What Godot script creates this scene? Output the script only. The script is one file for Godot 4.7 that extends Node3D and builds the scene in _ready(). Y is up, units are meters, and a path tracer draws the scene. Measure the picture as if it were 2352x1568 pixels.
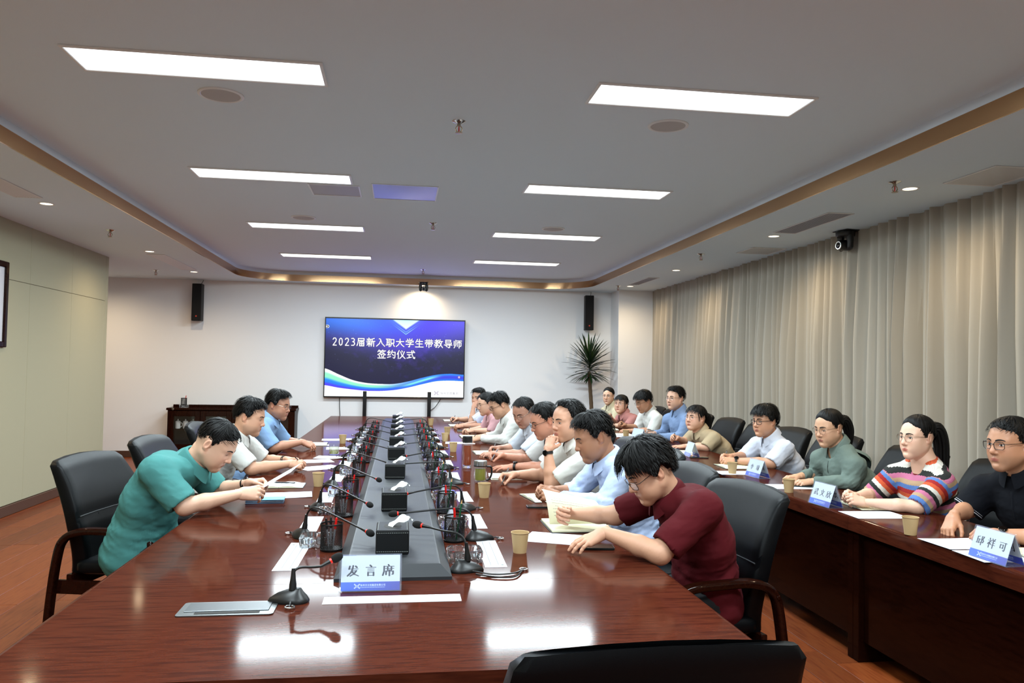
extends Node3D
# Conference room: long glossy table with seated people, a second row of desks by a curtain, screen on the end wall.

const TABLE_Y := 0.76
const CEILING_Y := 3.033
const SOFFIT_Y := 2.877

var mats := {}
var used_names := {}
var rng := RandomNumberGenerator.new()

# ------------------------------------------------------------------ scene helpers
func numbered(called: String) -> String:
	if not used_names.has(called):
		used_names[called] = 0
		return called
	used_names[called] += 1
	return "%s_%03d" % [called, used_names[called]]

func tag(o: Node3D, label: String, category: String, group := "") -> Node3D:
	o.set_meta("label", label)
	o.set_meta("category", category)
	if group != "":
		o.set_meta("group", group)
	return o

func thing(called: String, label: String, category: String, at := Vector3.ZERO, turn := 0.0, group := "") -> Node3D:
	var o := Node3D.new()
	o.name = numbered(called)
	add_child(o)
	o.position = at
	o.rotation.y = turn
	tag(o, label, category, group)
	return o

func obj(called: String, mesh: Mesh, m: Material, parent: Node = self, at := Vector3.ZERO) -> MeshInstance3D:
	var o := MeshInstance3D.new()
	o.name = numbered(called) if parent == self else called
	o.mesh = mesh
	o.material_override = m
	o.position = at
	o.cast_shadow = GeometryInstance3D.SHADOW_CASTING_SETTING_ON
	parent.add_child(o, true)
	return o

func struct(called: String, mesh: Mesh, m: Material, parent: Node = self) -> MeshInstance3D:
	var o := obj(called, mesh, m, parent)
	if parent == self:
		o.set_meta("kind", "structure")
	return o

func dup(root: Node3D, at: Vector3, turn: float, label := "", group := "") -> Node3D:
	var base := String(root.name)
	var cut := base.rfind("_")
	if cut > 0 and base.substr(cut + 1).is_valid_int():
		base = base.substr(0, cut)
	var r: Node3D = root.duplicate()
	r.name = numbered(base)
	add_child(r)
	r.position = at
	r.rotation.y = turn
	if label != "":
		r.set_meta("label", label)
	if group != "":
		r.set_meta("group", group)
	return r

# ------------------------------------------------------------------ materials
func mat(key: String, col := Color.WHITE, rough := 0.6, metal := 0.0, extra := {}) -> StandardMaterial3D:
	if mats.has(key):
		return mats[key]
	var m := StandardMaterial3D.new()
	m.resource_name = key
	m.albedo_color = col
	m.roughness = rough
	m.metallic = metal
	for k in extra:
		m.set(k, extra[k])
	mats[key] = m
	return m

func noise_tex(freq: float, seed_: int, ramp: Array, size := 512, octaves := 4, w := 0) -> NoiseTexture2D:
	var n := FastNoiseLite.new()
	n.seed = seed_
	n.frequency = freq
	n.fractal_octaves = octaves
	var t := NoiseTexture2D.new()
	t.width = w if w > 0 else size
	t.height = size
	t.seamless = true
	t.noise = n
	var g := Gradient.new()
	var offs := PackedFloat32Array()
	var cols := PackedColorArray()
	for i in ramp.size():
		offs.append(float(i) / (ramp.size() - 1))
		cols.append(ramp[i])
	g.offsets = offs
	g.colors = cols
	t.color_ramp = g
	return t

func relief(m: StandardMaterial3D, freq: float, seed_: int, scale_cm: float, uv := Vector3.ONE, octaves := 3) -> StandardMaterial3D:
	m.heightmap_enabled = true
	m.heightmap_texture = noise_tex(freq, seed_, [Color.BLACK, Color.WHITE], 512, octaves)
	m.heightmap_scale = scale_cm
	m.uv1_triplanar = true
	m.uv1_scale = uv
	return m

func grain(m: StandardMaterial3D, freq: float, seed_: int, ramp: Array, uv: Vector3) -> StandardMaterial3D:
	m.albedo_texture = noise_tex(freq, seed_, ramp, 512, 5)
	m.uv1_triplanar = true
	m.uv1_scale = uv
	m.uv1_triplanar_sharpness = 4.0
	return m

func lin(c: Color) -> Color:
	return c.srgb_to_linear()

# ------------------------------------------------------------------ triangle collector with creased normals
class MB:
	var v := PackedVector3Array()
	var uv := PackedVector2Array()
	var smooth := 40.0
	func tri(a: Vector3, b: Vector3, c: Vector3, ua := Vector2.ZERO, ub := Vector2.ZERO, uc := Vector2.ZERO) -> void:
		v.append(a); v.append(b); v.append(c)
		uv.append(ua); uv.append(ub); uv.append(uc)
	func quad(a: Vector3, b: Vector3, c: Vector3, d: Vector3, ua := Vector2(0, 1), ub := Vector2(1, 1), uc := Vector2(1, 0), ud := Vector2(0, 0)) -> void:
		tri(a, b, c, ua, ub, uc)
		tri(a, c, d, ua, uc, ud)
	# rows of points, counter-clockwise seen from outside when rows go up and columns go to the right
	func grid(rows: Array, closed := false, flip := false) -> void:
		var nr := rows.size()
		var nc: int = rows[0].size()
		var last := nc if closed else nc - 1
		for i in nr - 1:
			var r0: PackedVector3Array = rows[i]
			var r1: PackedVector3Array = rows[i + 1]
			for j in last:
				var k := (j + 1) % nc
				var u0 := Vector2(float(j) / last, float(i) / (nr - 1))
				var u1 := Vector2(float(j + 1) / last, float(i + 1) / (nr - 1))
				if flip:
					quad(r0[k], r0[j], r1[j], r1[k], Vector2(u1.x, u0.y), u0, Vector2(u0.x, u1.y), u1)
				else:
					quad(r0[j], r0[k], r1[k], r1[j], u0, Vector2(u1.x, u0.y), u1, Vector2(u0.x, u1.y))
	func fan(ring: PackedVector3Array, flip := false) -> void:
		var c := Vector3.ZERO
		for p in ring:
			c += p
		c /= ring.size()
		for i in ring.size():
			var a := ring[i]
			var b := ring[(i + 1) % ring.size()]
			if flip:
				tri(c, b, a)
			else:
				tri(c, a, b)
	func box(c: Vector3, s: Vector3, bevel := 0.0, xf := Transform3D()) -> void:
		var h := s * 0.5
		var b := minf(bevel, minf(h.x, minf(h.y, h.z)) * 0.9)
		var pts := {}
		for sx in [-1, 1]:
			for sy in [-1, 1]:
				for sz in [-1, 1]:
					var q := Vector3(sx, sy, sz)
					pts[Vector4i(sx, sy, sz, 0)] = xf * (c + q * Vector3(h.x, h.y - b, h.z - b))
					pts[Vector4i(sx, sy, sz, 1)] = xf * (c + q * Vector3(h.x - b, h.y, h.z - b))
					pts[Vector4i(sx, sy, sz, 2)] = xf * (c + q * Vector3(h.x - b, h.y - b, h.z))
		for s1 in [-1, 1]:
			_face(pts, 0, s1)
			_face(pts, 1, s1)
			_face(pts, 2, s1)
		if b > 0.0:
			for a in [-1, 1]:
				for e in [-1, 1]:
					_q(pts[Vector4i(a, e, -1, 0)], pts[Vector4i(a, e, 1, 0)], pts[Vector4i(a, e, 1, 1)], pts[Vector4i(a, e, -1, 1)], xf.basis * Vector3(a, e, 0))
					_q(pts[Vector4i(a, -1, e, 0)], pts[Vector4i(a, 1, e, 0)], pts[Vector4i(a, 1, e, 2)], pts[Vector4i(a, -1, e, 2)], xf.basis * Vector3(a, 0, e))
					_q(pts[Vector4i(-1, a, e, 1)], pts[Vector4i(1, a, e, 1)], pts[Vector4i(1, a, e, 2)], pts[Vector4i(-1, a, e, 2)], xf.basis * Vector3(0, a, e))
					for g in [-1, 1]:
						var p0: Vector3 = pts[Vector4i(a, e, g, 0)]
						var p1: Vector3 = pts[Vector4i(a, e, g, 1)]
						var p2: Vector3 = pts[Vector4i(a, e, g, 2)]
						if (p1 - p0).cross(p2 - p0).dot(xf.basis * Vector3(a, e, g)) > 0:
							tri(p0, p1, p2)
						else:
							tri(p0, p2, p1)
	func _face(pts: Dictionary, ax: int, s: int) -> void:
		var o := Vector3.ZERO
		o[ax] = s
		var k := []
		for t in [[-1, -1], [1, -1], [1, 1], [-1, 1]]:
			var q := Vector4i(0, 0, 0, ax)
			q[ax] = s
			q[(ax + 1) % 3] = t[0]
			q[(ax + 2) % 3] = t[1]
			k.append(pts[q])
		if s > 0:
			quad(k[0], k[1], k[2], k[3])
		else:
			quad(k[1], k[0], k[3], k[2])
	func _q(a: Vector3, b: Vector3, c: Vector3, d: Vector3, outward: Vector3) -> void:
		if (b - a).cross(c - a).dot(outward) >= 0:
			quad(a, b, c, d)
		else:
			quad(d, c, b, a)
	# profile of (radius, height), revolved round y
	func lathe(profile: Array, seg := 24, xf := Transform3D(), squash := 1.0) -> void:
		var rows := []
		for p in profile:
			var row := PackedVector3Array()
			for j in seg:
				var a := -TAU * j / seg
				row.append(xf * Vector3(cos(a) * p.x, p.y, sin(a) * p.x * squash))
			rows.append(row)
		grid(rows, true)
	func tube(path: PackedVector3Array, radii: Array, seg := 10, caps := true, flat := 1.0, up := Vector3.UP) -> void:
		var rows := []
		var n := path.size()
		var side := Vector3.ZERO
		for i in n:
			var t := (path[mini(i + 1, n - 1)] - path[maxi(i - 1, 0)]).normalized()
			if i == 0:
				side = t.cross(up)
				if side.length() < 0.05:
					side = t.cross(Vector3.RIGHT)
				side = side.normalized()
			else:
				side = (side - t * side.dot(t)).normalized()
			var nn := side.cross(t)
			var r: float = radii[mini(i, radii.size() - 1)]
			var row := PackedVector3Array()
			for j in seg:
				var a := TAU * j / seg
				row.append(path[i] + (side * cos(a) + nn * sin(a) * flat) * r)
			rows.append(row)
		grid(rows, true, true)
		if caps:
			fan(rows[0], false)
			fan(rows[n - 1], true)
	# a flat 2D outline swept along a path with a fixed side direction
	func sweep(path: PackedVector3Array, outline: Array, side: Vector3, closed := false, scales := [1.0]) -> void:
		var rows := []
		var n := path.size()
		for i in n:
			var t := (path[(i + 1) % n if closed else mini(i + 1, n - 1)] - path[(i - 1 + n) % n if closed else maxi(i - 1, 0)]).normalized()
			var s := (side - t * side.dot(t)).normalized()
			var nn := s.cross(t)
			var k: float = scales[mini(i, scales.size() - 1)]
			var row := PackedVector3Array()
			for o in outline:
				row.append(path[i] + (s * o.x + nn * o.y) * k)
			rows.append(row)
		if closed:
			rows.append(rows[0])
		grid(rows, true, true)
		if not closed:
			fan(rows[0], false)
			fan(rows[n - 1], true)
	func prism(outline: PackedVector2Array, depth: float, xf := Transform3D()) -> void:
		var idx := Geometry2D.triangulate_polygon(outline)
		var ccw := not Geometry2D.is_polygon_clockwise(outline)
		for t in idx.size() / 3:
			var a := outline[idx[t * 3]]
			var b := outline[idx[t * 3 + 1]]
			var c := outline[idx[t * 3 + 2]]
			if (b - a).cross(c - a) < 0:
				var s := b
				b = c
				c = s
			tri(xf * Vector3(a.x, a.y, depth), xf * Vector3(b.x, b.y, depth), xf * Vector3(c.x, c.y, depth), a, b, c)
			tri(xf * Vector3(a.x, a.y, 0), xf * Vector3(c.x, c.y, 0), xf * Vector3(b.x, b.y, 0), a, c, b)
		var n := outline.size()
		for i in n:
			var p := outline[i]
			var q := outline[(i + 1) % n]
			if not ccw:
				var s := p
				p = q
				q = s
			quad(xf * Vector3(p.x, p.y, 0), xf * Vector3(q.x, q.y, 0), xf * Vector3(q.x, q.y, depth), xf * Vector3(p.x, p.y, depth))
	func commit() -> ArrayMesh:
		var m := ArrayMesh.new()
		m.add_surface_from_arrays(Mesh.PRIMITIVE_TRIANGLES, arrays())
		return m
	func arrays() -> Array:
		var limit := cos(deg_to_rad(smooth))
		var nt := v.size() / 3
		var fn := PackedVector3Array()
		fn.resize(nt)
		var at := {}
		for t in nt:
			var cr := (v[t * 3 + 1] - v[t * 3]).cross(v[t * 3 + 2] - v[t * 3])
			fn[t] = cr
			for j in 3:
				var key := Vector3i((v[t * 3 + j] * 20000.0).round())
				if at.has(key):
					at[key].append(t)
				else:
					at[key] = PackedInt32Array([t])
		var n := PackedVector3Array()
		n.resize(v.size())
		for t in nt:
			var own := fn[t].normalized()
			for j in 3:
				var key := Vector3i((v[t * 3 + j] * 20000.0).round())
				var sum := Vector3.ZERO
				for o in at[key]:
					if fn[o].normalized().dot(own) >= limit:
						sum += fn[o]
				n[t * 3 + j] = sum.normalized() if sum.length_squared() > 0.0 else own
		# Godot's front faces run clockwise
		for t in nt:
			var a := v[t * 3 + 1]; v[t * 3 + 1] = v[t * 3 + 2]; v[t * 3 + 2] = a
			var b := n[t * 3 + 1]; n[t * 3 + 1] = n[t * 3 + 2]; n[t * 3 + 2] = b
			var c := uv[t * 3 + 1]; uv[t * 3 + 1] = uv[t * 3 + 2]; uv[t * 3 + 2] = c
		var arr := []
		arr.resize(Mesh.ARRAY_MAX)
		arr[Mesh.ARRAY_VERTEX] = v
		arr[Mesh.ARRAY_NORMAL] = n
		arr[Mesh.ARRAY_TEX_UV] = uv
		return arr

func box_mesh(c: Vector3, s: Vector3, bevel := 0.0) -> ArrayMesh:
	var b := MB.new()
	b.smooth = 20.0
	b.box(c, s, bevel)
	return b.commit()

func span(a: Vector3, b: Vector3, bevel := 0.0) -> ArrayMesh:
	return box_mesh((a + b) * 0.5, (b - a).abs(), bevel)

func tube_mesh(path: Array, radii: Array, seg := 8) -> ArrayMesh:
	var b := MB.new()
	b.tube(PackedVector3Array(path), radii, seg)
	return b.commit()

func lathe_mesh(profile: Array, seg := 24, crease := 40.0) -> ArrayMesh:
	var b := MB.new()
	b.smooth = crease
	b.lathe(profile, seg)
	return b.commit()

func curve(pts: Array, steps := 6) -> PackedVector3Array:
	var out := PackedVector3Array()
	var n := pts.size()
	for i in n - 1:
		var p0: Vector3 = pts[maxi(i - 1, 0)]
		var p1: Vector3 = pts[i]
		var p2: Vector3 = pts[i + 1]
		var p3: Vector3 = pts[mini(i + 2, n - 1)]
		for k in steps:
			out.append(p1.cubic_interpolate(p2, p0, p3, float(k) / steps))
	out.append(pts[n - 1])
	return out

func round_rect(w: float, h: float, r: float, seg := 4) -> PackedVector2Array:
	var out := PackedVector2Array()
	for c in 4:
		var cx := (w * 0.5 - r) * (1 if c == 0 or c == 3 else -1)
		var cy := (h * 0.5 - r) * (1 if c < 2 else -1)
		for k in seg + 1:
			var a := PI * 0.5 * (c + float(k) / seg)
			out.append(Vector2(cx + cos(a) * r, cy + sin(a) * r))
	return out

# ------------------------------------------------------------------ the room
func area_light(called: String, at: Vector3, size: Vector2, energy: float, col: Color) -> void:
	var l := AreaLight3D.new()
	l.name = called
	l.position = at
	l.rotation.x = -PI / 2
	l.area_size = size
	l.area_normalize_energy = true
	l.light_energy = energy
	l.light_color = col
	l.area_range = 30.0
	l.area_attenuation = 2.0
	l.shadow_enabled = true
	add_child(l, true)

func cove_ring(inset: float) -> PackedVector2Array:
	# outline of the raised middle of the ceiling, corners rounded
	var x0 := -2.49 + inset
	var x1 := 3.09 - inset
	var z0 := -12.98 + inset
	var z1 := 0.7 - inset
	var r := 0.75 - inset
	var out := PackedVector2Array()
	for c in [[x1 - r, z1 - r, 0.0], [x0 + r, z1 - r, 0.5], [x0 + r, z0 + r, 1.0], [x1 - r, z0 + r, 1.5]]:
		for k in 9:
			var a: float = PI * (c[2] + 0.5 * k / 8.0)
			out.append(Vector2(c[0] + cos(a) * r, c[1] + sin(a) * r))
	return out

func ring_band(y0: float, y1: float, ring: PackedVector2Array, thick: float) -> ArrayMesh:
	var b := MB.new()
	var rows := []
	for e in [[0.0, y0], [0.0, y1], [thick, y1], [thick, y0], [0.0, y0]]:
		var row := PackedVector3Array()
		for i in ring.size() + 1:
			var p := ring[i % ring.size()]
			var q := ring[(i + 1) % ring.size()]
			var o := ring[(i - 1 + ring.size()) % ring.size()]
			var t := (q - o).normalized()
			var out := Vector2(t.y, -t.x)
			var w: Vector2 = p + out * e[0]
			row.append(Vector3(w.x, e[1], w.y))
		rows.append(row)
	b.grid(rows, false)
	return b.commit()

func soffit_mesh(y0: float, y1: float, outer: Rect2, ring: PackedVector2Array) -> ArrayMesh:
	# ceiling slab with the cove cut out of it: four corner fans and strips
	var b := MB.new()
	b.smooth = 10.0
	var n := ring.size()
	var per := n / 4
	var corners := [Vector2(outer.end.x, outer.end.y), Vector2(outer.position.x, outer.end.y), outer.position, Vector2(outer.end.x, outer.position.y)]
	for y in [y0, y1]:
		for c in 4:
			for k in per - 1:
				_flat(b, ring[c * per + k], ring[c * per + k + 1], corners[c], y, y == y1)
			var e := ring[c * per + per - 1]
			var f := ring[((c + 1) * per) % n]
			_flat(b, e, f, corners[c], y, y == y1)
			_flat(b, f, corners[(c + 1) % 4], corners[c], y, y == y1)
	return b.commit()

func _flat(b: MB, p: Vector2, q: Vector2, r: Vector2, y: float, up: bool) -> void:
	var a := Vector3(p.x, y, p.y)
	var c := Vector3(q.x, y, q.y)
	var d := Vector3(r.x, y, r.y)
	if ((c - a).cross(d - a).y > 0) == up:
		b.tri(a, c, d)
	else:
		b.tri(a, d, c)

func floor_planks() -> void:
	var f := Node3D.new()
	f.name = "floor"
	add_child(f)
	f.set_meta("kind", "structure")
	f.set_meta("label", "orange brown wood plank floor running the length of the room")
	var tones := []
	for i in 4:
		var t: float = [1.0, 0.95, 1.04, 0.9][i]
		var m := mat("floor_wood_%d" % i, Color(0.62 * t, 0.58 * t, 0.54 * t), 0.4, 0.0, {"metallic_specular": 0.36})
		grain(m, 0.012, 11 + i, [Color(0.56, 0.27, 0.12), Color(0.70, 0.35, 0.16), Color(0.77, 0.42, 0.21), Color(0.62, 0.31, 0.145)], Vector3(7.0, 7.0, 0.55))
		tones.append(m)
	var base := span(Vector3(-6.2, -0.12, -13.5), Vector3(4.6, -0.004, 3.0))
	struct("floor_base", base, mat("floor_dark", Color(0.23, 0.11, 0.06), 0.6), f)
	var lens := [1.7, 1.35]
	var shapes := []
	for l in lens:
		shapes.append(box_mesh(Vector3(0, -0.006, 0), Vector3(0.197, 0.012, l - 0.003), 0.002))
	rng.seed = 5
	for area in [[-3.72, -1.1, -13.2, -1.6], [1.3, 2.55, -7.4, -1.6]]:
		var x: float = area[0] + 0.1
		var row := 0
		while x < area[1]:
			var z: float = area[2] + rng.randf() * 0.6
			while z < area[3]:
				var k := rng.randi() % 2
				var l: float = lens[k]
				struct("plank", shapes[k], tones[rng.randi() % 4], f).position = Vector3(x, 0, z + l * 0.5)
				z += l
			x += 0.2
			row += 1
	# the rest of the floor, hidden under tables and chairs, as wider boards
	var b := MB.new()
	for r in [[-1.12, 1.3, -13.4, -1.6], [2.5, 4.4, -13.4, 3.0], [1.3, 2.5, -13.4, -7.4], [-6.2, -3.72, -13.4, -1.6], [-6.2, 2.5, -1.0, 3.0]]:
		b.box(Vector3((r[0] + r[1]) * 0.5, -0.008, (r[2] + r[3]) * 0.5), Vector3(r[1] - r[0], 0.012, r[3] - r[2]), 0.0)
	struct("floor_boards", b.commit(), tones[0], f).set_meta("kind", "structure")

func room() -> void:
	var paint := relief(mat("wall_paint", Color(0.91, 0.91, 0.915), 0.75), 0.08, 3, 0.02, Vector3.ONE * 3.0)
	var ceil := relief(mat("ceiling_paint", Color(0.83, 0.885, 0.915), 0.85), 0.08, 4, 0.02, Vector3.ONE * 3.0)
	var beige := relief(mat("wall_fabric", Color(0.635, 0.615, 0.515), 0.85), 0.3, 6, 0.03, Vector3.ONE * 8.0)
	floor_planks()
	# walls with thickness; the long left wall is the plain shell behind the beige panels
	struct("wall_back", span(Vector3(-6.2, 0, -13.6), Vector3(4.6, 3.2, -13.34)), paint)
	struct("wall_front", span(Vector3(-6.2, 0, 3.0), Vector3(4.6, 3.2, 3.2)), paint)
	struct("wall_right", span(Vector3(4.55, 0, -13.6), Vector3(4.75, 3.2, 3.2)), paint)
	struct("wall_alcove", span(Vector3(-6.4, 0, -13.6), Vector3(-6.2, 3.2, 3.2)), paint)
	struct("column", span(Vector3(3.66, 0, -13.34), Vector3(4.55, SOFFIT_Y + 0.05, -12.86), 0.004), paint).set_meta("label", "white square column in the corner beside the curtain")
	var wl := Node3D.new()
	wl.name = "wall_left"
	add_child(wl)
	wl.set_meta("kind", "structure")
	wl.set_meta("label", "beige fabric panelled wall with thin shadow joints")
	struct("backing", span(Vector3(-4.1, 0, -10.76), Vector3(-3.785, SOFFIT_Y + 0.05, 3.0)), mat("joint_brown", Color(0.45, 0.36, 0.24), 0.9), wl)
	var z := -10.68
	var first := true
	while z < 2.8:
		var z1 := minf(z + (1.03 if not first else 1.03), 2.95)
		for yy in [[0.105, 2.299], [2.303, SOFFIT_Y]]:
			struct("wall_panel", span(Vector3(-3.80, yy[0], z + 0.0015), Vector3(-3.77, yy[1], z1 - 0.0015), 0.002), beige, wl)
		first = false
		z = z1
	struct("wall_panel", span(Vector3(-4.1, 0.105, -10.775), Vector3(-3.77, SOFFIT_Y, -10.682), 0.003), beige, wl)
	var base := mat("skirting_brown", Color(0.30, 0.20, 0.15), 0.45)
	struct("baseboard_left", span(Vector3(-3.785, 0, -10.79), Vector3(-3.755, 0.1, 3.0), 0.003), base)
	struct("baseboard_back", span(Vector3(-6.2, 0, -13.34), Vector3(3.66, 0.1, -13.325), 0.003), base)
	struct("baseboard_column", span(Vector3(3.645, 0, -13.34), Vector3(4.5, 0.1, -12.845), 0.003), base)
	# ceiling: raised middle, lowered border, grey riser and brass band between them
	struct("ceiling", span(Vector3(-6.3, CEILING_Y, -13.5), Vector3(4.7, CEILING_Y + 0.2, 3.1)), ceil).set_meta("label", "white raised middle of the ceiling with the light panels")
	var ring := cove_ring(0.0)
	struct("ceiling_soffit", soffit_mesh(SOFFIT_Y, SOFFIT_Y + 0.06, Rect2(-6.3, -13.5, 11.0, 16.6), ring), ceil).set_meta("label", "lowered white border of the ceiling round the recess")
	struct("ceiling_riser", ring_band(SOFFIT_Y + 0.1, CEILING_Y + 0.01, ring, 0.02), mat("riser_grey", Color(0.80, 0.83, 0.86), 0.8)).set_meta("label", "grey upright face of the ceiling recess above the brass band")
	var brass := mat("brass", Color(0.76, 0.60, 0.44), 0.2, 1.0)
	struct("trim_1", ring_band(SOFFIT_Y - 0.004, SOFFIT_Y + 0.1, cove_ring(0.006), 0.012), brass).set_meta("label", "polished brass band round the inside of the ceiling recess")

func ceiling_things() -> void:
	var frame_m := mat("lamp_frame", Color(0.86, 0.87, 0.87), 0.4)
	var glow := mat("lamp_diffuser", Color(0.95, 0.95, 0.95), 0.5, 0.0, {"emission_enabled": true, "emission": Color(0.97, 0.99, 1.0), "emission_energy_multiplier": 2.6})
	var fb := MB.new()
	fb.smooth = 20
	for s in [-1, 1]:
		fb.box(Vector3(0, -0.004, s * 0.155), Vector3(1.24, 0.012, 0.018), 0.003)
		fb.box(Vector3(s * 0.611, -0.004, 0), Vector3(0.018, 0.012, 0.292), 0.003)
	var fm := fb.commit()
	var dm := box_mesh(Vector3(0, -0.001, 0), Vector3(1.204, 0.005, 0.292), 0.0)
	var proto: Node3D
	var side := ["left row", "right row"]
	for c in 2:
		for k in 7:
			var at := Vector3(-1.035 if c == 0 else 1.628, CEILING_Y, 0.636 - 2.31 * k - 0.144)
			if k == 0:
				at.z = 0.2
			var label := "long white ceiling light panel, %s in the %s" % [["behind the table's near end", "above the table's near end", "nearest in view", "second in view", "third in view", "farthest in view", ""][k], side[c]]
			if k >= 6:
				continue
			var t: Node3D
			if proto == null:
				t = thing("ceiling_light", label, "ceiling light", at, 0, "long light panels in the ceiling")
				obj("frame", fm, frame_m, t)
				obj("diffuser", dm, glow, t)
				proto = t
			else:
				t = dup(proto, at, 0, label, "long light panels in the ceiling")
			area_light("panel_light", at + Vector3(0, -0.014, 0), Vector2(1.19, 0.28), PANEL_ENERGY, Color(0.91, 0.975, 1.0))
	# round downlights in the lowered border
	var dl_ring := lathe_mesh([Vector2(0.048, 0.004), Vector2(0.05, -0.003), Vector2(0.064, -0.005), Vector2(0.068, 0.001)], 28)
	var dl_disc := lathe_mesh([Vector2(0.05, 0.0), Vector2(0.03, -0.0035), Vector2(0.0, -0.004)], 28)
	var dl_glow := mat("downlight_glow", Color(1, 0.95, 0.85), 0.5, 0.0, {"emission_enabled": true, "emission": Color(1.0, 0.93, 0.8), "emission_energy_multiplier": 4.0})
	proto = null
	var spots := []
	for z in [-12.2, -10.08, -7.3, -5.2, -2.4, 0.2]:
		spots.append(Vector3(3.66, SOFFIT_Y, z))
	for z in [-12.15, -10.07, -7.24, -5.2, -2.4, 0.2]:
		spots.append(Vector3(-3.06, SOFFIT_Y, z))
	spots.append(Vector3(0.33, SOFFIT_Y, -13.12))
	spots.append(Vector3(-4.6, SOFFIT_Y, -12.5))
	spots.append(Vector3(-5.3, SOFFIT_Y, -12.0))
	for i in spots.size():
		var where := "above the screen, under the ceiling camera"
		if i > 12:
			where = ["in the alcove past the beige wall, nearer the room", "deepest in the alcove past the beige wall"][i - 13]
		if i < 12:
			where = "%s, %s" % ["on the curtain side" if i < 6 else "on the beige wall side", ["nearest the screen wall", "second from the screen wall", "third from the screen wall", "fourth from the screen wall", "fifth from the screen wall", "farthest from the screen wall"][i % 6]]
		var label := "round warm downlight " + where
		var t: Node3D
		if proto == null:
			t = thing("downlight", label, "downlight", spots[i], 0, "round downlights in the lowered ceiling")
			obj("trim_ring", dl_ring, frame_m, t)
			obj("lamp_lens", dl_disc, dl_glow, t)
			proto = t
		else:
			t = dup(proto, spots[i], 0, label, "round downlights in the lowered ceiling")
		var s := SpotLight3D.new()
		s.name = "downlight_beam"
		s.position = spots[i] + Vector3(0, -0.012, 0)
		s.rotation.x = -PI / 2
		s.spot_angle = 80.0
		s.spot_angle_attenuation = 1.0
		s.spot_range = 12.0
		s.spot_attenuation = 2.0
		s.light_size = 0.045
		s.light_energy = SPOT_ENERGY
		s.light_color = Color(1.0, 0.89, 0.72)
		s.shadow_enabled = true
		add_child(s, true)
	# round flush loudspeakers
	var spk_m := relief(mat("speaker_grille", Color(0.70, 0.69, 0.68), 0.7), 0.5, 9, 0.05, Vector3.ONE * 6.0)
	var spk := lathe_mesh([Vector2(0.125, 0.0), Vector2(0.125, -0.006), Vector2(0.112, -0.01), Vector2(0.106, -0.006)], 36)
	var grille := lathe_mesh([Vector2(0.107, -0.006), Vector2(0.06, -0.009), Vector2(0.0, -0.0095)], 36)
	proto = null
	for e in [[-1.03, -4.55, "beside the nearest panel of the left row"], [-1.01, -8.21, "beside the third panel of the left row"], [1.61, -4.6, "beside the nearest panel of the right row"], [1.61, -8.25, "beside the third panel of the right row"]]:
		var label: String = "round white loudspeaker flush in the ceiling " + e[2]
		if proto == null:
			proto = thing("ceiling_speaker", label, "speaker", Vector3(e[0], CEILING_Y, e[1]), 0, "round ceiling loudspeakers")
			obj("rim", spk, frame_m, proto)
			obj("grille", grille, spk_m, proto)
		else:
			dup(proto, Vector3(e[0], CEILING_Y, e[1]), 0, label, "round ceiling loudspeakers")
	# sprinkler heads
	var chrome := mat("chrome", Color(0.78, 0.78, 0.77), 0.18, 1.0)
	var nick := mat("sprinkler_metal", Color(0.62, 0.56, 0.48), 0.3, 1.0)
	proto = null
	var list := [[0.33, CEILING_Y, -4.77, "in the middle of the ceiling, nearest"], [0.317, CEILING_Y, -8.22, "in the middle of the ceiling, halfway to the screen"], [0.33, CEILING_Y, -12.2, "in the raised ceiling above the camera"], [-2.987, SOFFIT_Y, -8.54, "in the border on the beige wall side, nearer"], [-3.578, SOFFIT_Y, -12.09, "in the border on the beige wall side, by the back wall"], [3.431, SOFFIT_Y, -5.04, "in the border by the nearest curtain side downlight"], [3.42, SOFFIT_Y, -8.6, "in the border between two vents on the curtain side"], [3.454, SOFFIT_Y, -12.18, "in the border beside the column"]]
	for e in list:
		var label: String = "small metal sprinkler head " + e[3]
		var at := Vector3(e[0], e[1], e[2])
		if proto == null:
			proto = thing("sprinkler", label, "sprinkler", at, 0, "ceiling sprinkler heads")
			obj("escutcheon", lathe_mesh([Vector2(0.012, -0.016), Vector2(0.03, -0.008), Vector2(0.042, -0.003), Vector2(0.044, 0.0)], 20), chrome, proto)
			var yoke := MB.new()
			yoke.tube(PackedVector3Array([Vector3(0, 0, 0), Vector3(0, -0.03, 0)]), [0.011], 10)
			for s in [-1, 1]:
				yoke.tube(curve([Vector3(s * 0.008, -0.028, 0), Vector3(s * 0.019, -0.042, 0), Vector3(s * 0.017, -0.058, 0), Vector3(s * 0.004, -0.07, 0)], 4), [0.0035], 6)
			obj("yoke", yoke.commit(), nick, proto)
			obj("bulb", tube_mesh([Vector3(0, -0.03, 0), Vector3(0, -0.05, 0), Vector3(0, -0.068, 0)], [0.003, 0.0045, 0.003], 8), mat("sprinkler_red", Color(0.7, 0.12, 0.08), 0.2), proto)
			obj("deflector", lathe_mesh([Vector2(0.0, -0.076), Vector2(0.022, -0.074), Vector2(0.023, -0.071), Vector2(0.0, -0.07)], 16), nick, proto)
		else:
			dup(proto, at, 0, label, "ceiling sprinkler heads")
	# flat hatch and projector slot between the rows of panels
	var hatch := thing("ceiling_hatch", "square grey access hatch in the ceiling beside the second left panel", "hatch", Vector3(-0.58, CEILING_Y, -6.86))
	obj("hatch_frame", frame_of(0.43, 0.42, 0.014, 0.008), frame_m, hatch)
	obj("hatch_door", box_mesh(Vector3(0, -0.002, 0), Vector3(0.40, 0.004, 0.39)), mat("hatch_grey", Color(0.66, 0.66, 0.66), 0.5), hatch)
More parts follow.
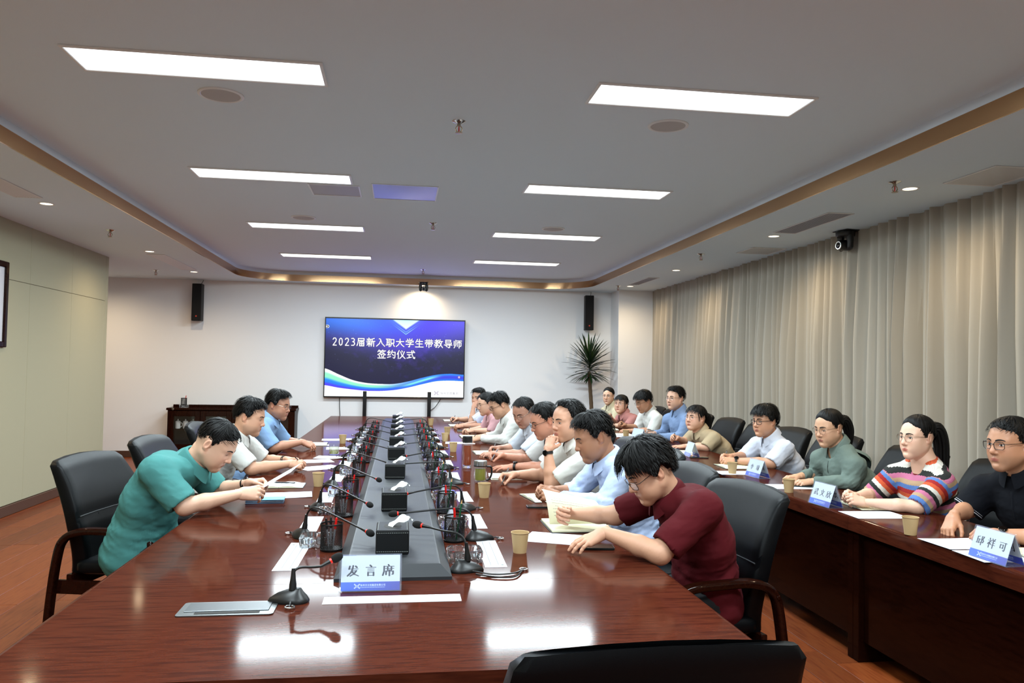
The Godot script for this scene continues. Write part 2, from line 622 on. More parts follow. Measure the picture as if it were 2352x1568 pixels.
	var proj := thing("projector_hatch", "mirror finished projector lift hatch in the middle of the ceiling", "hatch", Vector3(0.015, CEILING_Y, -6.83))
	obj("hatch_frame", frame_of(0.56, 0.58, 0.01, 0.006), frame_m, proj)
	var pb := MB.new()
	pb.smooth = 60
	var rows := []
	for i in 9:
		var row := PackedVector3Array()
		for j in 9:
			var x := -0.27 + 0.54 * j / 8.0
			var z := -0.28 + 0.56 * i / 8.0
			row.append(Vector3(x, -0.003 - 0.006 * (1.0 - pow(x / 0.27, 2)) * (1.0 - pow(z / 0.28, 2)), z))
		rows.append(row)
	pb.grid(rows)
	obj("hatch_cover", pb.commit(), mat("hatch_mirror", Color(0.50, 0.49, 0.52), 0.3, 0.6), proj)
	# air vents in the lowered border
	var vent_m := mat("vent_white", Color(0.84, 0.84, 0.83), 0.5)
	var dark := mat("vent_dark", Color(0.16, 0.15, 0.14), 0.8)
	var vent_back := mat("vent_back", Color(0.7, 0.69, 0.68), 0.8)
	for e in [[3.665, -6.6, 0.24, 1.0, "by the third curtain side downlight", false], [3.64, -11.45, 0.17, 1.0, "near the column", false], [-3.09, -6.48, 0.22, 1.0, "nearest on the beige wall side", false], [-3.06, -11.1, 0.22, 1.6, "farther on the beige wall side", false], [3.96, -8.2, 0.39, 0.44, "square hatch beside the curtain, farther", true], [3.97, -4.75, 0.4, 0.5, "square hatch beside the curtain, nearest", true]]:
		var called := "ceiling_hatch" if e[5] else "air_vent"
		var t := thing(called, ("shiny white " if e[5] else "long slatted white air vent in the lowered ceiling ") + e[4], "hatch" if e[5] else "vent", Vector3(e[0], SOFFIT_Y, e[1]))
		obj("frame", frame_of(e[2], e[3], 0.014, 0.007), vent_m, t)
		if e[5]:
			obj("hatch_door", box_mesh(Vector3(0, -0.002, 0), Vector3(e[2] - 0.026, 0.005, e[3] - 0.026), 0.001), mat("hatch_gloss", Color(0.84, 0.84, 0.83), 0.12), t)
		else:
			obj("backing", box_mesh(Vector3(0, -0.001, 0), Vector3(e[2] - 0.02, 0.002, e[3] - 0.02)), vent_back, t)
			var slat := box_mesh(Vector3.ZERO, Vector3(0.019, 0.002, e[3] - 0.03))
			var n := int(e[2] / 0.024)
			for k in n:
				var s := obj("slat", slat, vent_m, t, Vector3((k - (n - 1) * 0.5) * 0.023, -0.004, 0))
				s.rotation.z = 0.35
	ptz_camera(Vector3(4.16, SOFFIT_Y, -6.86), PI * 1.55, "black dome conference camera hanging from the ceiling edge by the curtain")
	ptz_camera(Vector3(0.36, SOFFIT_Y + 0.03, -12.86), 0.0, "small black conference camera hanging at the brass band above the screen", 0.8)

func frame_of(w: float, l: float, t: float, h: float) -> ArrayMesh:
	var b := MB.new()
	b.smooth = 20
	for s in [-1, 1]:
		b.box(Vector3(s * (w - t) * 0.5, -h * 0.5, 0), Vector3(t, h, l), 0.002)
		b.box(Vector3(0, -h * 0.5, s * (l - t) * 0.5), Vector3(w - 2 * t, h, t), 0.002)
	return b.commit()

func ptz_camera(at: Vector3, turn: float, label: String, k := 1.0) -> void:
	var blk := mat("camera_black", Color(0.05, 0.05, 0.055), 0.35)
	var t := thing("conference_camera", label, "camera", at, turn)
	t.scale = Vector3.ONE * k
	obj("mount_plate", box_mesh(Vector3(0, -0.004, -0.02), Vector3(0.2, 0.008, 0.17), 0.003), blk, t)
	obj("base", lathe_mesh([Vector2(0, -0.062), Vector2(0.075, -0.062), Vector2(0.085, -0.052), Vector2(0.088, -0.02), Vector2(0.08, -0.006), Vector2(0, -0.006)], 28), blk, t)
	for s in [-1, 1]:
		obj("yoke_arm", tube_mesh([Vector3(s * 0.062, -0.05, 0), Vector3(s * 0.066, -0.1, 0), Vector3(s * 0.06, -0.165, 0), Vector3(s * 0.05, -0.185, 0)], [0.032, 0.032, 0.03, 0.016], 12), blk, t)
	var h := MB.new()
	h.tube(curve([Vector3(0, -0.135, -0.06), Vector3(0, -0.137, -0.03), Vector3(0, -0.142, 0.05), Vector3(0, -0.145, 0.075)], 4), [0.03, 0.045, 0.05, 0.052, 0.052, 0.052, 0.052, 0.05, 0.048, 0.046, 0.044, 0.042, 0.04], 20)
	obj("camera_head", h.commit(), blk, t)
	var ringm := lathe_mesh([Vector2(0.03, -0.004), Vector2(0.038, -0.004), Vector2(0.038, 0.006), Vector2(0.03, 0.006)], 20)
	var rg := obj("lens_ring", ringm, mat("chrome"), t, Vector3(0, -0.145, 0.076))
	rg.rotation.x = PI / 2
	var ln := obj("lens", lathe_mesh([Vector2(0.03, 0.0), Vector2(0.02, 0.007), Vector2(0, 0.01)], 20), mat("lens_glass", Color(0.02, 0.02, 0.03), 0.05), t, Vector3(0, -0.145, 0.074))
	ln.rotation.x = PI / 2

func curtains() -> void:
	var cloth := relief(mat("curtain_cloth", Color(0.64, 0.61, 0.56), 0.85, 0.0, {"rim_enabled": true, "rim": 0.25, "rim_tint": 0.6}), 0.25, 21, 0.02, Vector3.ONE * 14.0)
	var ends := [-12.84, -10.2, -7.5, -4.9, -2.2, 0.6, 2.9]
	var says := ["beside the column at the screen wall", "behind the far desks, second from the column", "with the camera hanging in front of its top", "behind the women in the green hoodie and striped top", "at the near end by the man in navy", "past the near end of the desks", "last before the room's front"]
	for c in ends.size() - 1:
		var b := MB.new()
		b.smooth = 80
		rng.seed = 77 + c
		# irregular pleats: a list of fold positions with their own depth
		var z: float = ends[c] - 0.05
		var pts := []
		while z < ends[c + 1] + 0.03:
			var w := rng.randf_range(0.10, 0.19)
			pts.append([z, rng.randf_range(0.06, 0.13), w, rng.randf_range(-0.025, 0.025), rng.randf_range(0.35, 0.65)])
			z += w
		var rows := []
		var ys := [0.02, 0.6, 1.2, 1.8, 2.3, 2.65, 2.9]
		for y in ys:
			var row := PackedVector3Array()
			var top := smoothstep(1.6, 2.9, y)
			for p in pts:
				var zz: float = p[0]
				var w: float = p[2]
				if zz + w > ends[c + 1] + 0.12:
					w = maxf(ends[c + 1] + 0.1 - zz, 0.02)
				for k in 8:
					var f := k / 8.0
					# soft round folds with a steeper far side
					var g: float = pow(f, log(0.5) / log(p[4]))
					var d: float = p[1] * (0.5 - 0.5 * cos(TAU * g)) * lerpf(1.0, 0.62, top)
					row.append(Vector3(4.30 - d + p[3] * (1.0 - top) + 0.008 * sin(y * 2.1 + zz * 9.0), y, zz + w * f + 0.012 * sin(y * 1.3 + zz * 5.0) * (1.0 - top)))
			rows.append(row)
		b.grid(rows, false, true)
		# the back of the cloth
		var back := []
		for r in rows:
			var q := PackedVector3Array()
			for p in r:
				q.append(p + Vector3(0.004, 0, 0))
			back.append(q)
		b.grid(back, false, false)
		tag(obj("curtain", b.commit(), cloth), "greige pleated floor length curtain " + says[c], "curtain", "pleated curtains along the window side")
	struct("trim_2", span(Vector3(4.33, 2.80, -12.86), Vector3(4.36, 2.86, 2.95), 0.003), mat("lamp_frame"))

# ------------------------------------------------------------------ lettering: characters as pen strokes on a 100 x 100 square
const GLYPHS := {
	"届": "20,12 84,12 84,34; 20,34 84,34; 20,12 20,40 16,65 6,90; 36,48 82,48 82,92; 36,48 36,92; 36,92 82,92; 36,69 82,69; 59,38 59,92",
	"新": "28,4 32,14; 8,18 54,18; 20,24 24,36; 44,24 38,36; 4,40 56,40; 8,58 54,58; 31,40 31,96; 30,60 8,84; 33,62 52,80; 88,8 64,16; 64,16 64,55 54,94; 64,40 96,40; 82,40 82,96",
	"入": "34,10 48,14 54,30; 52,24 38,62 6,92; 53,26 66,62 96,92",
	"职": "4,12 48,12; 14,12 14,76; 38,12 38,96; 14,32 38,32; 14,52 38,52; 4,78 48,70; 56,16 90,16 90,56 56,56 56,16; 64,64 52,92; 80,64 96,92",
	"大": "8,36 92,36; 50,8 48,40 34,70 8,92; 51,40 64,68 94,92",
	"学": "24,8 30,20; 48,4 52,18; 76,6 66,22; 10,40 10,28 90,28 86,42; 28,44 72,44 52,58; 50,58 50,88 44,94 36,90; 8,66 92,66",
	"生": "28,8 8,44; 20,30 86,30; 18,58 82,58; 6,92 94,92; 50,6 50,92",
	"带": "6,22 94,22; 26,8 26,38; 50,8 50,38; 74,8 74,38; 8,56 8,42 92,42 88,56; 24,56 24,84; 24,56 76,56 76,80 68,84; 50,46 50,96",
	"教": "8,18 44,18; 4,36 54,36; 26,6 26,36; 50,10 34,36 4,62; 18,52 42,52 28,64; 28,64 28,90 18,92; 4,76 50,68; 68,6 52,44; 64,26 96,26; 86,26 76,62 48,94; 60,36 76,68 96,94",
	"导": "22,10 78,10 78,30 22,30; 22,10 22,46 30,50 86,50 88,40; 6,64 94,64; 68,54 68,90 58,94 50,88; 26,72 38,84",
	"师": "10,20 10,66; 28,8 28,60 10,94; 40,16 94,16; 46,34 46,78; 46,34 88,34 88,72 80,78; 67,16 67,96",
	"签": "22,4 8,24; 16,14 46,14; 28,16 34,26; 62,4 50,24; 56,14 94,14; 70,16 76,26; 50,26 8,56; 50,26 94,56; 34,50 66,50; 22,62 30,80; 48,58 52,78; 78,58 66,82; 8,92 92,92",
	"约": "26,6 8,30 30,32; 36,20 10,58 40,54; 6,84 42,74; 60,6 46,42; 54,26 92,26 90,80 82,92 70,86; 62,48 74,62",
	"仪": "28,6 6,48; 19,34 19,96; 58,8 64,22; 86,18 70,60 36,94; 44,20 58,58 96,94",
	"式": "6,26 94,26; 60,6 66,50 82,88 94,92 95,78; 76,6 86,18; 12,50 52,50; 32,50 32,84; 8,88 56,78",
	"发": "24,10 18,34 90,34; 50,6 46,34 34,66 8,94; 70,10 80,20; 40,50 76,50 60,76 28,96; 42,56 60,80 94,96",
	"言": "44,4 54,14; 10,22 90,22; 24,38 76,38; 24,54 76,54; 28,68 72,68 72,94 28,94 28,68",
	"席": "48,2 54,12; 14,16 94,16; 14,16 14,60 4,94; 24,34 92,34; 42,24 42,50; 72,24 72,50; 42,50 72,50; 30,60 30,88; 30,60 86,60 86,84 78,88; 57,50 57,98",
	"邱": "44,8 16,18; 16,18 16,78; 16,42 56,42; 38,42 38,78; 4,80 60,74; 68,10 68,96; 68,10 92,10 80,40 94,54 88,70 74,66",
	"祥": "22,4 28,14; 6,26 40,26 8,62; 24,46 24,96; 28,48 40,60; 56,6 62,18; 86,4 78,18; 48,24 94,24; 52,44 92,44; 44,66 98,66; 71,24 71,98",
	"可": "6,14 94,14; 76,14 76,86 70,94 58,88; 20,36 52,36 52,68 20,68 20,36",
	"武": "16,12 60,12; 6,30 94,30; 64,6 70,50 84,88 95,92 95,78; 78,8 86,18; 36,44 36,84; 18,54 18,86; 36,62 56,62; 6,92 60,82",
	"文": "46,4 52,16; 6,24 94,24; 74,26 56,66 8,94; 26,26 48,68 94,94",
	"欣": "44,8 14,16; 14,16 14,56 4,92; 14,40 52,40; 34,40 34,96; 66,6 54,40; 62,24 94,24 88,40; 74,36 70,62 48,94; 74,56 82,76 97,94",
	"李": "8,22 92,22; 50,4 50,46; 48,24 8,50; 52,24 92,50; 24,52 72,52 52,64; 52,64 52,90 44,95 36,90; 8,74 92,74",
	"瑜": "6,14 38,14; 6,46 38,46; 4,82 42,76; 22,14 22,80; 68,4 44,34; 68,4 96,34; 56,30 82,30; 50,44 50,96; 50,44 68,44 68,92; 50,60 68,60; 50,76 68,76; 78,46 78,80; 90,42 90,96",
	"徐": "26,4 6,26; 28,24 6,52; 18,42 18,96; 64,4 34,38; 64,4 96,38; 50,40 80,40; 42,58 90,58; 65,40 65,94 56,92; 50,66 38,86; 78,66 94,84",
	"州": "18,30 12,52; 30,8 30,56 12,94; 40,32 46,50; 56,8 56,86; 66,32 72,50; 84,6 84,96",
	"交": "48,4 52,16; 8,22 92,22; 32,32 14,50; 66,32 86,48; 70,44 52,72 10,96; 30,46 52,74 92,96",
	"控": "6,26 40,26; 24,6 24,88 14,92; 4,62 42,50; 68,4 72,14; 46,32 46,20 96,20 94,32; 60,32 48,46; 80,32 92,44; 54,56 90,56; 72,56 72,92; 46,94 98,94",
	"集": "30,4 12,34; 24,18 24,58; 56,4 60,14; 24,16 88,16; 24,30 82,30; 24,44 82,44; 24,58 90,58; 54,16 54,58; 6,70 94,70; 50,60 50,98; 46,72 12,94; 54,72 90,94",
	"团": "12,8 88,8 88,94 12,94 12,8; 26,36 74,36; 56,20 56,78 46,80; 54,40 28,70",
	"市": "48,2 54,14; 8,20 92,20; 20,42 20,82; 20,42 80,42 80,78 70,82; 50,20 50,98",
	"有": "8,20 92,20; 44,4 34,36 6,64; 34,40 34,96; 34,40 78,40 78,90 66,94; 34,58 78,58; 34,72 78,72",
	"限": "12,8 12,96; 12,8 40,8 28,40 42,58 36,70 24,66; 52,10 88,10 88,48 52,48; 52,28 88,28; 52,10 52,90 72,82; 92,52 74,66; 66,50 78,76 98,94",
	"公": "36,8 26,34 6,52; 62,6 72,32 96,50; 48,48 22,86 76,80; 64,62 84,92",
	"司": "8,12 86,12 86,86 78,94 66,88; 8,32 66,32; 20,50 58,50 58,80 20,80 20,50",
	"2": "20,26 34,12 62,12 76,26 70,46 22,90 80,90",
	"0": "48,12 28,22 20,50 28,80 48,90 68,80 76,50 68,22 48,12",
	"3": "22,14 50,11 72,24 66,42 42,48 68,54 78,72 60,88 22,88",
	"#": "12,8 40,38 60,38 88,8 96,20 66,46 66,54 96,80 88,92 60,62 40,62 12,92 4,80 34,54 34,46 4,20 12,8",
}

func ink(img: Image, text: String, at: Vector2, size: Vector2, width: float, col: Color, serif := false, step := 1.06, outline := 0.0) -> void:
	var x := at.x
	for ch in text:
		var w := size.x
		if ch in "0123456789":
			w = size.x * 0.62
		if GLYPHS.has(ch):
			for stroke in String(GLYPHS[ch]).split(";"):
				var pts := PackedVector2Array()
				for p in stroke.strip_edges().split(" "):
					var xy := p.split(",")
					pts.append(Vector2(x + float(xy[0]) * w / 100.0, at.y + float(xy[1]) * size.y / 100.0))
				for i in pts.size() - 1:
					var k := 1.0
					if serif:
						var d := (pts[i + 1] - pts[i]).normalized().abs()
						k = lerpf(1.25, 0.5, smoothstep(0.75, 1.0, d.x))
					line(img, pts[i], pts[i + 1], width * k, col)
		x += w * step

func line(img: Image, a: Vector2, b: Vector2, w: float, col: Color) -> void:
	var h := w * 0.5
	var lo := Vector2i((a.min(b) - Vector2.ONE * (h + 1.0)).floor()).max(Vector2i.ZERO)
	var hi := Vector2i((a.max(b) + Vector2.ONE * (h + 1.0)).ceil()).min(img.get_size() - Vector2i.ONE)
	var ab := b - a
	var l2 := maxf(ab.length_squared(), 1e-6)
	for y in range(lo.y, hi.y + 1):
		for x in range(lo.x, hi.x + 1):
			var p := Vector2(x, y)
			var t := clampf((p - a).dot(ab) / l2, 0.0, 1.0)
			var c := clampf(h - p.distance_to(a + ab * t) + 0.5, 0.0, 1.0)
			if c > 0.0:
				img.set_pixel(x, y, img.get_pixel(x, y).lerp(col, c * col.a))

func picture(img: Image) -> ImageTexture:
	return ImageTexture.create_from_image(img)

func pw(pts: Array, u: float) -> float:
	for i in pts.size() - 1:
		if u <= pts[i + 1].x:
			var t: float = (u - pts[i].x) / (pts[i + 1].x - pts[i].x)
			var p0: float = pts[maxi(i - 1, 0)].y
			var p3: float = pts[mini(i + 2, pts.size() - 1)].y
			return cubic_interpolate(pts[i].y, pts[i + 1].y, p0, p3, t)
	return pts[pts.size() - 1].y

func screen_picture() -> Image:
	var w := 1120
	var h := 630
	var data := PackedByteArray()
	data.resize(w * h * 3)
	var top := [Vector2(0, .645), Vector2(.1, .72), Vector2(.2, .79), Vector2(.3, .825), Vector2(.42, .835), Vector2(.5, .83), Vector2(.6, .795), Vector2(.7, .745), Vector2(.8, .705), Vector2(.9, .69), Vector2(1, .70)]
	var low := [Vector2(0, .86), Vector2(.1, .89), Vector2(.2, .91), Vector2(.3, .925), Vector2(.4, .925), Vector2(.5, .91), Vector2(.6, .875), Vector2(.7, .83), Vector2(.8, .79), Vector2(.9, .78), Vector2(1, .785)]
	var nz := FastNoiseLite.new()
	nz.seed = 4
	nz.frequency = 0.012
	var fine := FastNoiseLite.new()
	fine.seed = 9
	fine.frequency = 0.11
	for x in w:
		var u := float(x) / w
		var a := pw(top, u)
		var b := pw(low, u)
		# where the light green streak ends and the indigo band thickens to the right
		var right := smoothstep(0.3, 0.75, u)
		for y in h:
			var v := float(y) / h
			var c: Color
			if v < a:
				var left := Color(0.07, 0.42, 0.93).lerp(Color(0.28, 0.22, 0.88), smoothstep(0.1, 0.75, u))
				c = left.lerp(Color(0.30, 0.25, 0.86), smoothstep(0.05, 0.35, v))
				var d := Vector2((u - 0.56) * 1.25, (v - 0.36) * 1.2).length()
				c = c.lerp(Color(0.055, 0.05, 0.2), smoothstep(0.12, 0.62, v + d * 0.35 - 0.08) * 0.98)
				var land := nz.get_noise_2d(x * 0.8, y) + 0.55 - d * 1.5
				if v > 0.3 and land > 0.12:
					c = c.lerp(Color(0.42, 0.26, 0.95), clampf(land, 0.0, 1.0) * 0.55 * (0.55 + 0.45 * fine.get_noise_2d(x, y)))
				# bright chevron hanging from the top edge
				var cx := absf(u - 0.572) * 1.78
				var e := 0.135 - cx * 0.72 - v
				if e > 0.0:
					c = c.lerp(Color(0.93, 1.0, 0.98), smoothstep(0.0, 0.03, e))
				c = c.lerp(Color(0.45, 0.85, 0.98), 0.75 * exp(-pow((0.158 - cx * 0.72 - v) * 160.0, 2.0)) * (1.0 - smoothstep(0.0, 0.2, cx)))
				c = c.lerp(Color(0.65, 1.0, 0.85), 0.9 * exp(-pow((0.185 - cx * 0.72 - v) * 190.0, 2.0)) * (1.0 - smoothstep(0.0, 0.2, cx)))
				c = c.lerp(Color(0.55, 0.9, 1.0), 0.5 * exp(-pow(cx * 5.0, 2.0)) * exp(-v * 14.0))
			elif v < b:
				var t := (v - a) / (b - a)
				var g := Color(0.98, 1.0, 0.97)
				if right < 1.0:
					g = g.lerp(Color(0.55, 0.92, 0.76), smoothstep(0.12, 0.3, t))
					g = g.lerp(Color(0.12, 0.50, 0.98), smoothstep(0.45, 0.68, t))
					g = g.lerp(Color(0.30, 0.25, 0.93), smoothstep(0.72, 0.92, t))
				var r := Color(0.16, 0.50, 0.98).lerp(Color(0.22, 0.25, 0.85), smoothstep(0.1, 0.45, t)).lerp(Color(0.10, 0.45, 0.93), smoothstep(0.55, 0.95, t))
				var streak := exp(-pow((t - (1.25 - u * 1.15)) * 5.0, 2.0)) * smoothstep(0.5, 0.62, u) * (1.0 - smoothstep(0.74, 0.86, u))
				r = r.lerp(Color(0.5, 0.95, 0.88), streak)
				c = g.lerp(r, right)
			else:
				c = Color(0.985, 0.99, 0.99)
				var l := pw(low, minf(u + 0.06, 1.0)) + 0.05
				if u > 0.6:
					c = c.lerp(Color(0.80, 0.93, 0.92), 0.5 * exp(-pow((v - l) * 220.0, 2.0)))
			var i := (y * w + x) * 3
			data[i] = int(clampf(c.r, 0, 1) * 255)
			data[i + 1] = int(clampf(c.g, 0, 1) * 255)
			data[i + 2] = int(clampf(c.b, 0, 1) * 255)
	var img := Image.create_from_data(w, h, false, Image.FORMAT_RGB8, data)
	rng.seed = 12
	for k in 120:
		var p := Vector2(rng.randf() * w, rng.randf() * h * 0.62)
		line(img, p, p + Vector2.RIGHT * 0.5, rng.randf_range(1.0, 3.0), Color(0.7, 0.75, 1.0, rng.randf_range(0.3, 0.9)))
	for pass_ in 2:
		var col := Color(0.16, 0.12, 0.2, 0.8) if pass_ == 0 else Color(1, 1, 1)
		var wd := 11.0 if pass_ == 0 else 7.4
		ink(img, "2023届新入职大学生带教导师", Vector2(50, 150), Vector2(72, 74), wd, col, false, 1.09)
		ink(img, "签约仪式", Vector2(412, 246), Vector2(72, 74), wd, col, false, 1.09)
	ink(img, "#", Vector2(880, 577), Vector2(36, 36), 2.2, Color(0.45, 0.40, 0.55))
	ink(img, "徐州交控集团", Vector2(930, 585), Vector2(22, 22), 1.7, Color(0.62, 0.62, 0.66), false, 1.14)
	# small on-screen buttons: a recording dot at the right, a tab at the left edge
	line(img, Vector2(1082, 462), Vector2(1082.5, 462), 24, Color(0.55, 0.2, 0.5, 0.7))
	line(img, Vector2(1082, 462), Vector2(1082.5, 462), 15, Color(0.9, 0.9, 1.0))
	line(img, Vector2(1082, 462), Vector2(1082.5, 462), 6, Color(0.3, 0.25, 0.6))
	line(img, Vector2(0, 66), Vector2(14, 66), 26, Color(0.95, 0.95, 0.95))
	line(img, Vector2(0, 66), Vector2(12, 66), 20, Color(0.1, 0.1, 0.12))
	line(img, Vector2(2, 66), Vector2(9, 66), 10, Color(0.95, 0.95, 0.95))
	return img

func plate_picture(text: String, size := Vector2i(480, 320), small := false) -> Image:
	var img := Image.create(size.x, size.y, false, Image.FORMAT_RGB8)
	img.fill(Color(0.79, 0.83, 0.87))
	var y0 := int(size.y * 0.755)
	for x in size.x:
		var c := Color(0.14, 0.38, 0.86).lerp(Color(0.22, 0.24, 0.66), float(x) / size.x)
		img.fill_rect(Rect2i(x, y0, 1, size.y - y0), c)
	var n := text.length()
	if n > 0:
		var s := size.y * 0.32
		var gap := (size.x - n * s) / (n + 1.0)
		for i in n:
			ink(img, text[i], Vector2(gap + i * (s + gap), size.y * 0.27), Vector2(s, s), size.y * 0.034, Color(0.08, 0.09, 0.11), true)
	ink(img, "#", Vector2(size.x * 0.22, size.y * 0.79), Vector2.ONE * size.y * 0.16, 3.4, Color(0.92, 0.95, 1.0))
	ink(img, "徐州市交控集团有限公司", Vector2(size.x * 0.33, size.y * 0.81), Vector2(17, 21) * (size.x / 480.0), 2.0, Color(0.86, 0.91, 1.0), false, 1.1)
	for k in 46:
		line(img, Vector2(size.x * (0.33 + 0.009 * k), size.y * 0.905), Vector2(size.x * (0.334 + 0.009 * k), size.y * 0.905), 5.0 if k % 5 != 2 else 0.5, Color(0.80, 0.87, 1.0, 0.8))
	return img

func lined_paper(w: int, h: int, paper: Color, rows: int, margin: float, strength: float, seed_: int, pen := Color(0.2, 0.2, 0.25), thick := 1.3) -> Image:
	# printed or handwritten lines, too small to read in the photograph
	var img := Image.create(w, h, false, Image.FORMAT_RGB8)
	img.fill(paper)
	var r := RandomNumberGenerator.new()
	r.seed = seed_
	for i in rows:
		var y := h * (margin + (1.0 - 2.0 * margin) * i / maxf(rows - 1, 1))
		var x := w * (margin + (0.05 if i % 4 == 0 else 0.0))
		var stop := w * (1.0 - margin) * (r.randf_range(0.4, 0.95) if i % 4 == 3 else 1.0)
		while x < stop:
			var l := r.randf_range(2.0, 7.0)
			line(img, Vector2(x, y + r.randf_range(-1.5, 1.5)), Vector2(x + l, y + r.randf_range(-2.5, 2.5)), thick, Color(pen, strength))
			x += l + r.randf_range(1.0, 4.0)
	return img

# ------------------------------------------------------------------ furniture
func wood(key: String, tint := 1.0, rough := 0.16, along := Vector3(0.7, 6.0, 6.0), seed_ := 31) -> StandardMaterial3D:
	if mats.has(key):
		return mats[key]
	var m := mat(key, Color(tint, tint, tint), rough, 0.0, {"specular_mode": BaseMaterial3D.SPECULAR_DISABLED, "clearcoat_enabled": true, "clearcoat": 0.4, "clearcoat_roughness": 0.1})
	grain(m, 0.014, seed_, [Color(0.19, 0.075, 0.05), Color(0.255, 0.11, 0.07), Color(0.30, 0.135, 0.085), Color(0.215, 0.088, 0.055)], along)
	return m

func main_table() -> void:
	var top_m := wood("table_wood", 1.0, 0.26)
	var body_m := wood("table_body_wood", 0.8, 0.3, Vector3(6.0, 0.7, 6.0), 33)
	var t := thing("conference_table", "long glossy red brown conference table in the middle of the room", "table", Vector3(0, 0, -7.01))
	var cuts := [-1.975, -2.81, -5.02, -7.15, -9.2, -11.2, -12.05]
	for i in cuts.size() - 1:
		var z0: float = cuts[i] + 7.01
		var z1: float = cuts[i + 1] + 7.01
		var b := MB.new()
		b.smooth = 50
		var w := 1.02
		# slab with a softly rounded edge, swept as a lofted outline
		var rows := []
		for e in [[0.0, -0.055], [0.0, -0.018], [-0.004, -0.007], [-0.014, -0.001], [-0.024, 0.0]]:
			var row := PackedVector3Array()
			var g := 0.0012
			for c in [Vector2(-w - e[0], z0 - g), Vector2(w + e[0], z0 - g), Vector2(w + e[0], z1 + g), Vector2(-w - e[0], z1 + g)]:
				row.append(Vector3(c.x, TABLE_Y + e[1], c.y))
			rows.append(row)
		b.smooth = 30
		b.grid(rows, true)
		b.fan(rows[rows.size() - 1])
		b.fan(rows[0], true)
		obj("top_panel", b.commit(), top_m, t)
	var ap := MB.new()
	ap.smooth = 20
	ap.box(Vector3(0, 0.66, 0), Vector3(1.8, 0.09, 9.8), 0.004)
	obj("apron", ap.commit(), body_m, t)
	for z in [-4.5, -2.3, 0.0, 2.3, 4.5]:
		obj("pedestal", box_mesh(Vector3(0, 0.31, z), Vector3(0.9, 0.62, 0.35), 0.006), body_m, t)
	obj("plinth", box_mesh(Vector3(0, 0.04, 0), Vector3(0.6, 0.08, 9.2), 0.004), body_m, t)
	# raised leather covered box down the middle
	var leather := relief(mat("console_leather", Color(0.125, 0.135, 0.15), 0.5), 0.35, 41, 0.02, Vector3.ONE * 10.0)
	var con := thing("cable_console", "long low black leather covered box along the middle of the conference table", "console", Vector3(-0.006, TABLE_Y, -6.85))
	var edges := [-2.82, -4.7, -6.6, -8.5, -10.3, -10.95]
	for i in edges.size() - 1:
		var z0: float = edges[i] + 6.85
		var z1: float = edges[i + 1] + 6.85
		var b := MB.new()
		b.smooth = 20
		var a0 := 0.05 if i == 0 else 0.001
		var a1 := 0.05 if i == edges.size() - 2 else 0.001
		var rows := []
		for e in [[0.207, 0.0, 0.0], [0.207, 0.012, 0.0], [0.168, 0.045, 1.0], [0.16, 0.047, 1.15]]:
			rows.append(PackedVector3Array([Vector3(-e[0], e[1], z0 - a0 * e[2]), Vector3(e[0], e[1], z0 - a0 * e[2]), Vector3(e[0], e[1], z1 + a1 * e[2]), Vector3(-e[0], e[1], z1 + a1 * e[2])]))
		b.grid(rows, true)
		b.fan(rows[3])
		obj("cover_panel", b.commit(), leather, con)
	var sock := thing("table_socket", "brushed metal flip up socket plate set into the near end of the table", "socket", Vector3(-0.507, TABLE_Y, -2.54), 0.0)
	var alu := mat("brushed_alu", Color(0.42, 0.43, 0.43), 0.32, 1.0)
	var pb := MB.new()
	pb.prism(round_rect(0.285, 0.138, 0.012), 0.0035, Transform3D(Basis(Vector3.RIGHT, Vector3(0, 0, -1), Vector3.UP), Vector3.ZERO))
	obj("plate", pb.commit(), alu, sock)
	obj("lid", box_mesh(Vector3(0, 0.0045, -0.012), Vector3(0.25, 0.003, 0.085), 0.001), mat("brushed_alu_dark", Color(0.33, 0.34, 0.35), 0.35, 1.0), sock)
	obj("slot", box_mesh(Vector3(0.005, 0.0038, 0.046), Vector3(0.19, 0.002, 0.014)), mat("vent_dark"), sock)

func desk_row() -> void:
	var top_m := wood("desk_wood", 0.9, 0.26, Vector3(6.0, 6.0, 0.7), 35)
	var body_m := wood("desk_body_wood", 0.42, 0.32, Vector3(6.0, 6.0, 0.8), 36)
	var zs := [-1.4, -3.92, -6.3, -8.7, -11.1]
	for i in 4:
		var z0: float = zs[i]
		var z1: float = zs[i + 1]
		var t := thing("desk", ["dark red brown desk nearest the camera, under the navy polo man's elbows", "dark red brown desk between the striped top and the white shirted man", "dark red brown desk where the woman in beige sits", "dark red brown desk at the far end by the column"][i], "desk", Vector3(2.68, 0, (z0 + z1) * 0.5), 0.0, "row of desks along the curtain")
		var l := absf(z1 - z0)
		var b := MB.new()
		b.smooth = 30
		var rows := []
		for e in [[0.0, -0.075], [0.0, -0.016], [0.004, -0.006], [0.014, -0.001], [0.022, 0.0]]:
			rows.append(PackedVector3Array([Vector3(-0.285 + e[0], TABLE_Y + e[1], l * 0.5 - 0.001), Vector3(0.285 - e[0], TABLE_Y + e[1], l * 0.5 - 0.001), Vector3(0.285 - e[0], TABLE_Y + e[1], -l * 0.5 + 0.001), Vector3(-0.285 + e[0], TABLE_Y + e[1], -l * 0.5 + 0.001)]))
		b.grid(rows, true)
		b.fan(rows[4])
		b.fan(rows[0], true)
		obj("desk_top", b.commit(), top_m, t)
		obj("modesty_panel", box_mesh(Vector3(-0.215, 0.395, 0), Vector3(0.02, 0.58, l - 0.1), 0.002), body_m, t)
		for s in [-1, 1]:
			obj("side_panel", box_mesh(Vector3(-0.02, 0.3425, s * (l * 0.5 - 0.026)), Vector3(0.47, 0.685, 0.05), 0.003), body_m, t)
		obj("rail", box_mesh(Vector3(-0.2, 0.67, 0), Vector3(0.03, 0.03, l - 0.1), 0.003), body_m, t)

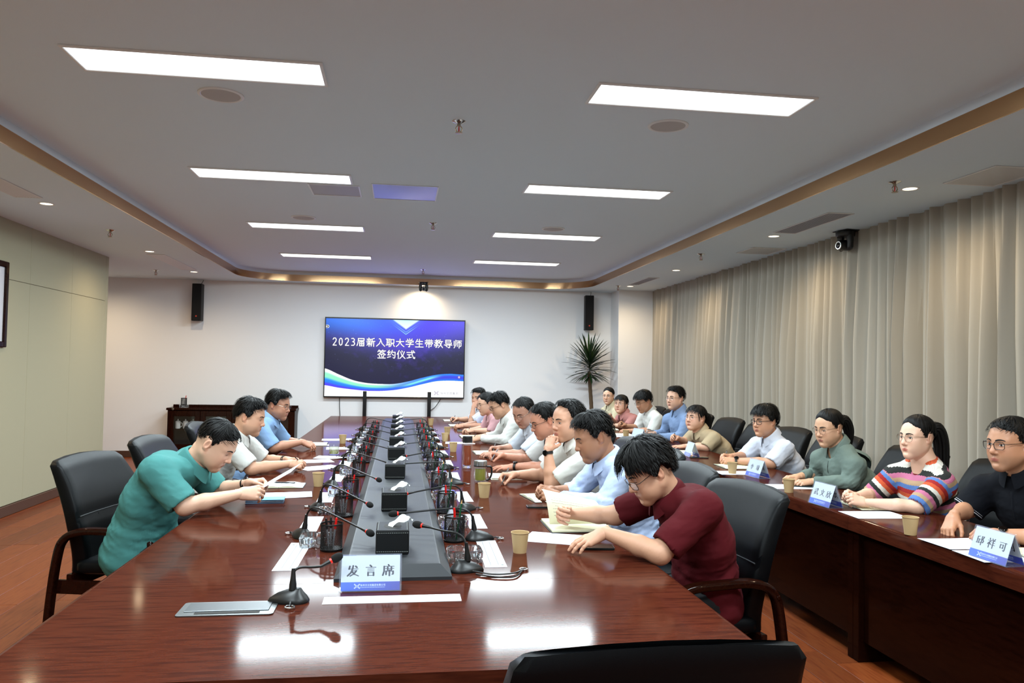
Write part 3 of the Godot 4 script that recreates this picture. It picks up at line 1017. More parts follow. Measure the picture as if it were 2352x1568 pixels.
var chair_proto: Node3D

func make_chair() -> Node3D:
	# faces -x, base on the floor under the seat
	var leather := relief(mat("chair_leather", Color(0.026, 0.031, 0.039), 0.4, 0.0, {"metallic_specular": 0.24}), 0.2, 51, 0.03, Vector3.ONE * 9.0)
	var wd := wood("chair_wood", 0.5, 0.18, Vector3(3, 3, 3), 52)
	var t := thing("armchair", "black", "chair")
	# seat cushion
	var b := MB.new()
	b.smooth = 60
	var rows := []
	for e in [[0.42, 0.93], [0.435, 1.0], [0.47, 1.0], [0.49, 0.96], [0.497, 0.86], [0.49, 0.4], [0.488, 0.02]]:
		var row := PackedVector3Array()
		for p in round_rect(0.5, 0.61, 0.07, 5):
			row.append(Vector3(-0.01 + p.x * e[1], e[0] - 0.014 * (p.x * e[1]), -p.y * e[1]))
		rows.append(row)
	b.grid(rows, true)
	b.fan(rows[0], true)
	b.fan(rows[6])
	obj("seat", b.commit(), leather, t)
	# back: a thick curved slab with a rounded crown
	b = MB.new()
	b.smooth = 55
	rows = []
	var n := 22
	for i in n + 1:
		var v := float(i) / n
		var y := lerpf(0.42, 0.99, v)
		var half := lerpf(0.275, 0.325, smoothstep(0.0, 0.45, v)) - 0.035 * smoothstep(0.5, 1.0, v)
		var thick := 0.048 - 0.012 * smoothstep(0.75, 1.0, v)
		var cx := 0.24 + 0.13 * v - 0.055 * sin(v * PI) + 0.03 * v * v
		if v > 0.94:
			var q := (v - 0.94) / 0.06
			thick *= sqrt(maxf(1.0 - q * q * 0.85, 0.0))
			half -= 0.02 * q * q
		var tuck := exp(-pow((v - 0.52) * 26.0, 2.0)) * 0.010
		var row := PackedVector3Array()
		for p in [[-1, -0.55], [-0.94, -0.95], [-0.8, -1.0], [-0.4, -1.06], [0.0, -1.08], [0.4, -1.06], [0.8, -1.0], [0.94, -0.95], [1, -0.55], [1, 0.6], [0.93, 0.95], [0.5, 1.0], [0.0, 1.0], [-0.5, 1.0], [-0.93, 0.95], [-1, 0.6]]:
			var z: float = p[0] * half
			var crown := 0.02 * (1.0 - pow(absf(p[0]), 2.0)) * smoothstep(0.8, 1.0, v)
			var bow := 0.025 * pow(absf(p[0]), 2.0)
			row.append(Vector3(cx + p[1] * thick - bow + (tuck if p[1] < -0.8 else 0.0), y + crown, z))
		rows.append(row)
	b.grid(rows, true, false)
	b.fan(rows[0], true)
	b.fan(rows[n], false)
	var back := obj("backrest", b.commit(), leather, t)
	# seam across the back and two upright tucks under it
	var seam := MB.new()
	var pts := []
	for k in 9:
		var u := -1.0 + k / 4.0
		pts.append(Vector3(0.24 + 0.0675 - 0.055 + 0.008 - 0.048 * (1.07 - 0.07 * u * u) - 0.025 * u * u + 0.0085, 0.716, u * 0.305))
	seam.tube(PackedVector3Array(pts), [0.0028], 6)
	obj("seam", seam.commit(), mat("seam_thread", Color(0.16, 0.17, 0.18), 0.5), back)
	for s in [-1, 1]:
		var pp := []
		for k in 5:
			var v := lerpf(0.5, 0.12, k / 4.0)
			pp.append(Vector3(0.24 + 0.13 * v - 0.055 * sin(v * PI) + 0.03 * v * v - 0.0515 + 0.003, lerpf(0.42, 0.99, v), s * (0.125 - 0.02 * k / 4.0)))
		obj("tuck_seam", tube_mesh(pp, [0.0022], 6), mat("seam_black", Color(0.015, 0.016, 0.02), 0.4), back)
	# inverted U arms that run down to the floor
	for s in [-1, 1]:
		var z: float = s * 0.35
		var path := curve([Vector3(0.33, 0.0, z), Vector3(0.315, 0.25, z), Vector3(0.285, 0.5, z), Vector3(0.25, 0.605, z), Vector3(0.16, 0.648, z), Vector3(0.0, 0.652, z), Vector3(-0.14, 0.642, z), Vector3(-0.215, 0.59, z), Vector3(-0.225, 0.45, z), Vector3(-0.225, 0.2, z), Vector3(-0.235, 0.0, z)], 5)
		var ab := MB.new()
		ab.smooth = 50
		var outline := []
		for p in round_rect(0.052, 0.036, 0.014, 3):
			outline.append(p)
		ab.sweep(path, outline, Vector3(0, 0, 1))
		var arm := obj("arm_frame", ab.commit(), wd, t)
		for e in [Vector3(0.262, 0.59, z + s * 0.028), Vector3(0.322, 0.12, z + s * 0.028)]:
			var cap := lathe_mesh([Vector2(0.009, 0.0), Vector2(0.008, 0.003), Vector2(0.0, 0.004)], 12)
			var c := obj("screw_cap", cap, wd, arm, e)
			c.rotation.x = PI / 2 * s
		obj("side_rail", box_mesh(Vector3(0.04, 0.36, s * 0.322), Vector3(0.54, 0.07, 0.024), 0.004), wd, t)
	obj("cross_rail", box_mesh(Vector3(0.24, 0.38, 0), Vector3(0.03, 0.08, 0.63), 0.004), wd, t)
	obj("cross_rail", box_mesh(Vector3(-0.2, 0.38, 0), Vector3(0.03, 0.06, 0.63), 0.004), wd, t)
	return t

func place_chair(x: float, z: float, turn: float, label: String, group: String) -> void:
	if chair_proto == null:
		chair_proto = make_chair()
		chair_proto.position = Vector3(x, 0, z)
		chair_proto.rotation.y = turn
		chair_proto.set_meta("label", label)
		chair_proto.set_meta("group", group)
	else:
		dup(chair_proto, Vector3(x, 0, z), turn, label, group)

func chairs() -> void:
	var g := "leather armchairs at the conference table"
	place_chair(1.25, -3.40, 0.16, "black leather armchair behind the man in the maroon polo, nearest on its side", g)
	place_chair(1.26, -4.16, 0.06, "empty black leather back between the maroon polo and the pale blue shirt", g)
	var rz := [-5.0, -5.8, -6.6, -7.4, -8.2, -9.0, -9.8, -10.6]
	var who := ["behind the man resting chin on fist", "behind the man in dark glasses and white polo", "behind the balding man in glasses", "behind the man in the long white sleeves", "behind the person in pink at the table", "second from the far end on the curtain side", "behind the man with hand on cheek", "at the far end of the table's curtain side"]
	for i in 8:
		place_chair(1.40, rz[i], 0.0, "black leather armchair " + who[i], g)
	place_chair(-1.36, -4.6, PI - 0.22, "black leather armchair behind the man in the teal polo", g)
	place_chair(-1.36, -5.75, PI - 0.1, "black leather armchair behind the man in the white polo", g)
	place_chair(-1.38, -7.15, PI, "black leather armchair behind the man in the light blue shirt", g)
	place_chair(0.50, -1.82, PI / 2 + PI + 0.02, "black leather armchair at the table's near end, only its top in view", g)
	var h := "leather armchairs along the desks by the curtain"
	var bz := [-3.42, -4.28, -5.15, -6.15, -6.95, -7.55, -8.35, -9.2, -10.2, -10.9]
	var bw := ["behind the man in navy", "behind the woman in the striped top", "behind the woman in the green hoodie", "behind the man in the white shirt and black glasses", "empty between the white shirt and the beige blouse", "behind the woman in the beige blouse", "behind the man in the blue shirt", "behind the man in the white polo looking down", "behind the woman in the pink blouse", "behind the woman in the cream blouse"]
	for i in bz.size():
		place_chair(3.34, bz[i], 0.05, "black leather armchair " + bw[i], h)

func wall_things() -> void:
	# big screen
	var black := mat("screen_bezel", Color(0.02, 0.02, 0.022), 0.3)
	var tv := thing("television", "large flat screen on the back wall showing a blue presentation slide", "screen", Vector3(-0.074, 1.657, -13.30))
	obj("housing", box_mesh(Vector3(0, 0, 0), Vector3(2.31, 1.31, 0.05), 0.006), black, tv)
	var bez := MB.new()
	bez.smooth = 20
	for s in [-1, 1]:
		bez.box(Vector3(s * 1.159, 0, 0.024), Vector3(0.016, 1.335, 0.026), 0.003)
		bez.box(Vector3(0, s * 0.656, 0.024), Vector3(2.302, 0.022, 0.026), 0.003)
	obj("bezel", bez.commit(), black, tv)
	var scr := MB.new()
	scr.quad(Vector3(-1.152, -0.646, 0.03), Vector3(1.152, -0.646, 0.03), Vector3(1.152, 0.646, 0.03), Vector3(-1.152, 0.646, 0.03))
	var pic := picture(screen_picture())
	obj("screen", scr.commit(), mat("screen_picture", Color(0.02, 0.02, 0.02), 0.25, 0.0, {"emission_enabled": true, "emission_texture": pic, "emission": Color.WHITE, "emission_operator": BaseMaterial3D.EMISSION_OP_MULTIPLY, "emission_energy_multiplier": SCREEN_GLOW}), tv)
	var l := AreaLight3D.new()
	l.name = "screen_light"
	l.position = Vector3(-0.074, 1.657, -13.255)
	l.rotation.y = PI
	l.area_size = Vector2(2.28, 1.27)
	l.area_normalize_energy = true
	l.light_energy = 1.2
	l.light_color = Color(0.5, 0.55, 1.0)
	l.area_range = 20.0
	l.area_attenuation = 2.0
	l.shadow_enabled = true
	add_child(l)
	var st := thing("screen_stand", "two black uprights under the big screen", "stand", Vector3(-0.03, 0, -13.27))
	for x in [-0.535, 0.535]:
		obj("upright", box_mesh(Vector3(x, 0.55, 0), Vector3(0.06, 1.1, 0.04), 0.004), black, st)
		obj("foot", box_mesh(Vector3(x, 0.02, 0.13), Vector3(0.08, 0.04, 0.34), 0.006), black, st)
	obj("cross_bar", box_mesh(Vector3(0, 0.5, 0), Vector3(1.01, 0.06, 0.03), 0.004), black, st)
	tag(obj("cable", tube_mesh(curve([Vector3(-0.98, 1.02, -13.31), Vector3(-0.975, 0.8, -13.32), Vector3(-0.95, 0.5, -13.32), Vector3(-0.9, 0.1, -13.31)]), [0.006], 6), black), "thin black cable hanging below the left half of the screen", "cable")
	tag(obj("cable", tube_mesh(curve([Vector3(0.72, 1.02, -13.31), Vector3(0.62, 0.86, -13.31), Vector3(0.52, 0.78, -13.3)]), [0.006], 6), black), "short black cable slanting from the screen to the right upright", "cable")
	# column loudspeakers
	var box := mat("speaker_black", Color(0.018, 0.018, 0.02), 0.6)
	var ls := thing("wall_speaker", "black upright loudspeaker on the back wall, above the cabinet", "loudspeaker", Vector3(-3.25, 2.5, -13.2))
	obj("cabinet", box_mesh(Vector3(0, 0, 0), Vector3(0.15, 0.6, 0.16), 0.006), box, ls)
	obj("front_grille", box_mesh(Vector3(0, 0, 0.081), Vector3(0.136, 0.586, 0.006), 0.002), relief(mat("speaker_cloth", Color(0.025, 0.025, 0.027), 0.9), 0.5, 61, 0.05, Vector3.ONE * 9.0), ls)
	obj("badge", box_mesh(Vector3(0.0, -0.225, 0.086), Vector3(0.022, 0.022, 0.004), 0.001), mat("badge_red", Color(0.75, 0.25, 0.18), 0.4), ls)
	obj("wall_bracket", box_mesh(Vector3(0, 0.05, -0.105), Vector3(0.06, 0.16, 0.07), 0.003), box, ls)
	obj("speaker_cable", tube_mesh(curve([Vector3(0.03, 0.3, -0.05), Vector3(0.05, 0.36, -0.1), Vector3(0.045, 0.39, -0.13)], 5), [0.004], 6), box, ls)
	dup(ls, Vector3(3.225, 2.5, -13.2), -0.08, "black upright loudspeaker on the back wall, above the potted palm")
	# framed picture at the left edge
	var fr := thing("picture_frame", "dark red brown frame with white mat on the beige wall", "picture", Vector3(-3.768, 1.64, -7.43))
	var fw := wood("frame_wood", 0.5, 0.25, Vector3(3, 3, 3), 52)
	var fb := MB.new()
	fb.smooth = 20
	for s in [-1, 1]:
		fb.box(Vector3(0.014, 0.41, s * 0.665), Vector3(0.028, 0.82, 0.055), 0.006)
		fb.box(Vector3(0.014, 0.41 + s * 0.3825, 0), Vector3(0.028, 0.055, 1.275), 0.006)
	obj("frame", fb.commit(), fw, fr)
	obj("mat_board", box_mesh(Vector3(0.006, 0.41, 0), Vector3(0.006, 0.72, 1.28)), mat("mat_white", Color(0.78, 0.79, 0.82), 0.35), fr)
	sideboard()
	palm()

func sideboard() -> void:
	var wd := wood("cabinet_wood", 0.55, 0.22, Vector3(6, 0.8, 6), 71)
	var inner := mat("cabinet_inner", Color(0.09, 0.05, 0.04), 0.6)
	var glass := mat("cabinet_glass", Color(0.3, 0.32, 0.32, 0.03), 0.03, 0.0, {"transparency": BaseMaterial3D.TRANSPARENCY_ALPHA})
	var steel := mat("handle_steel", Color(0.75, 0.74, 0.72), 0.25, 1.0)
	var t := thing("sideboard", "low dark red brown cabinet with glass doors against the back wall", "cabinet", Vector3(-2.62, 0, -13.13))
	obj("cabinet_top", box_mesh(Vector3(0, 0.795, 0.005), Vector3(1.98, 0.035, 0.39), 0.005), wd, t)
	obj("upstand", box_mesh(Vector3(0, 0.83, -0.165), Vector3(1.96, 0.04, 0.03), 0.004), wd, t)
	obj("back_panel", box_mesh(Vector3(0, 0.43, -0.175), Vector3(1.92, 0.7, 0.015)), inner, t)
	obj("plinth", box_mesh(Vector3(0, 0.04, 0), Vector3(1.92, 0.08, 0.34)), wd, t)
	for k in 3:
		obj("side_panel", box_mesh(Vector3(-0.96 + 0.96 * k, 0.43, 0), Vector3(0.022, 0.7, 0.36), 0.002), wd, t)
	obj("bottom_shelf", box_mesh(Vector3(0, 0.09, 0), Vector3(1.9, 0.02, 0.34)), inner, t)
	obj("shelf", box_mesh(Vector3(-0.48, 0.47, -0.02), Vector3(0.93, 0.018, 0.3)), wd, t)
	obj("shelf", box_mesh(Vector3(0.48, 0.47, -0.02), Vector3(0.93, 0.018, 0.3)), wd, t)
	for k in 4:
		var d := Node3D.new()
		d.name = "door"
		t.add_child(d, true)
		d.position = Vector3(-0.716 + 0.4775 * k, 0.425, 0.185)
		var b := MB.new()
		b.smooth = 20
		for s in [-1, 1]:
			b.box(Vector3(s * 0.196, 0, 0), Vector3(0.08, 0.685, 0.02), 0.003)
		b.box(Vector3(0, 0.30, 0), Vector3(0.312, 0.085, 0.02), 0.003)
		b.box(Vector3(0, -0.262, 0), Vector3(0.312, 0.16, 0.02), 0.003)
		obj("door_frame", b.commit(), wd, d)
		obj("pane", box_mesh(Vector3(0, 0.038, 0), Vector3(0.33, 0.455, 0.004)), glass, d)
		var s := 1.0 if k % 2 == 0 else -1.0
		obj("handle", tube_mesh(curve([Vector3(s * 0.2, 0.1, 0.008), Vector3(s * 0.2, 0.095, 0.03), Vector3(s * 0.2, 0.06, 0.034), Vector3(s * 0.2, 0.02, 0.034), Vector3(s * 0.2, -0.005, 0.03), Vector3(s * 0.2, -0.01, 0.008)], 4), [0.005], 8), steel, d)
	obj("lock_badge", lathe_mesh([Vector2(0.02, 0.0), Vector2(0.018, 0.003), Vector2(0.0, 0.004)], 16), steel, t, Vector3(-0.89, 0.795, 0.2)).rotation.x = PI / 2
	# lidded white mugs inside
	var china := mat("china_white", Color(0.86, 0.86, 0.84), 0.2)
	var proto: Node3D
	for i in 6:
		var at := Vector3(-3.46 + 0.115 * (i % 3) + (0.5 if i > 2 else 0.0), 0.48, -13.06)
		var label := "lidded white china mug behind the %s glass door, %s" % ["leftmost" if i < 3 else "second", ["farthest from its handle", "middle of the three", "nearest its handle", "nearest its handle", "middle of the three", "farthest from its handle"][i]]
		if proto == null:
			proto = thing("lidded_mug", label, "mug", at, 0, "white lidded mugs in the cabinet")
			obj("mug_body", lathe_mesh([Vector2(0, 0), Vector2(0.034, 0.0), Vector2(0.04, 0.01), Vector2(0.04, 0.105), Vector2(0.038, 0.108), Vector2(0.036, 0.1), Vector2(0.0, 0.095)], 24), china, proto)
			obj("handle", tube_mesh(curve([Vector3(0.038, 0.09, 0), Vector3(0.062, 0.085, 0), Vector3(0.066, 0.055, 0), Vector3(0.055, 0.03, 0), Vector3(0.038, 0.024, 0)], 4), [0.0055], 8), china, proto)
			obj("lid", lathe_mesh([Vector2(0.041, 0.108), Vector2(0.041, 0.113), Vector2(0.028, 0.122), Vector2(0.008, 0.126), Vector2(0.006, 0.134), Vector2(0.011, 0.142), Vector2(0.008, 0.15), Vector2(0, 0.152)], 24), china, proto)
		else:
			dup(proto, at, 0.9 if i % 3 == 1 else 0.0, label, "white lidded mugs in the cabinet")

func palm() -> void:
	var t := thing("potted_palm", "tall slim dracaena with a crown of narrow leaves by the column", "plant", Vector3(3.2, 0, -12.95))
	var pot := lathe_mesh([Vector2(0, 0.0), Vector2(0.15, 0.0), Vector2(0.17, 0.02), Vector2(0.21, 0.38), Vector2(0.225, 0.4), Vector2(0.22, 0.42), Vector2(0.195, 0.415), Vector2(0.19, 0.37), Vector2(0, 0.365)], 28)
	obj("pot", pot, mat("pot_white", Color(0.75, 0.74, 0.72), 0.3), t)
	var trunk := MB.new()
	var path := curve([Vector3(0.05, 0.36, 0), Vector3(0.035, 0.8, 0.0), Vector3(0.005, 1.2, 0), Vector3(-0.02, 1.48, 0)], 8)
	var rad := []
	for i in path.size():
		rad.append(0.036 - 0.008 * i / path.size() + 0.0025 * (i % 2))
	trunk.tube(path, rad, 12)
	obj("trunk", trunk.commit(), relief(mat("trunk_brown", Color(0.36, 0.29, 0.21), 0.85), 0.1, 81, 0.3, Vector3(2, 8, 2)), t)
	var green := mat("palm_leaf", Color(0.07, 0.16, 0.055), 0.42, 0.0, {"backlight_enabled": true, "backlight": Color(0.04, 0.09, 0.02)})
	var green2 := mat("palm_leaf_light", Color(0.16, 0.26, 0.08), 0.42, 0.0, {"backlight_enabled": true, "backlight": Color(0.06, 0.12, 0.03)})
	rng.seed = 33
	for k in 110:
		var f := k / 110.0
		var base := Vector3(-0.02 + 0.015 * (1.0 - f), 1.40 + 0.32 * f, 0)
		var az := k * 2.39996 + rng.randf() * 0.4
		var el := lerpf(-0.35, 1.32, pow(f, 1.15)) + rng.randf_range(-0.16, 0.16)
		var len_ := lerpf(0.30, 0.50, sin(clampf(f * 1.2, 0, 1) * PI * 0.6)) * rng.randf_range(0.85, 1.15)
		if f < 0.1:
			len_ *= 0.62
		var dir := Vector3(cos(az) * cos(el), sin(el), sin(az) * cos(el))
		var side := dir.cross(Vector3.UP).normalized()
		var b := MB.new()
		b.smooth = 70
		var l := PackedVector3Array()
		var m := PackedVector3Array()
		var r := PackedVector3Array()
		for i in 8:
			var s := i / 7.0
			var p := base + dir * len_ * s + Vector3.DOWN * 0.10 * s * s * len_ * (2.2 - el)
			p = Vector3(minf(p.x, 0.42), p.y, maxf(p.z, -0.36))
			var w := 0.0165 * sqrt(sin(PI * clampf(s * 0.93 + 0.07, 0.0, 1.0))) if i < 7 else 0.0005
			var up := side.cross(dir).normalized()
			l.append(p - side * w)
			m.append(p - up * w * 0.35)
			r.append(p + side * w)
		b.grid([l, m, r], false)
		var back := []
		for q in [l, m, r]:
			var o := PackedVector3Array()
			for p in q:
				o.append(p - Vector3.UP * 0.0012)
			back.append(o)
		b.grid(back, false, true)
		obj("leaf", b.commit(), green2 if f > 0.72 and k % 3 == 0 else green, t)

# ------------------------------------------------------------------ things on the tables
func paper(called: String, label: String, at: Vector3, turn: float, w: float, l: float, m: Material, curl := 0.0, group := "", thick := 0.0012) -> Node3D:
	var b := MB.new()
	b.smooth = 60
	var top := []
	var low := []
	for i in 9:
		var r := PackedVector3Array()
		var q := PackedVector3Array()
		for j in 7:
			var x := (j / 6.0 - 0.5) * w
			var z := (0.5 - i / 8.0) * l
			var y := thick + curl * pow(absf(i / 8.0 - 0.3), 2.5) * (0.5 + 0.5 * j / 6.0)
			r.append(Vector3(x, y, z))
			q.append(Vector3(x, y - thick, z))
		top.append(r)
		low.append(q)
	b.grid(top)
	b.grid(low, false, true)
	for s in [0, 8]:
		b.grid([low[s], top[s]], false, s == 8)
	for j in [0, 6]:
		var e := [PackedVector3Array(), PackedVector3Array()]
		for i in 9:
			e[0].append(low[i][j])
			e[1].append(top[i][j])
		b.grid(e, false, j == 0)
	# texture upright on the sheet
	for i in b.uv.size():
		var p := b.v[i]
		b.uv[i] = Vector2(p.x / w + 0.5, p.z / l + 0.5)
	var o := obj(called, b.commit(), m, self, at)
	o.rotation.y = turn
	tag(o, label, "paper", group)
	return o

func paper_mats() -> void:
	mat("sheet", Color.WHITE, 0.6, 0.0, {"albedo_texture": picture(lined_paper(210, 297, Color(0.82, 0.83, 0.86), 26, 0.12, 0.5, 5))})
	mat("sheet_plain", Color(0.81, 0.82, 0.85), 0.6)
	mat("page", Color.WHITE, 0.65, 0.0, {"albedo_texture": picture(lined_paper(300, 400, Color(0.84, 0.83, 0.71), 12, 0.1, 0.85, 8, Color(0.15, 0.16, 0.2), 2.2))})
	mat("page_plain", Color(0.82, 0.81, 0.69), 0.65)
	mat("cover_black", Color(0.03, 0.035, 0.04), 0.45)
	mat("phone_black", Color(0.02, 0.022, 0.025), 0.12)
	mat("phone_edge", Color(0.16, 0.2, 0.2), 0.3, 0.6)
	var card := Image.create(120, 400, false, Image.FORMAT_RGB8)
	card.fill(Color(0.80, 0.82, 0.84))
	for x in [42, 84]:
		line(card, Vector2(x, 26), Vector2(x, 374), 3.0, Color(0.25, 0.27, 0.3))
	line(card, Vector2(20, 30), Vector2(21, 30), 14, Color(0.3, 0.36, 0.36))
	line(card, Vector2(18, 180), Vector2(18, 226), 10, Color(0.68, 0.70, 0.78))
	mat("desk_card", Color.WHITE, 0.5, 0.0, {"albedo_texture": picture(card)})
	var strip := Image.create(560, 100, false, Image.FORMAT_RGB8)
	strip.fill(Color(0.80, 0.83, 0.84))
	for e in [[34, 34, 34, 70], [34, 70, 60, 70], [510, 24, 526, 24], [526, 24, 526, 50]]:
		line(strip, Vector2(e[0], e[1]), Vector2(e[2], e[3]), 1.5, Color(0.35, 0.36, 0.4))
	line(strip, Vector2(64, 84), Vector2(78, 84), 6, Color(0.55, 0.6, 0.6))
	mat("long_strip", Color.WHITE, 0.5, 0.0, {"albedo_texture": picture(strip)})

func mic_mesh(t: Node3D, neck: Array, head_dir: Vector3, cable: Array) -> void:
	var blk := mat("mic_black", Color(0.03, 0.032, 0.034), 0.38)
	var b := MB.new()
	b.smooth = 45
	# teardrop wedge: broad end towards +x carries the neck
	var rows := []
	for e in [[1.0, 0.0, 0.0], [1.02, 0.006, 0.0], [0.93, 0.016, 0.0], [0.62, 0.032, 0.006], [0.34, 0.042, 0.018], [0.2, 0.045, 0.024]]:
		var row := PackedVector3Array()
		for k in 20:
			var a := TAU * k / 20.0
			var x := cos(a)
			var w := 0.048 * pow(clampf((x + 1.0) * 0.5, 0.0, 1.0), 0.55) + 0.006
			row.append(Vector3(x * 0.064 * e[0] + e[2], e[1], -sin(a) * (w if absf(x) < 0.99 else w * 0.3) * e[0] * 0.9))
		rows.append(row)
	b.grid(rows, true)
	b.fan(rows[5])
	b.fan(rows[0], true)
	obj("mic_base", b.commit(), blk, t)
	var p0: Vector3 = neck[0]
	var up := (Vector3(neck[1]) - p0).normalized()
	obj("neck_sleeve", tube_mesh([p0 - up * 0.005, p0 + up * 0.012, p0 + up * 0.03, p0 + up * 0.05, p0 + up * 0.062], [0.0125, 0.0115, 0.0085, 0.0068, 0.006], 12), blk, t)
	obj("gooseneck", tube_mesh(Array(curve(neck, 7)), [0.0042], 8), blk, t)
	var end: Vector3 = neck[neck.size() - 1]
	var d := head_dir.normalized()
	obj("mic_capsule", tube_mesh([end - d * 0.005, end + d * 0.02, end + d * 0.036], [0.0045, 0.0065, 0.0078], 10), blk, t)
	obj("indicator_ring", tube_mesh([end + d * 0.031, end + d * 0.037], [0.0086, 0.0086], 14), mat("mic_ring_red", Color(0.85, 0.16, 0.1), 0.3, 0.0, {"emission_enabled": true, "emission": Color(0.9, 0.12, 0.05), "emission_energy_multiplier": 0.35}), t)
	var c := end + d * 0.036
	obj("foam_windscreen", tube_mesh([c, c + d * 0.002, c + d * 0.008, c + d * 0.018, c + d * 0.028, c + d * 0.036, c + d * 0.039], [0.006, 0.0105, 0.0135, 0.0145, 0.0132, 0.009, 0.003], 16), relief(mat("foam_black", Color(0.014, 0.014, 0.015), 0.95), 0.6, 91, 0.1, Vector3.ONE * 30.0), t)
	obj("mic_cable", tube_mesh(Array(curve(cable, 6)), [0.003], 7), blk, t)
	var e: Vector3 = cable[cable.size() - 1]
	var rb := MB.new()
	var ring := PackedVector3Array()
	for k in 20:
		ring.append(e + Vector3(cos(TAU * k / 20.0) * 0.014, 0.0, sin(TAU * k / 20.0) * 0.014))
	rb.sweep(ring, Array(round_rect(0.0056, 0.0056, 0.002, 2)), Vector3.UP, true)
	obj("cable_ring", rb.commit(), mat("chrome"), t)

func microphones() -> void:
	var g := "black gooseneck microphones along the console"
	var neck := [Vector3(0.028, 0.045, 0), Vector3(0.036, 0.085, 0), Vector3(0.055, 0.122, 0), Vector3(0.10, 0.143, 0), Vector3(0.19, 0.136, 0), Vector3(0.42, 0.098, 0)]
	var cable := [Vector3(-0.058, 0.008, 0), Vector3(-0.074, 0.012, 0), Vector3(-0.092, 0.006, 0)]
	var proto := thing("desk_microphone", "", "microphone", Vector3(-0.415, TABLE_Y, -3.56), -0.85, g)
	mic_mesh(proto, neck, Vector3(1, -0.16, 0), cable)
	var nth := ["first", "second", "third", "fourth", "fifth", "sixth", "seventh", "eighth", "ninth", "tenth"]
	var lz := [-3.56, -4.23, -5.05, -5.79, -6.6, -7.33, -8.02, -8.68, -9.5]
	proto.set_meta("label", "black gooseneck microphone, beige wall side, first behind the speaker's own")
	for i in range(1, 9):
		dup(proto, Vector3(-0.415, TABLE_Y, lz[i]), [0.0, -0.92, -0.86, -0.7, -0.6, -0.7, -0.55, -0.6, -0.5][i], "black gooseneck microphone, beige wall side, %s behind the speaker's own" % nth[i], g)
	var rz := [-3.46, -4.17, -5.11, -5.86, -6.6, -7.35, -8.05, -8.75, -9.45]
	var right := thing("desk_microphone", "black gooseneck microphone, curtain side, first past the loop cabled one", "microphone", Vector3(0.365, TABLE_Y, rz[0]), PI, g)
	mic_mesh(right, [Vector3(0.024, 0.045, 0), Vector3(0.03, 0.085, 0), Vector3(0.044, 0.118, 0), Vector3(0.085, 0.138, 0), Vector3(0.16, 0.137, 0), Vector3(0.325, 0.122, 0)], Vector3(1, -0.08, 0), cable)
	for i in range(1, 9):
		dup(right, Vector3(0.365, TABLE_Y, rz[i]), PI + [0.0, 0.5, -0.3, 0.55, 0.25, 0.1, 0.3, 0.1, 0.2][i], "black gooseneck microphone, curtain side, %s past the loop cabled one" % nth[i], g)
	var m0 := thing("desk_microphone", "black gooseneck microphone in front of the speaker's nameplate, nearest the camera", "microphone", Vector3(-0.335, TABLE_Y, -2.60), 0.0, g)
	mic_mesh(m0, [Vector3(0.012, 0.044, 0.004), Vector3(0.012, 0.078, 0.0), Vector3(0.016, 0.098, -0.004), Vector3(0.034, 0.107, -0.008), Vector3(0.07, 0.106, -0.012), Vector3(0.098, 0.107, -0.018)], Vector3(1, 0.5, -0.25), [Vector3(0.012, 0.012, 0.044), Vector3(0.013, 0.016, 0.062), Vector3(0.013, 0.006, 0.074)])
	var m1 := thing("desk_microphone", "black gooseneck microphone with a looped cable at the console's near corner on the curtain side", "microphone", Vector3(0.262, TABLE_Y, -2.93), PI, g)
	mic_mesh(m1, [Vector3(-0.005, 0.045, 0), Vector3(0.0, 0.085, 0.0), Vector3(0.012, 0.12, 0.01), Vector3(0.04, 0.138, 0.02), Vector3(0.09, 0.142, 0.05), Vector3(0.135, 0.148, 0.085)], Vector3(1, 0.1, 0.6), [Vector3(-0.02, 0.012, -0.04), Vector3(-0.09, 0.006, -0.07), Vector3(-0.17, 0.005, -0.055), Vector3(-0.215, 0.005, 0.0)])
	obj("mic_cable", tube_mesh(Array(curve([Vector3(-0.215, 0.005, 0.0), Vector3(-0.17, 0.005, -0.1), Vector3(-0.1, 0.005, -0.105), Vector3(-0.03, 0.006, -0.06)], 6)), [0.003], 7), mat("mic_black"), m1)

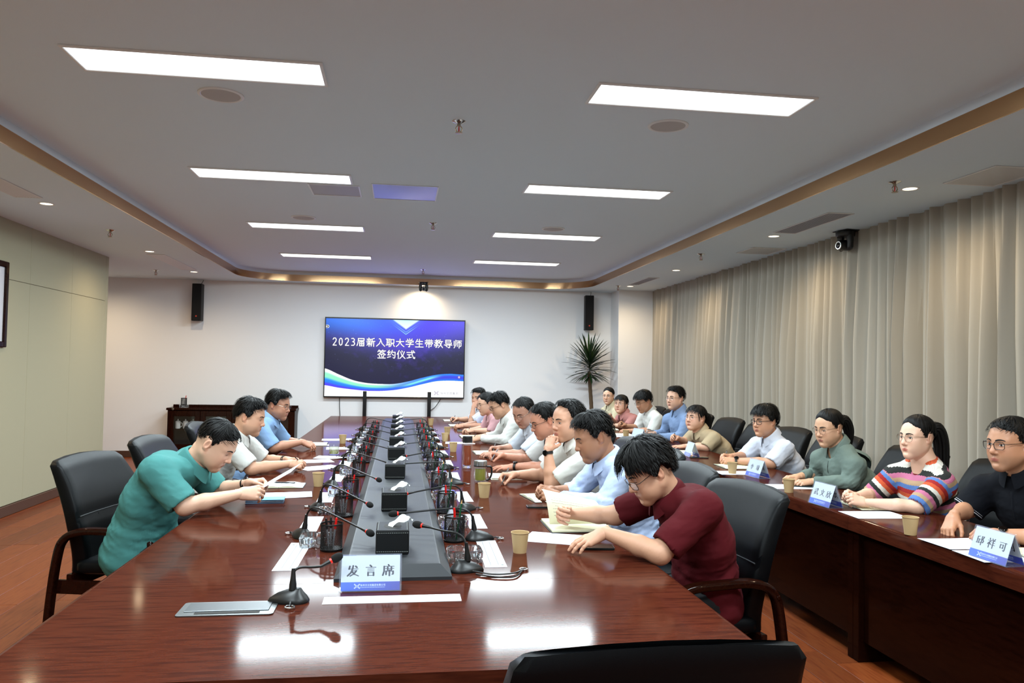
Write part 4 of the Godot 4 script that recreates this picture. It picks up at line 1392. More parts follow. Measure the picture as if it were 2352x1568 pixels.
func tissue_boxes() -> void:
	var leather := relief(mat("tissue_leather", Color(0.035, 0.043, 0.048), 0.5, 0.0, {"metallic_specular": 0.35}), 0.35, 95, 0.02, Vector3.ONE * 12.0)
	var white := mat("tissue_white", Color(0.90, 0.92, 0.92), 0.8, 0.0, {"backlight_enabled": true, "backlight": Color(0.25, 0.25, 0.25)})
	var g := "black tissue boxes along the console"
	var proto := thing("tissue_box", "", "tissue box", Vector3(-0.013, TABLE_Y + 0.047, -3.095), 0.0, g)
	var b := MB.new()
	b.smooth = 20
	b.box(Vector3(0, 0.046, 0), Vector3(0.125, 0.092, 0.17), 0.004)
	obj("box_body", b.commit(), leather, proto)
	var st := MB.new()
	for y in [0.012, 0.082]:
		for k in 15:
			st.box(Vector3(-0.056 + 0.008 * k, y, 0.0853), Vector3(0.005, 0.0012, 0.001))
	for s in [-1, 1]:
		for k in 19:
			st.box(Vector3(s * 0.055, 0.0925, -0.078 + 0.0085 * k), Vector3(0.0012, 0.001, 0.005))
	var sm := obj("stitching", st.commit(), mat("stitch_grey", Color(0.62, 0.64, 0.62), 0.7), proto)
	sm.set_meta("kind", "stuff")
	var hole := MB.new()
	var ring := PackedVector3Array()
	for k in 24:
		ring.append(Vector3(cos(TAU * k / 24.0) * 0.034, 0.0925, -sin(TAU * k / 24.0) * 0.05))
	hole.fan(ring)
	obj("slot", hole.commit(), mat("vent_dark"), proto)
	var tis := MB.new()
	tis.smooth = 80
	var rows := []
	for i in 11:
		var row := PackedVector3Array()
		var u := i / 10.0
		for j in 9:
			var v := j / 8.0 - 0.5
			var x := -0.02 + 0.088 * u
			var w := 0.085 * (0.6 + 0.45 * sin(u * PI * 0.9 + 0.2)) * (1.0 - 0.75 * u * u)
			var y := 0.088 + 0.034 * sin(u * PI * 0.62) + 0.014 * cos(v * 9.0) * (1.0 - u * 0.7) * u + 0.006 * sin(u * 9.0 + v * 6.0)
			row.append(Vector3(x + 0.02 * v, y + v * w * 0.42 * (1.0 - 0.3 * u), -v * w * 0.62 + 0.012 * u))
		rows.append(row)
	tis.grid(rows, false, false)
	tis.grid(rows, false, true)
	obj("tissue", tis.commit(), white, proto)
	var zs := [-3.095, -3.99, -5.11, -6.14, -7.05, -7.85, -8.6, -9.35, -10.1]
	var nth := ["nearest the speaker's nameplate", "second from the near end", "third from the near end", "fourth from the near end", "fifth from the near end", "sixth from the near end", "third from the far end", "second from the far end", "at the far end"]
	proto.set_meta("label", "black stitched leather tissue box on the console, " + nth[0])
	for i in range(1, 9):
		dup(proto, Vector3(-0.013, TABLE_Y + 0.047, zs[i]), [0.0, 0.02, -0.03, 0.04, 0.0, 0.05, -0.04, 0.03, 0.0][i], "black stitched leather tissue box on the console, " + nth[i], g)

func stations() -> void:
	var nth := ["first", "second", "third", "fourth", "fifth", "sixth", "seventh", "eighth", "ninth"]
	var blk := mat("wire_black", Color(0.02, 0.021, 0.023), 0.4, 0.3)
	# wire pen cup
	var cup := thing("pen_cup", "", "pen holder", Vector3.ZERO, 0.0, "black wire pen cups")
	var b := MB.new()
	for k in 56:
		for s in [-1, 1]:
			var p := PackedVector3Array()
			for i in 5:
				var a: float = TAU * (k + s * i * 2.0) / 56.0
				p.append(Vector3(cos(a) * 0.04, 0.004 + 0.0235 * i, sin(a) * 0.04))
			b.tube(p, [0.0007], 3, false)
	var wall := obj("mesh_wall", b.commit(), blk, cup)
	wall.set_meta("kind", "stuff")
	obj("rim", lathe_mesh([Vector2(0.0395, 0.096), Vector2(0.0425, 0.096), Vector2(0.0432, 0.099), Vector2(0.0415, 0.1015), Vector2(0.0395, 0.1), Vector2(0.0395, 0.096)], 30, 60), blk, cup)
	cup.scale = Vector3.ONE * 1.1
	obj("bottom", lathe_mesh([Vector2(0, 0), Vector2(0.04, 0.0), Vector2(0.0415, 0.003), Vector2(0.0415, 0.008), Vector2(0.039, 0.009), Vector2(0, 0.006)], 30), blk, cup)
	# crystal ash tray
	var glass := mat("crystal", Color(0.97, 0.99, 1.0, 0.02), 0.02, 0.0, {"refraction_enabled": true, "refraction_scale": 0.05})
	var ash := thing("glass_ashtray", "", "ashtray", Vector3.ZERO, 0.0, "square crystal ashtrays")
	b = MB.new()
	b.smooth = 12
	var rows := []
	for e in [[0.060, 0.0, 0], [0.066, 0.004, 1], [0.068, 0.039, 1], [0.064, 0.044, 0], [0.05, 0.044, 0], [0.043, 0.014, 0], [0.0, 0.012, 0]]:
		var row := PackedVector3Array()
		for k in 64:
			var a := -TAU * (k + 0.5) / 64.0
			var c := Vector2(cos(a), sin(a))
			var q := pow(pow(absf(c.x), 9.0) + pow(absf(c.y), 9.0), -1.0 / 9.0)
			var rib: float = 0.0014 * (1 if k % 2 == 0 else -1) * e[2]
			var notch: float = 0.010 if e[1] > 0.04 and (k + 2) % 16 < 3 else 0.0
			row.append(Vector3(c.x * q * (e[0] + rib), e[1] - notch, c.y * q * (e[0] + rib)))
		rows.append(row)
	b.grid(rows, true)
	b.fan(rows[0], true)
	obj("tray", b.commit(), glass, ash)
	# pens and pencil
	var pen_r := pen_proto("pen", Color(0.80, 0.08, 0.07))
	var pen_k := pen_proto("pen", Color(0.03, 0.03, 0.035))
	var pencil := thing("pencil", "", "pencil", Vector3.ZERO, 0.0, "green pencils in the pen cups")
	obj("shaft", tube_mesh([Vector3(0, 0, 0), Vector3(0, 0.155, 0)], [0.0037], 6), mat("pencil_green", Color(0.03, 0.30, 0.17), 0.3), pencil)
	obj("tip", tube_mesh([Vector3(0, 0.155, 0), Vector3(0, 0.172, 0)], [0.0037, 0.0012], 6), mat("pencil_wood", Color(0.80, 0.62, 0.40), 0.7), pencil)
	obj("lead", tube_mesh([Vector3(0, 0.1715, 0), Vector3(0, 0.176, 0)], [0.0013, 0.0003], 6), mat("mic_black"), pencil)
	# acrylic name stand seen from behind
	var clear := mat("acrylic", Color(0.8, 0.85, 0.95, 0.06), 0.03, 0.0, {"transparency": BaseMaterial3D.TRANSPARENCY_ALPHA})
	var stand := thing("acrylic_stand", "", "name stand", Vector3.ZERO, 0.0, "clear acrylic name stands by the pen cups")
	var ac := MB.new()
	ac.smooth = 20
	for s in [-1, 1]:
		ac.box(Vector3.ZERO, Vector3(0.003, 0.112, 0.2), 0.0, Transform3D(Basis(Vector3(0, 0, 1), s * 0.4), Vector3(s * 0.023, 0.052, 0)))
	ac.box(Vector3(0, 0.0015, 0), Vector3(0.09, 0.003, 0.2))
	obj("sleeve", ac.commit(), clear, stand)
	var inset := box_mesh(Vector3.ZERO, Vector3(0.0015, 0.1, 0.19))
	var band := box_mesh(Vector3(0, -0.036, 0), Vector3(0.0018, 0.028, 0.19))
	for s in [-1, 1]:
		var pc := obj("paper_insert", inset, mat("sheet_plain"), stand, Vector3(s * 0.0195, 0.0515, 0))
		pc.rotation.z = s * 0.4
		obj("blue_band", band, mat("plate_blue", Color(0.15, 0.28, 0.72), 0.4), pc)
	var used := {}
	var lpz := [-3.31, -4.04, -4.6, -5.5, -6.27, -7.0, -7.75, -8.45, -9.2]
	var rpz := [-3.44, -4.10, -4.86, -5.72, -6.45, -7.1, -7.8, -8.5, -9.2]
	rng.seed = 19
	for side in 2:
		for i in 9:
			var z: float = lpz[i] if side == 0 else rpz[i]
			var x := -0.262 if side == 0 else 0.252
			var where := "%s on the console's %s side" % [nth[i], ["beige wall", "curtain"][side]]
			var at := Vector3(x, TABLE_Y, z)
			put(used, cup, at, 0.0, "black wire mesh pen cup, " + where, "black wire pen cups")
			var a: float = -0.33 if side == 0 else 0.27
			var az: float = z - 0.1 if side == 0 else z + 0.33
			put(used, ash, Vector3(a, TABLE_Y, az), 0.03 * (i % 3), "square ribbed crystal ashtray, " + where, "square crystal ashtrays")
			var lean := Vector3(0.10 if side == 0 else -0.06, 1, -0.05).normalized()
			stick(put(used, pen_r, at + Vector3(0.006, 0.01, 0.0), 0.0, "red capped pen in the wire cup %s" % where, "red pens in the pen cups"), lean, 0.86 if side == 0 else 0.95)
			if side == 0:
				stick(put(used, pen_k, at + Vector3(-0.010, 0.01, 0.004), 0.0, "leaning black pen in the wire cup %s" % where, "black pens in the pen cups"), Vector3(-0.12, 1, -0.06).normalized(), 0.86)
				stick(put(used, pen_k, at + Vector3(-0.004, 0.01, -0.012), 0.0, "upright black pen in the wire cup %s" % where, "black pens in the pen cups"), Vector3(-0.02, 1, -0.12).normalized(), 0.86)
			else:
				stick(put(used, pencil, at + Vector3(0.008, 0.01, 0.006), 0.0, "sharpened green pencil in the wire cup %s" % where, "green pencils in the pen cups"), Vector3(0.13, 1, 0.0).normalized())
				put(used, stand, Vector3(0.256, TABLE_Y, z - 0.19), 0.0, "clear acrylic name stand with a blue band, %s" % where, "clear acrylic name stands by the pen cups")
			var cx := -0.402 if side == 0 else 0.385
			var cz: float = [-3.22, -3.86, -4.62, -5.42, -6.2, -6.95, -7.68, -8.36, -9.1][i] if side == 0 else [-3.21, -3.88, -4.62, -5.5, -6.24, -6.98, -7.7, -8.4, -9.1][i]
			paper("desk_card", "white ruled card lying flat, " + where, Vector3(cx, TABLE_Y, cz), (0.0 if side == 0 else PI) + 0.02 * ((i * 7) % 3 - 1), 0.085, 0.46 if i < 1 else 0.36, mat("desk_card"), 0.0, "white ruled cards beside the microphones")

func put(used: Dictionary, proto: Node3D, at: Vector3, turn: float, label: String, group: String) -> Node3D:
	if not used.has(proto):
		used[proto] = true
		proto.position = at
		proto.rotation.y = turn
		proto.set_meta("label", label)
		proto.set_meta("group", group)
		return proto
	return dup(proto, at, turn, label, group)

func stick(o: Node3D, up: Vector3, k := 1.0) -> void:
	var x := up.cross(Vector3(0, 0, 1)).normalized()
	o.basis = Basis(x, up, x.cross(up)) * Basis.from_scale(Vector3.ONE * k)

func pen_proto(called: String, col: Color) -> Node3D:
	var t := thing(called, "", "pen")
	var key := "pen_%s" % col.to_html()
	obj("barrel", tube_mesh([Vector3(0, 0.004, 0), Vector3(0, 0.02, 0), Vector3(0, 0.09, 0)], [0.002, 0.0046, 0.0046], 8), mat("pen_clear", Color(0.55, 0.55, 0.57), 0.15), t)
	obj("cap", tube_mesh([Vector3(0, 0.088, 0), Vector3(0, 0.09, 0), Vector3(0, 0.138, 0), Vector3(0, 0.142, 0)], [0.0052, 0.0056, 0.0054, 0.003], 10), mat(key, col, 0.25), t)
	obj("clip", box_mesh(Vector3(0, 0.118, 0.0075), Vector3(0.0028, 0.04, 0.002), 0.0006), mat(key), t)
	return t

var cup_proto: Node3D

func paper_cup(at: Vector3, label: String) -> void:
	if cup_proto == null:
		cup_proto = thing("paper_cup", label, "cup", at, 0.0, "kraft paper cups")
		var kraft := relief(mat("kraft_paper", Color(0.70, 0.59, 0.42), 0.7), 0.6, 101, 0.01, Vector3.ONE * 20.0)
		obj("cup_wall", lathe_mesh([Vector2(0, 0.004), Vector2(0.0255, 0.004), Vector2(0.0258, 0.0), Vector2(0.0268, 0.0), Vector2(0.0365, 0.082), Vector2(0.0357, 0.082), Vector2(0.0262, 0.007), Vector2(0, 0.006)], 36, 50), kraft, cup_proto)
		obj("cup_rim", lathe_mesh([Vector2(0.036, 0.08), Vector2(0.038, 0.0805), Vector2(0.0388, 0.082), Vector2(0.038, 0.0838), Vector2(0.0362, 0.0835), Vector2(0.0355, 0.0815)], 36, 70), kraft, cup_proto)
	else:
		dup(cup_proto, at, 0.0, label, "kraft paper cups")

func notebook(at: Vector3, turn: float, label: String, open := true, w := 0.15, l := 0.21, cover := "cover_black", page := "page") -> Node3D:
	var t := thing("notebook", label, "notebook", at, turn)
	if open:
		obj("cover", box_mesh(Vector3(0, 0.0015, 0), Vector3(w * 2 + 0.012, 0.003, l + 0.01), 0.001), mat(cover), t)
		for s in [-1, 1]:
			var b := MB.new()
			b.smooth = 50
			var rows := []
			for i in 11:
				var u := i / 10.0
				var y := 0.004 + 0.010 * sin(clampf(u * 1.15 + 0.05, 0, 1) * PI) * 0.8 + 0.003 * (1.0 - u)
				rows.append([s * (0.001 + u * w), y])
			var a := []
			for z in [l * 0.5, -l * 0.5]:
				var r := PackedVector3Array()
				for e in rows:
					r.append(Vector3(e[0], e[1], z))
				a.append(r)
			b.grid(a, false, s < 0)
			for i in b.uv.size():
				b.uv[i] = Vector2(absf(b.v[i].x) / w, b.v[i].z / l + 0.5)
			var side := MB.new()
			for z in [l * 0.5, -l * 0.5]:
				for i in 10:
					side._q(Vector3(rows[i][0], 0.002, z), Vector3(rows[i + 1][0], 0.002, z), Vector3(rows[i + 1][0], rows[i + 1][1], z), Vector3(rows[i][0], rows[i][1], z), Vector3(0, 0, z))
			side._q(Vector3(s * (w + 0.001), 0.002, -l * 0.5), Vector3(s * (w + 0.001), 0.002, l * 0.5), Vector3(s * (w + 0.001), rows[10][1], l * 0.5), Vector3(s * (w + 0.001), rows[10][1], -l * 0.5), Vector3(s, 0, 0))
			obj("page", b.commit(), mat(page), t)
			obj("page_block", side.commit(), mat("page_plain"), t)
	else:
		obj("cover", box_mesh(Vector3(0, 0.0115, 0), Vector3(w, 0.003, l), 0.001), mat(cover), t)
		obj("page_block", box_mesh(Vector3(0.002, 0.006, 0), Vector3(w - 0.006, 0.009, l - 0.008)), mat("page_plain"), t)
		obj("back_cover", box_mesh(Vector3(0, 0.001, 0), Vector3(w, 0.002, l), 0.0008), mat(cover), t)
	return t

func phone(at: Vector3, turn: float, label: String) -> void:
	var t := thing("mobile_phone", label, "phone", at, turn)
	var b := MB.new()
	b.smooth = 40
	b.prism(round_rect(0.075, 0.16, 0.012), 0.008, Transform3D(Basis(Vector3.RIGHT, Vector3(0, 0, -1), Vector3.UP), Vector3.ZERO))
	obj("body", b.commit(), mat("phone_edge"), t)
	b = MB.new()
	b.prism(round_rect(0.07, 0.154, 0.01), 0.0012, Transform3D(Basis(Vector3.RIGHT, Vector3(0, 0, -1), Vector3.UP), Vector3(0, 0.0076, 0)))
	obj("glass", b.commit(), mat("phone_black"), t)

func tent(called: String, label: String, at: Vector3, turn: float, text: String, w := 0.2, h := 0.125) -> void:
	# printed card in a clear folded stand; the print faces -z turned by «turn»
	var t := thing(called, label, "nameplate", at, turn)
	var pic := mat("plate_print_" + text, Color.WHITE, 0.35, 0.0, {"albedo_texture": picture(plate_picture(text))})
	var clear := mat("acrylic")
	for s in [1, -1]:
		var lean := 0.34
		var bs := Basis(Vector3.RIGHT, -lean * s)
		var org := Vector3(0, 0, s * sin(lean) * h * 0.5)
		var a := MB.new()
		a.box(Vector3(0, h * 0.5 * cos(lean), 0), Vector3(w + 0.012, h, 0.003), 0.0008)
		var sh := obj("acrylic_sheet", box_mesh(Vector3(0, 0, s * 0.0028), Vector3(w + 0.012, h, 0.0024), 0.0008), clear, t, Vector3(0, h * 0.5 * cos(lean), s * sin(lean) * h * 0.5))
		sh.rotation.x = -lean * s
		var p := MB.new()
		if s > 0:
			p.quad(Vector3(-w / 2, -h * 0.47, 0), Vector3(w / 2, -h * 0.47, 0), Vector3(w / 2, h * 0.47, 0), Vector3(-w / 2, h * 0.47, 0))
		else:
			p.quad(Vector3(w / 2, -h * 0.47, 0), Vector3(-w / 2, -h * 0.47, 0), Vector3(-w / 2, h * 0.47, 0), Vector3(w / 2, h * 0.47, 0))
		p.box(Vector3(0, 0, -s * 0.0006), Vector3(w, h * 0.94, 0.0008))
		var c := obj("printed_card", p.commit(), pic, t, Vector3(0, h * 0.5 * cos(lean), s * sin(lean) * h * 0.5))
		c.rotation.x = -lean * s
	obj("acrylic_base", box_mesh(Vector3(0, 0.001, 0), Vector3(w + 0.012, 0.002, h * 0.66)), clear, t)

func table_items() -> void:
	paper_mats()
	microphones()
	tissue_boxes()
	stations()
	tent("nameplate", "white and blue nameplate with three large characters in front of the console", Vector3(-0.082, TABLE_Y, -2.735), 0.0, "发言席", 0.196, 0.122)
	paper("paper_strip", "long narrow white paper strip lying in front of the speaker's nameplate", Vector3(-0.006, TABLE_Y, -2.602), 0.0, 0.443, 0.078, mat("long_strip"))
	for e in [[0.507, -3.216, "nearest on the table, by the man in maroon"], [0.506, -4.586, "in front of the glass mug with green tea"], [-0.49, -5.057, "between the teal polo man and the console"], [-0.535, -7.817, "in front of the man in light blue"], [0.494, -7.079, "beyond the amber tea flask"], [0.477, -8.077, "second beyond the amber tea flask"], [0.55, -8.9, "third beyond the amber tea flask"], [0.42, -10.3, "farthest on the table, before the screen's upright"]]:
		paper_cup(Vector3(e[0], TABLE_Y, e[1]), "kraft paper cup " + e[2])
	for e in [[2.482, -5.588, "beside the white shirted man's notebook"], [2.47, -4.706, "at the hands of the woman in the green hoodie"], [2.423, -3.441, "alone on the desk before the striped top"], [2.55, -8.6, "on the desk before the man in the blue shirt"]]:
		paper_cup(Vector3(e[0], TABLE_Y, e[1]), "kraft paper cup " + e[2])
	flask()
	mug()
	tea_glass()
	# left side
	paper("printed_sheet", "printed sheet lying before the man in the teal polo", Vector3(-0.64, TABLE_Y, -4.71), -1.45, 0.21, 0.297, mat("sheet"), 0.01)
	var hs := paper("held_sheet", "white sheet held up in both hands by the man in the teal polo", Vector3(-0.615, 0.925, -4.27), 0.0, 0.21, 0.2, mat("sheet"), 0.0)
	var sx := Vector3(0.12, 0.1, -0.99).normalized()
	var sn := Vector3(-0.52, 0.80, 0.22)
	sn = (sn - sx * sn.dot(sx)).normalized()
	hs.basis = Basis(sx, sn, sx.cross(sn))
	var fo := thing("folder", "stack of two light blue and dark blue folders at the teal man's elbow", "folder", Vector3(-0.715, TABLE_Y, -4.47), 0.06)
	for k in 2:
		obj("folder_cover", box_mesh(Vector3(0.004 * k, 0.0125 + 0.009 * k, 0), Vector3(0.2, 0.003, 0.1), 0.001), mat(["folder_navy", "folder_blue"][k], [Color(0.05, 0.11, 0.22), Color(0.25, 0.62, 0.78)][k], 0.4), fo)
	obj("folder_pages", box_mesh(Vector3(0, 0.006, 0), Vector3(0.196, 0.009, 0.096)), mat("folder_pages", Color(0.35, 0.43, 0.52), 0.7), fo)
	obj("folder_pages", box_mesh(Vector3(0, 0.0175, 0), Vector3(0.196, 0.006, 0.096)), mat("folder_pages"), fo)
	obj("folder_cover", box_mesh(Vector3(0, 0.001, 0), Vector3(0.2, 0.002, 0.1)), mat("folder_navy"), fo)
	notebook(Vector3(-0.72, TABLE_Y, -5.07), 0.02, "open notebook with a pen on it, behind the teal man's hands", true, 0.14, 0.2, "cover_black", "sheet_plain")
	loose_pen(Vector3(-0.70, TABLE_Y + 0.017, -5.1), 1.4, "short black pen lying on the open notebook by the teal man's hands")
	paper("printed_sheet", "white sheet under the writing hand of the man in the white polo", Vector3(-0.66, TABLE_Y, -6.36), -1.3, 0.21, 0.297, mat("sheet"), 0.0)
	paper("printed_sheet", "white sheet with a curled corner beside the glass tea mug", Vector3(-0.52, TABLE_Y, -6.62), -1.7, 0.21, 0.297, mat("sheet"), 0.05)
	paper("printed_sheet", "white sheet lying alone between the two kraft cups on the beige wall side", Vector3(-0.57, TABLE_Y, -5.95), -1.0, 0.21, 0.297, mat("sheet_plain"), 0.01)
	notebook(Vector3(-0.78, TABLE_Y, -7.72), 1.62, "open cream notebook under the light blue shirted man's hand")
	paper("printed_sheet", "white sheets beyond the light blue shirted man's notebook", Vector3(-0.62, TABLE_Y, -8.2), -1.5, 0.21, 0.297, mat("sheet"), 0.02)
	paper("printed_sheet", "white sheet near the console, beside the far kraft cup on the beige wall side", Vector3(-0.50, TABLE_Y, -7.35), -1.5, 0.21, 0.297, mat("sheet_plain"), 0.0)
	# right side
	paper("printed_sheet", "white sheet under the flat hand of the man in maroon", Vector3(0.72, TABLE_Y, -3.46), 1.15, 0.21, 0.297, mat("sheet"), 0.0)
	phone(Vector3(0.838, TABLE_Y + 0.001, -3.265), 1.45, "dark green edged phone lying under the maroon polo man's forearm")
	maroon_notebook()
	notebook(Vector3(0.86, TABLE_Y, -4.55), 1.72, "open cream notebook under the pale blue shirted man's hands")
	phone(Vector3(0.785, TABLE_Y, -4.25), 1.55, "grey edged phone lying in front of the pale blue shirted man's notebook")
	var fo2 := notebook(Vector3(0.80, TABLE_Y, -5.42), 1.55, "grey closed folder with a phone on it, before the man resting his chin", false, 0.24, 0.33, "folder_grey")
	mat("folder_grey", Color(0.45, 0.47, 0.47), 0.5)
	for c in fo2.get_children():
		if c.name.contains("cover"):
			c.material_override = mat("folder_grey")
	phone(Vector3(0.80, TABLE_Y + 0.0135, -5.33), 1.55, "dark phone lying on the grey folder")
	notebook(Vector3(0.78, TABLE_Y, -6.98), 1.6, "open notebook under the balding man's hand")
	notebook(Vector3(0.78, TABLE_Y, -8.62), 1.6, "open cream notebook under the long white sleeved man's hand")
	paper("printed_sheet", "pale sheet on the table between the kraft cups and the white sleeved man", Vector3(0.62, TABLE_Y, -7.9), 1.5, 0.21, 0.297, mat("sheet_plain"), 0.0)
	notebook(Vector3(0.80, TABLE_Y, -9.35), 1.55, "dark tablet like notebook under the pink person's hand", false, 0.15, 0.21)
	notebook(Vector3(0.76, TABLE_Y, -10.25), 1.6, "open notebook before the second person from the far end")
	notebook(Vector3(0.74, TABLE_Y, -11.2), 1.6, "open notebook under the pen of the man with hand on cheek")
	# desks by the curtain
	tent("nameplate", "white and blue nameplate at the near right edge, three characters, before the man in navy", Vector3(2.445, TABLE_Y, -2.93), -PI / 2 + 0.02, "邱祥可", 0.2, 0.135)
	tent("nameplate", "glare struck white and blue nameplate between the green hoodie and the striped top", Vector3(2.445, TABLE_Y, -4.23), -PI / 2 + 0.05, "武文欣", 0.2, 0.135)
	tent("nameplate", "white nameplate with two characters behind the chair back, right of the white shirted man's cup", Vector3(2.59, TABLE_Y, -5.40), -PI / 2 + 0.05, "李瑜", 0.2, 0.135)
	tent("nameplate", "small white nameplate at the elbow of the woman in the beige blouse", Vector3(2.6, TABLE_Y, -6.72), -PI / 2 - 0.1, "", 0.2, 0.135)
	tent("nameplate", "small tilted nameplate beside the kraft cup before the man in the blue shirt", Vector3(2.6, TABLE_Y, -8.28), -PI / 2 + 0.25, " ", 0.2, 0.135)
	paper("printed_sheet", "white sheet on the desk in front of the striped top woman's notebook", Vector3(2.555, TABLE_Y, -3.93), 1.52, 0.21, 0.297, mat("sheet"), 0.0)
	notebook(Vector3(2.68, TABLE_Y, -4.2), 1.5, "open notebook with black cover under the clasped hands of the striped top woman")
	paper("printed_sheet", "white sheet under the fingers of the man in navy", Vector3(2.535, TABLE_Y, -3.235), 1.6, 0.21, 0.297, mat("sheet"), 0.01)
	paper("printed_sheet", "white sheet partly hidden behind the nameplate at the near right edge", Vector3(2.53, TABLE_Y, -3.0), 1.5, 0.21, 0.297, mat("sheet_plain"), 0.0)
	notebook(Vector3(2.72, TABLE_Y, -2.98), 1.5, "cream notebook beside the watch of the man in navy")
	paper("printed_sheet", "white sheet between the green hoodie woman's hands and the two character nameplate", Vector3(2.6, TABLE_Y, -4.93), 1.5, 0.21, 0.297, mat("sheet_plain"), 0.0)
	phone(Vector3(2.70, TABLE_Y, -4.93), 1.2, "dark phone under the far hand of the woman in the green hoodie")
	notebook(Vector3(2.66, TABLE_Y, -5.98), 1.5, "open cream notebook under the white shirted man's pen")
	paper("printed_sheet", "white sheet with blue edge before the white shirted man", Vector3(2.53, TABLE_Y, -5.62), 1.5, 0.21, 0.297, mat("sheet_plain"), 0.0)
	notebook(Vector3(2.64, TABLE_Y, -7.05), 1.5, "open notebook under the pen of the woman in the beige blouse")
	paper("printed_sheet", "white sheet at the desk edge before the woman in the beige blouse", Vector3(2.52, TABLE_Y, -6.95), 1.5, 0.21, 0.297, mat("sheet_plain"), 0.0)
	phone(Vector3(2.62, TABLE_Y, -6.6), 1.4, "dark phone beside the flat hand of the woman in the beige blouse")
	notebook(Vector3(2.60, TABLE_Y, -8.95), 1.5, "open notebook under the hands of the man in the white polo looking down")
	paper("printed_sheet", "white sheet at the desk edge before the man in the white polo looking down", Vector3(2.52, TABLE_Y, -8.75), 1.5, 0.21, 0.297, mat("sheet_plain"), 0.0)
	notebook(Vector3(2.66, TABLE_Y, -9.75), 1.5, "open notebook before the woman in the pink blouse")
	# ash tray and pen cup on the cabinet
	var on := {}
	var c1 := dup(find_child("glass_ashtray", false, false), Vector3(-3.38, 0.813, -13.08), 0.2, "dusty glass ashtray on the cabinet under the pen cup", "square crystal ashtrays")
	var c2 := dup(find_child("pen_cup", false, false), Vector3(-3.385, 0.853, -13.08), 0.0, "black wire pen cup standing on the ashtray on the cabinet", "black wire pen cups")
	stick(dup(find_child("pen", false, false), Vector3(-3.375, 0.863, -13.08), 0.0, "red pen in the cup on the cabinet", "red pens in the pen cups"), Vector3(0.15, 1, 0).normalized())

func loose_pen(at: Vector3, turn: float, label: String, col := Color(0.03, 0.03, 0.035), up := Vector3.ZERO) -> Node3D:
	var t := thing("pen", label, "pen", at)
	var key := "pen_%s" % col.to_html()
	obj("barrel", tube_mesh([Vector3(0, -0.068, 0), Vector3(0, -0.055, 0), Vector3(0, 0.06, 0), Vector3(0, 0.066, 0)], [0.0012, 0.0042, 0.0045, 0.003], 10), mat(key, col, 0.3), t)
	obj("clip", box_mesh(Vector3(0, 0.045, 0.006), Vector3(0.0025, 0.034, 0.0018), 0.0005), mat("handle_steel", Color(0.75, 0.74, 0.72), 0.25, 1.0), t)
	obj("tip", tube_mesh([Vector3(0, -0.074, 0), Vector3(0, -0.066, 0)], [0.0006, 0.0018], 8), mat("handle_steel"), t)
	stick(t, up.normalized() if up != Vector3.ZERO else Vector3(sin(turn), 0, cos(turn)))
	return t

func glass_m() -> StandardMaterial3D:
	return mat("thin_glass", Color(0.6, 0.62, 0.62, 0.02), 0.02, 0.0, {"transparency": BaseMaterial3D.TRANSPARENCY_ALPHA})

func flask() -> void:
	var t := thing("tea_flask", "tall slim glass flask of amber tea with a black lid", "flask", Vector3(0.521, TABLE_Y, -5.93))
	obj("outer_glass", lathe_mesh([Vector2(0, 0.012), Vector2(0.03, 0.012), Vector2(0.032, 0.0), Vector2(0.034, 0.0), Vector2(0.036, 0.01), Vector2(0.036, 0.2), Vector2(0.034, 0.205)], 32), glass_m(), t)
	obj("glass_foot", lathe_mesh([Vector2(0, 0.0), Vector2(0.031, 0.001), Vector2(0.034, 0.008), Vector2(0.033, 0.02), Vector2(0.0, 0.022)], 16, 10), mat("crystal"), t)
	obj("tea", lathe_mesh([Vector2(0, 0.024), Vector2(0.027, 0.024), Vector2(0.029, 0.03), Vector2(0.029, 0.172), Vector2(0, 0.172)], 28), mat("amber_tea", Color(0.52, 0.21, 0.035, 0.86), 0.3, 0.0, {"transparency": BaseMaterial3D.TRANSPARENCY_ALPHA}), t)
	obj("tea_leaves", lathe_mesh([Vector2(0, 0.026), Vector2(0.022, 0.028), Vector2(0.025, 0.045), Vector2(0.015, 0.055), Vector2(0, 0.05)], 14, 10), mat("wet_leaves_dark", Color(0.10, 0.04, 0.02), 0.7), t)
	obj("lid", lathe_mesh([Vector2(0.034, 0.195), Vector2(0.0375, 0.195), Vector2(0.0375, 0.236), Vector2(0.035, 0.24), Vector2(0, 0.24)], 32), mat("flask_lid", Color(0.05, 0.055, 0.06), 0.3), t)
	obj("lid_rim", lathe_mesh([Vector2(0.036, 0.19), Vector2(0.0382, 0.19), Vector2(0.0382, 0.196), Vector2(0.036, 0.196)], 32), mat("handle_steel"), t)

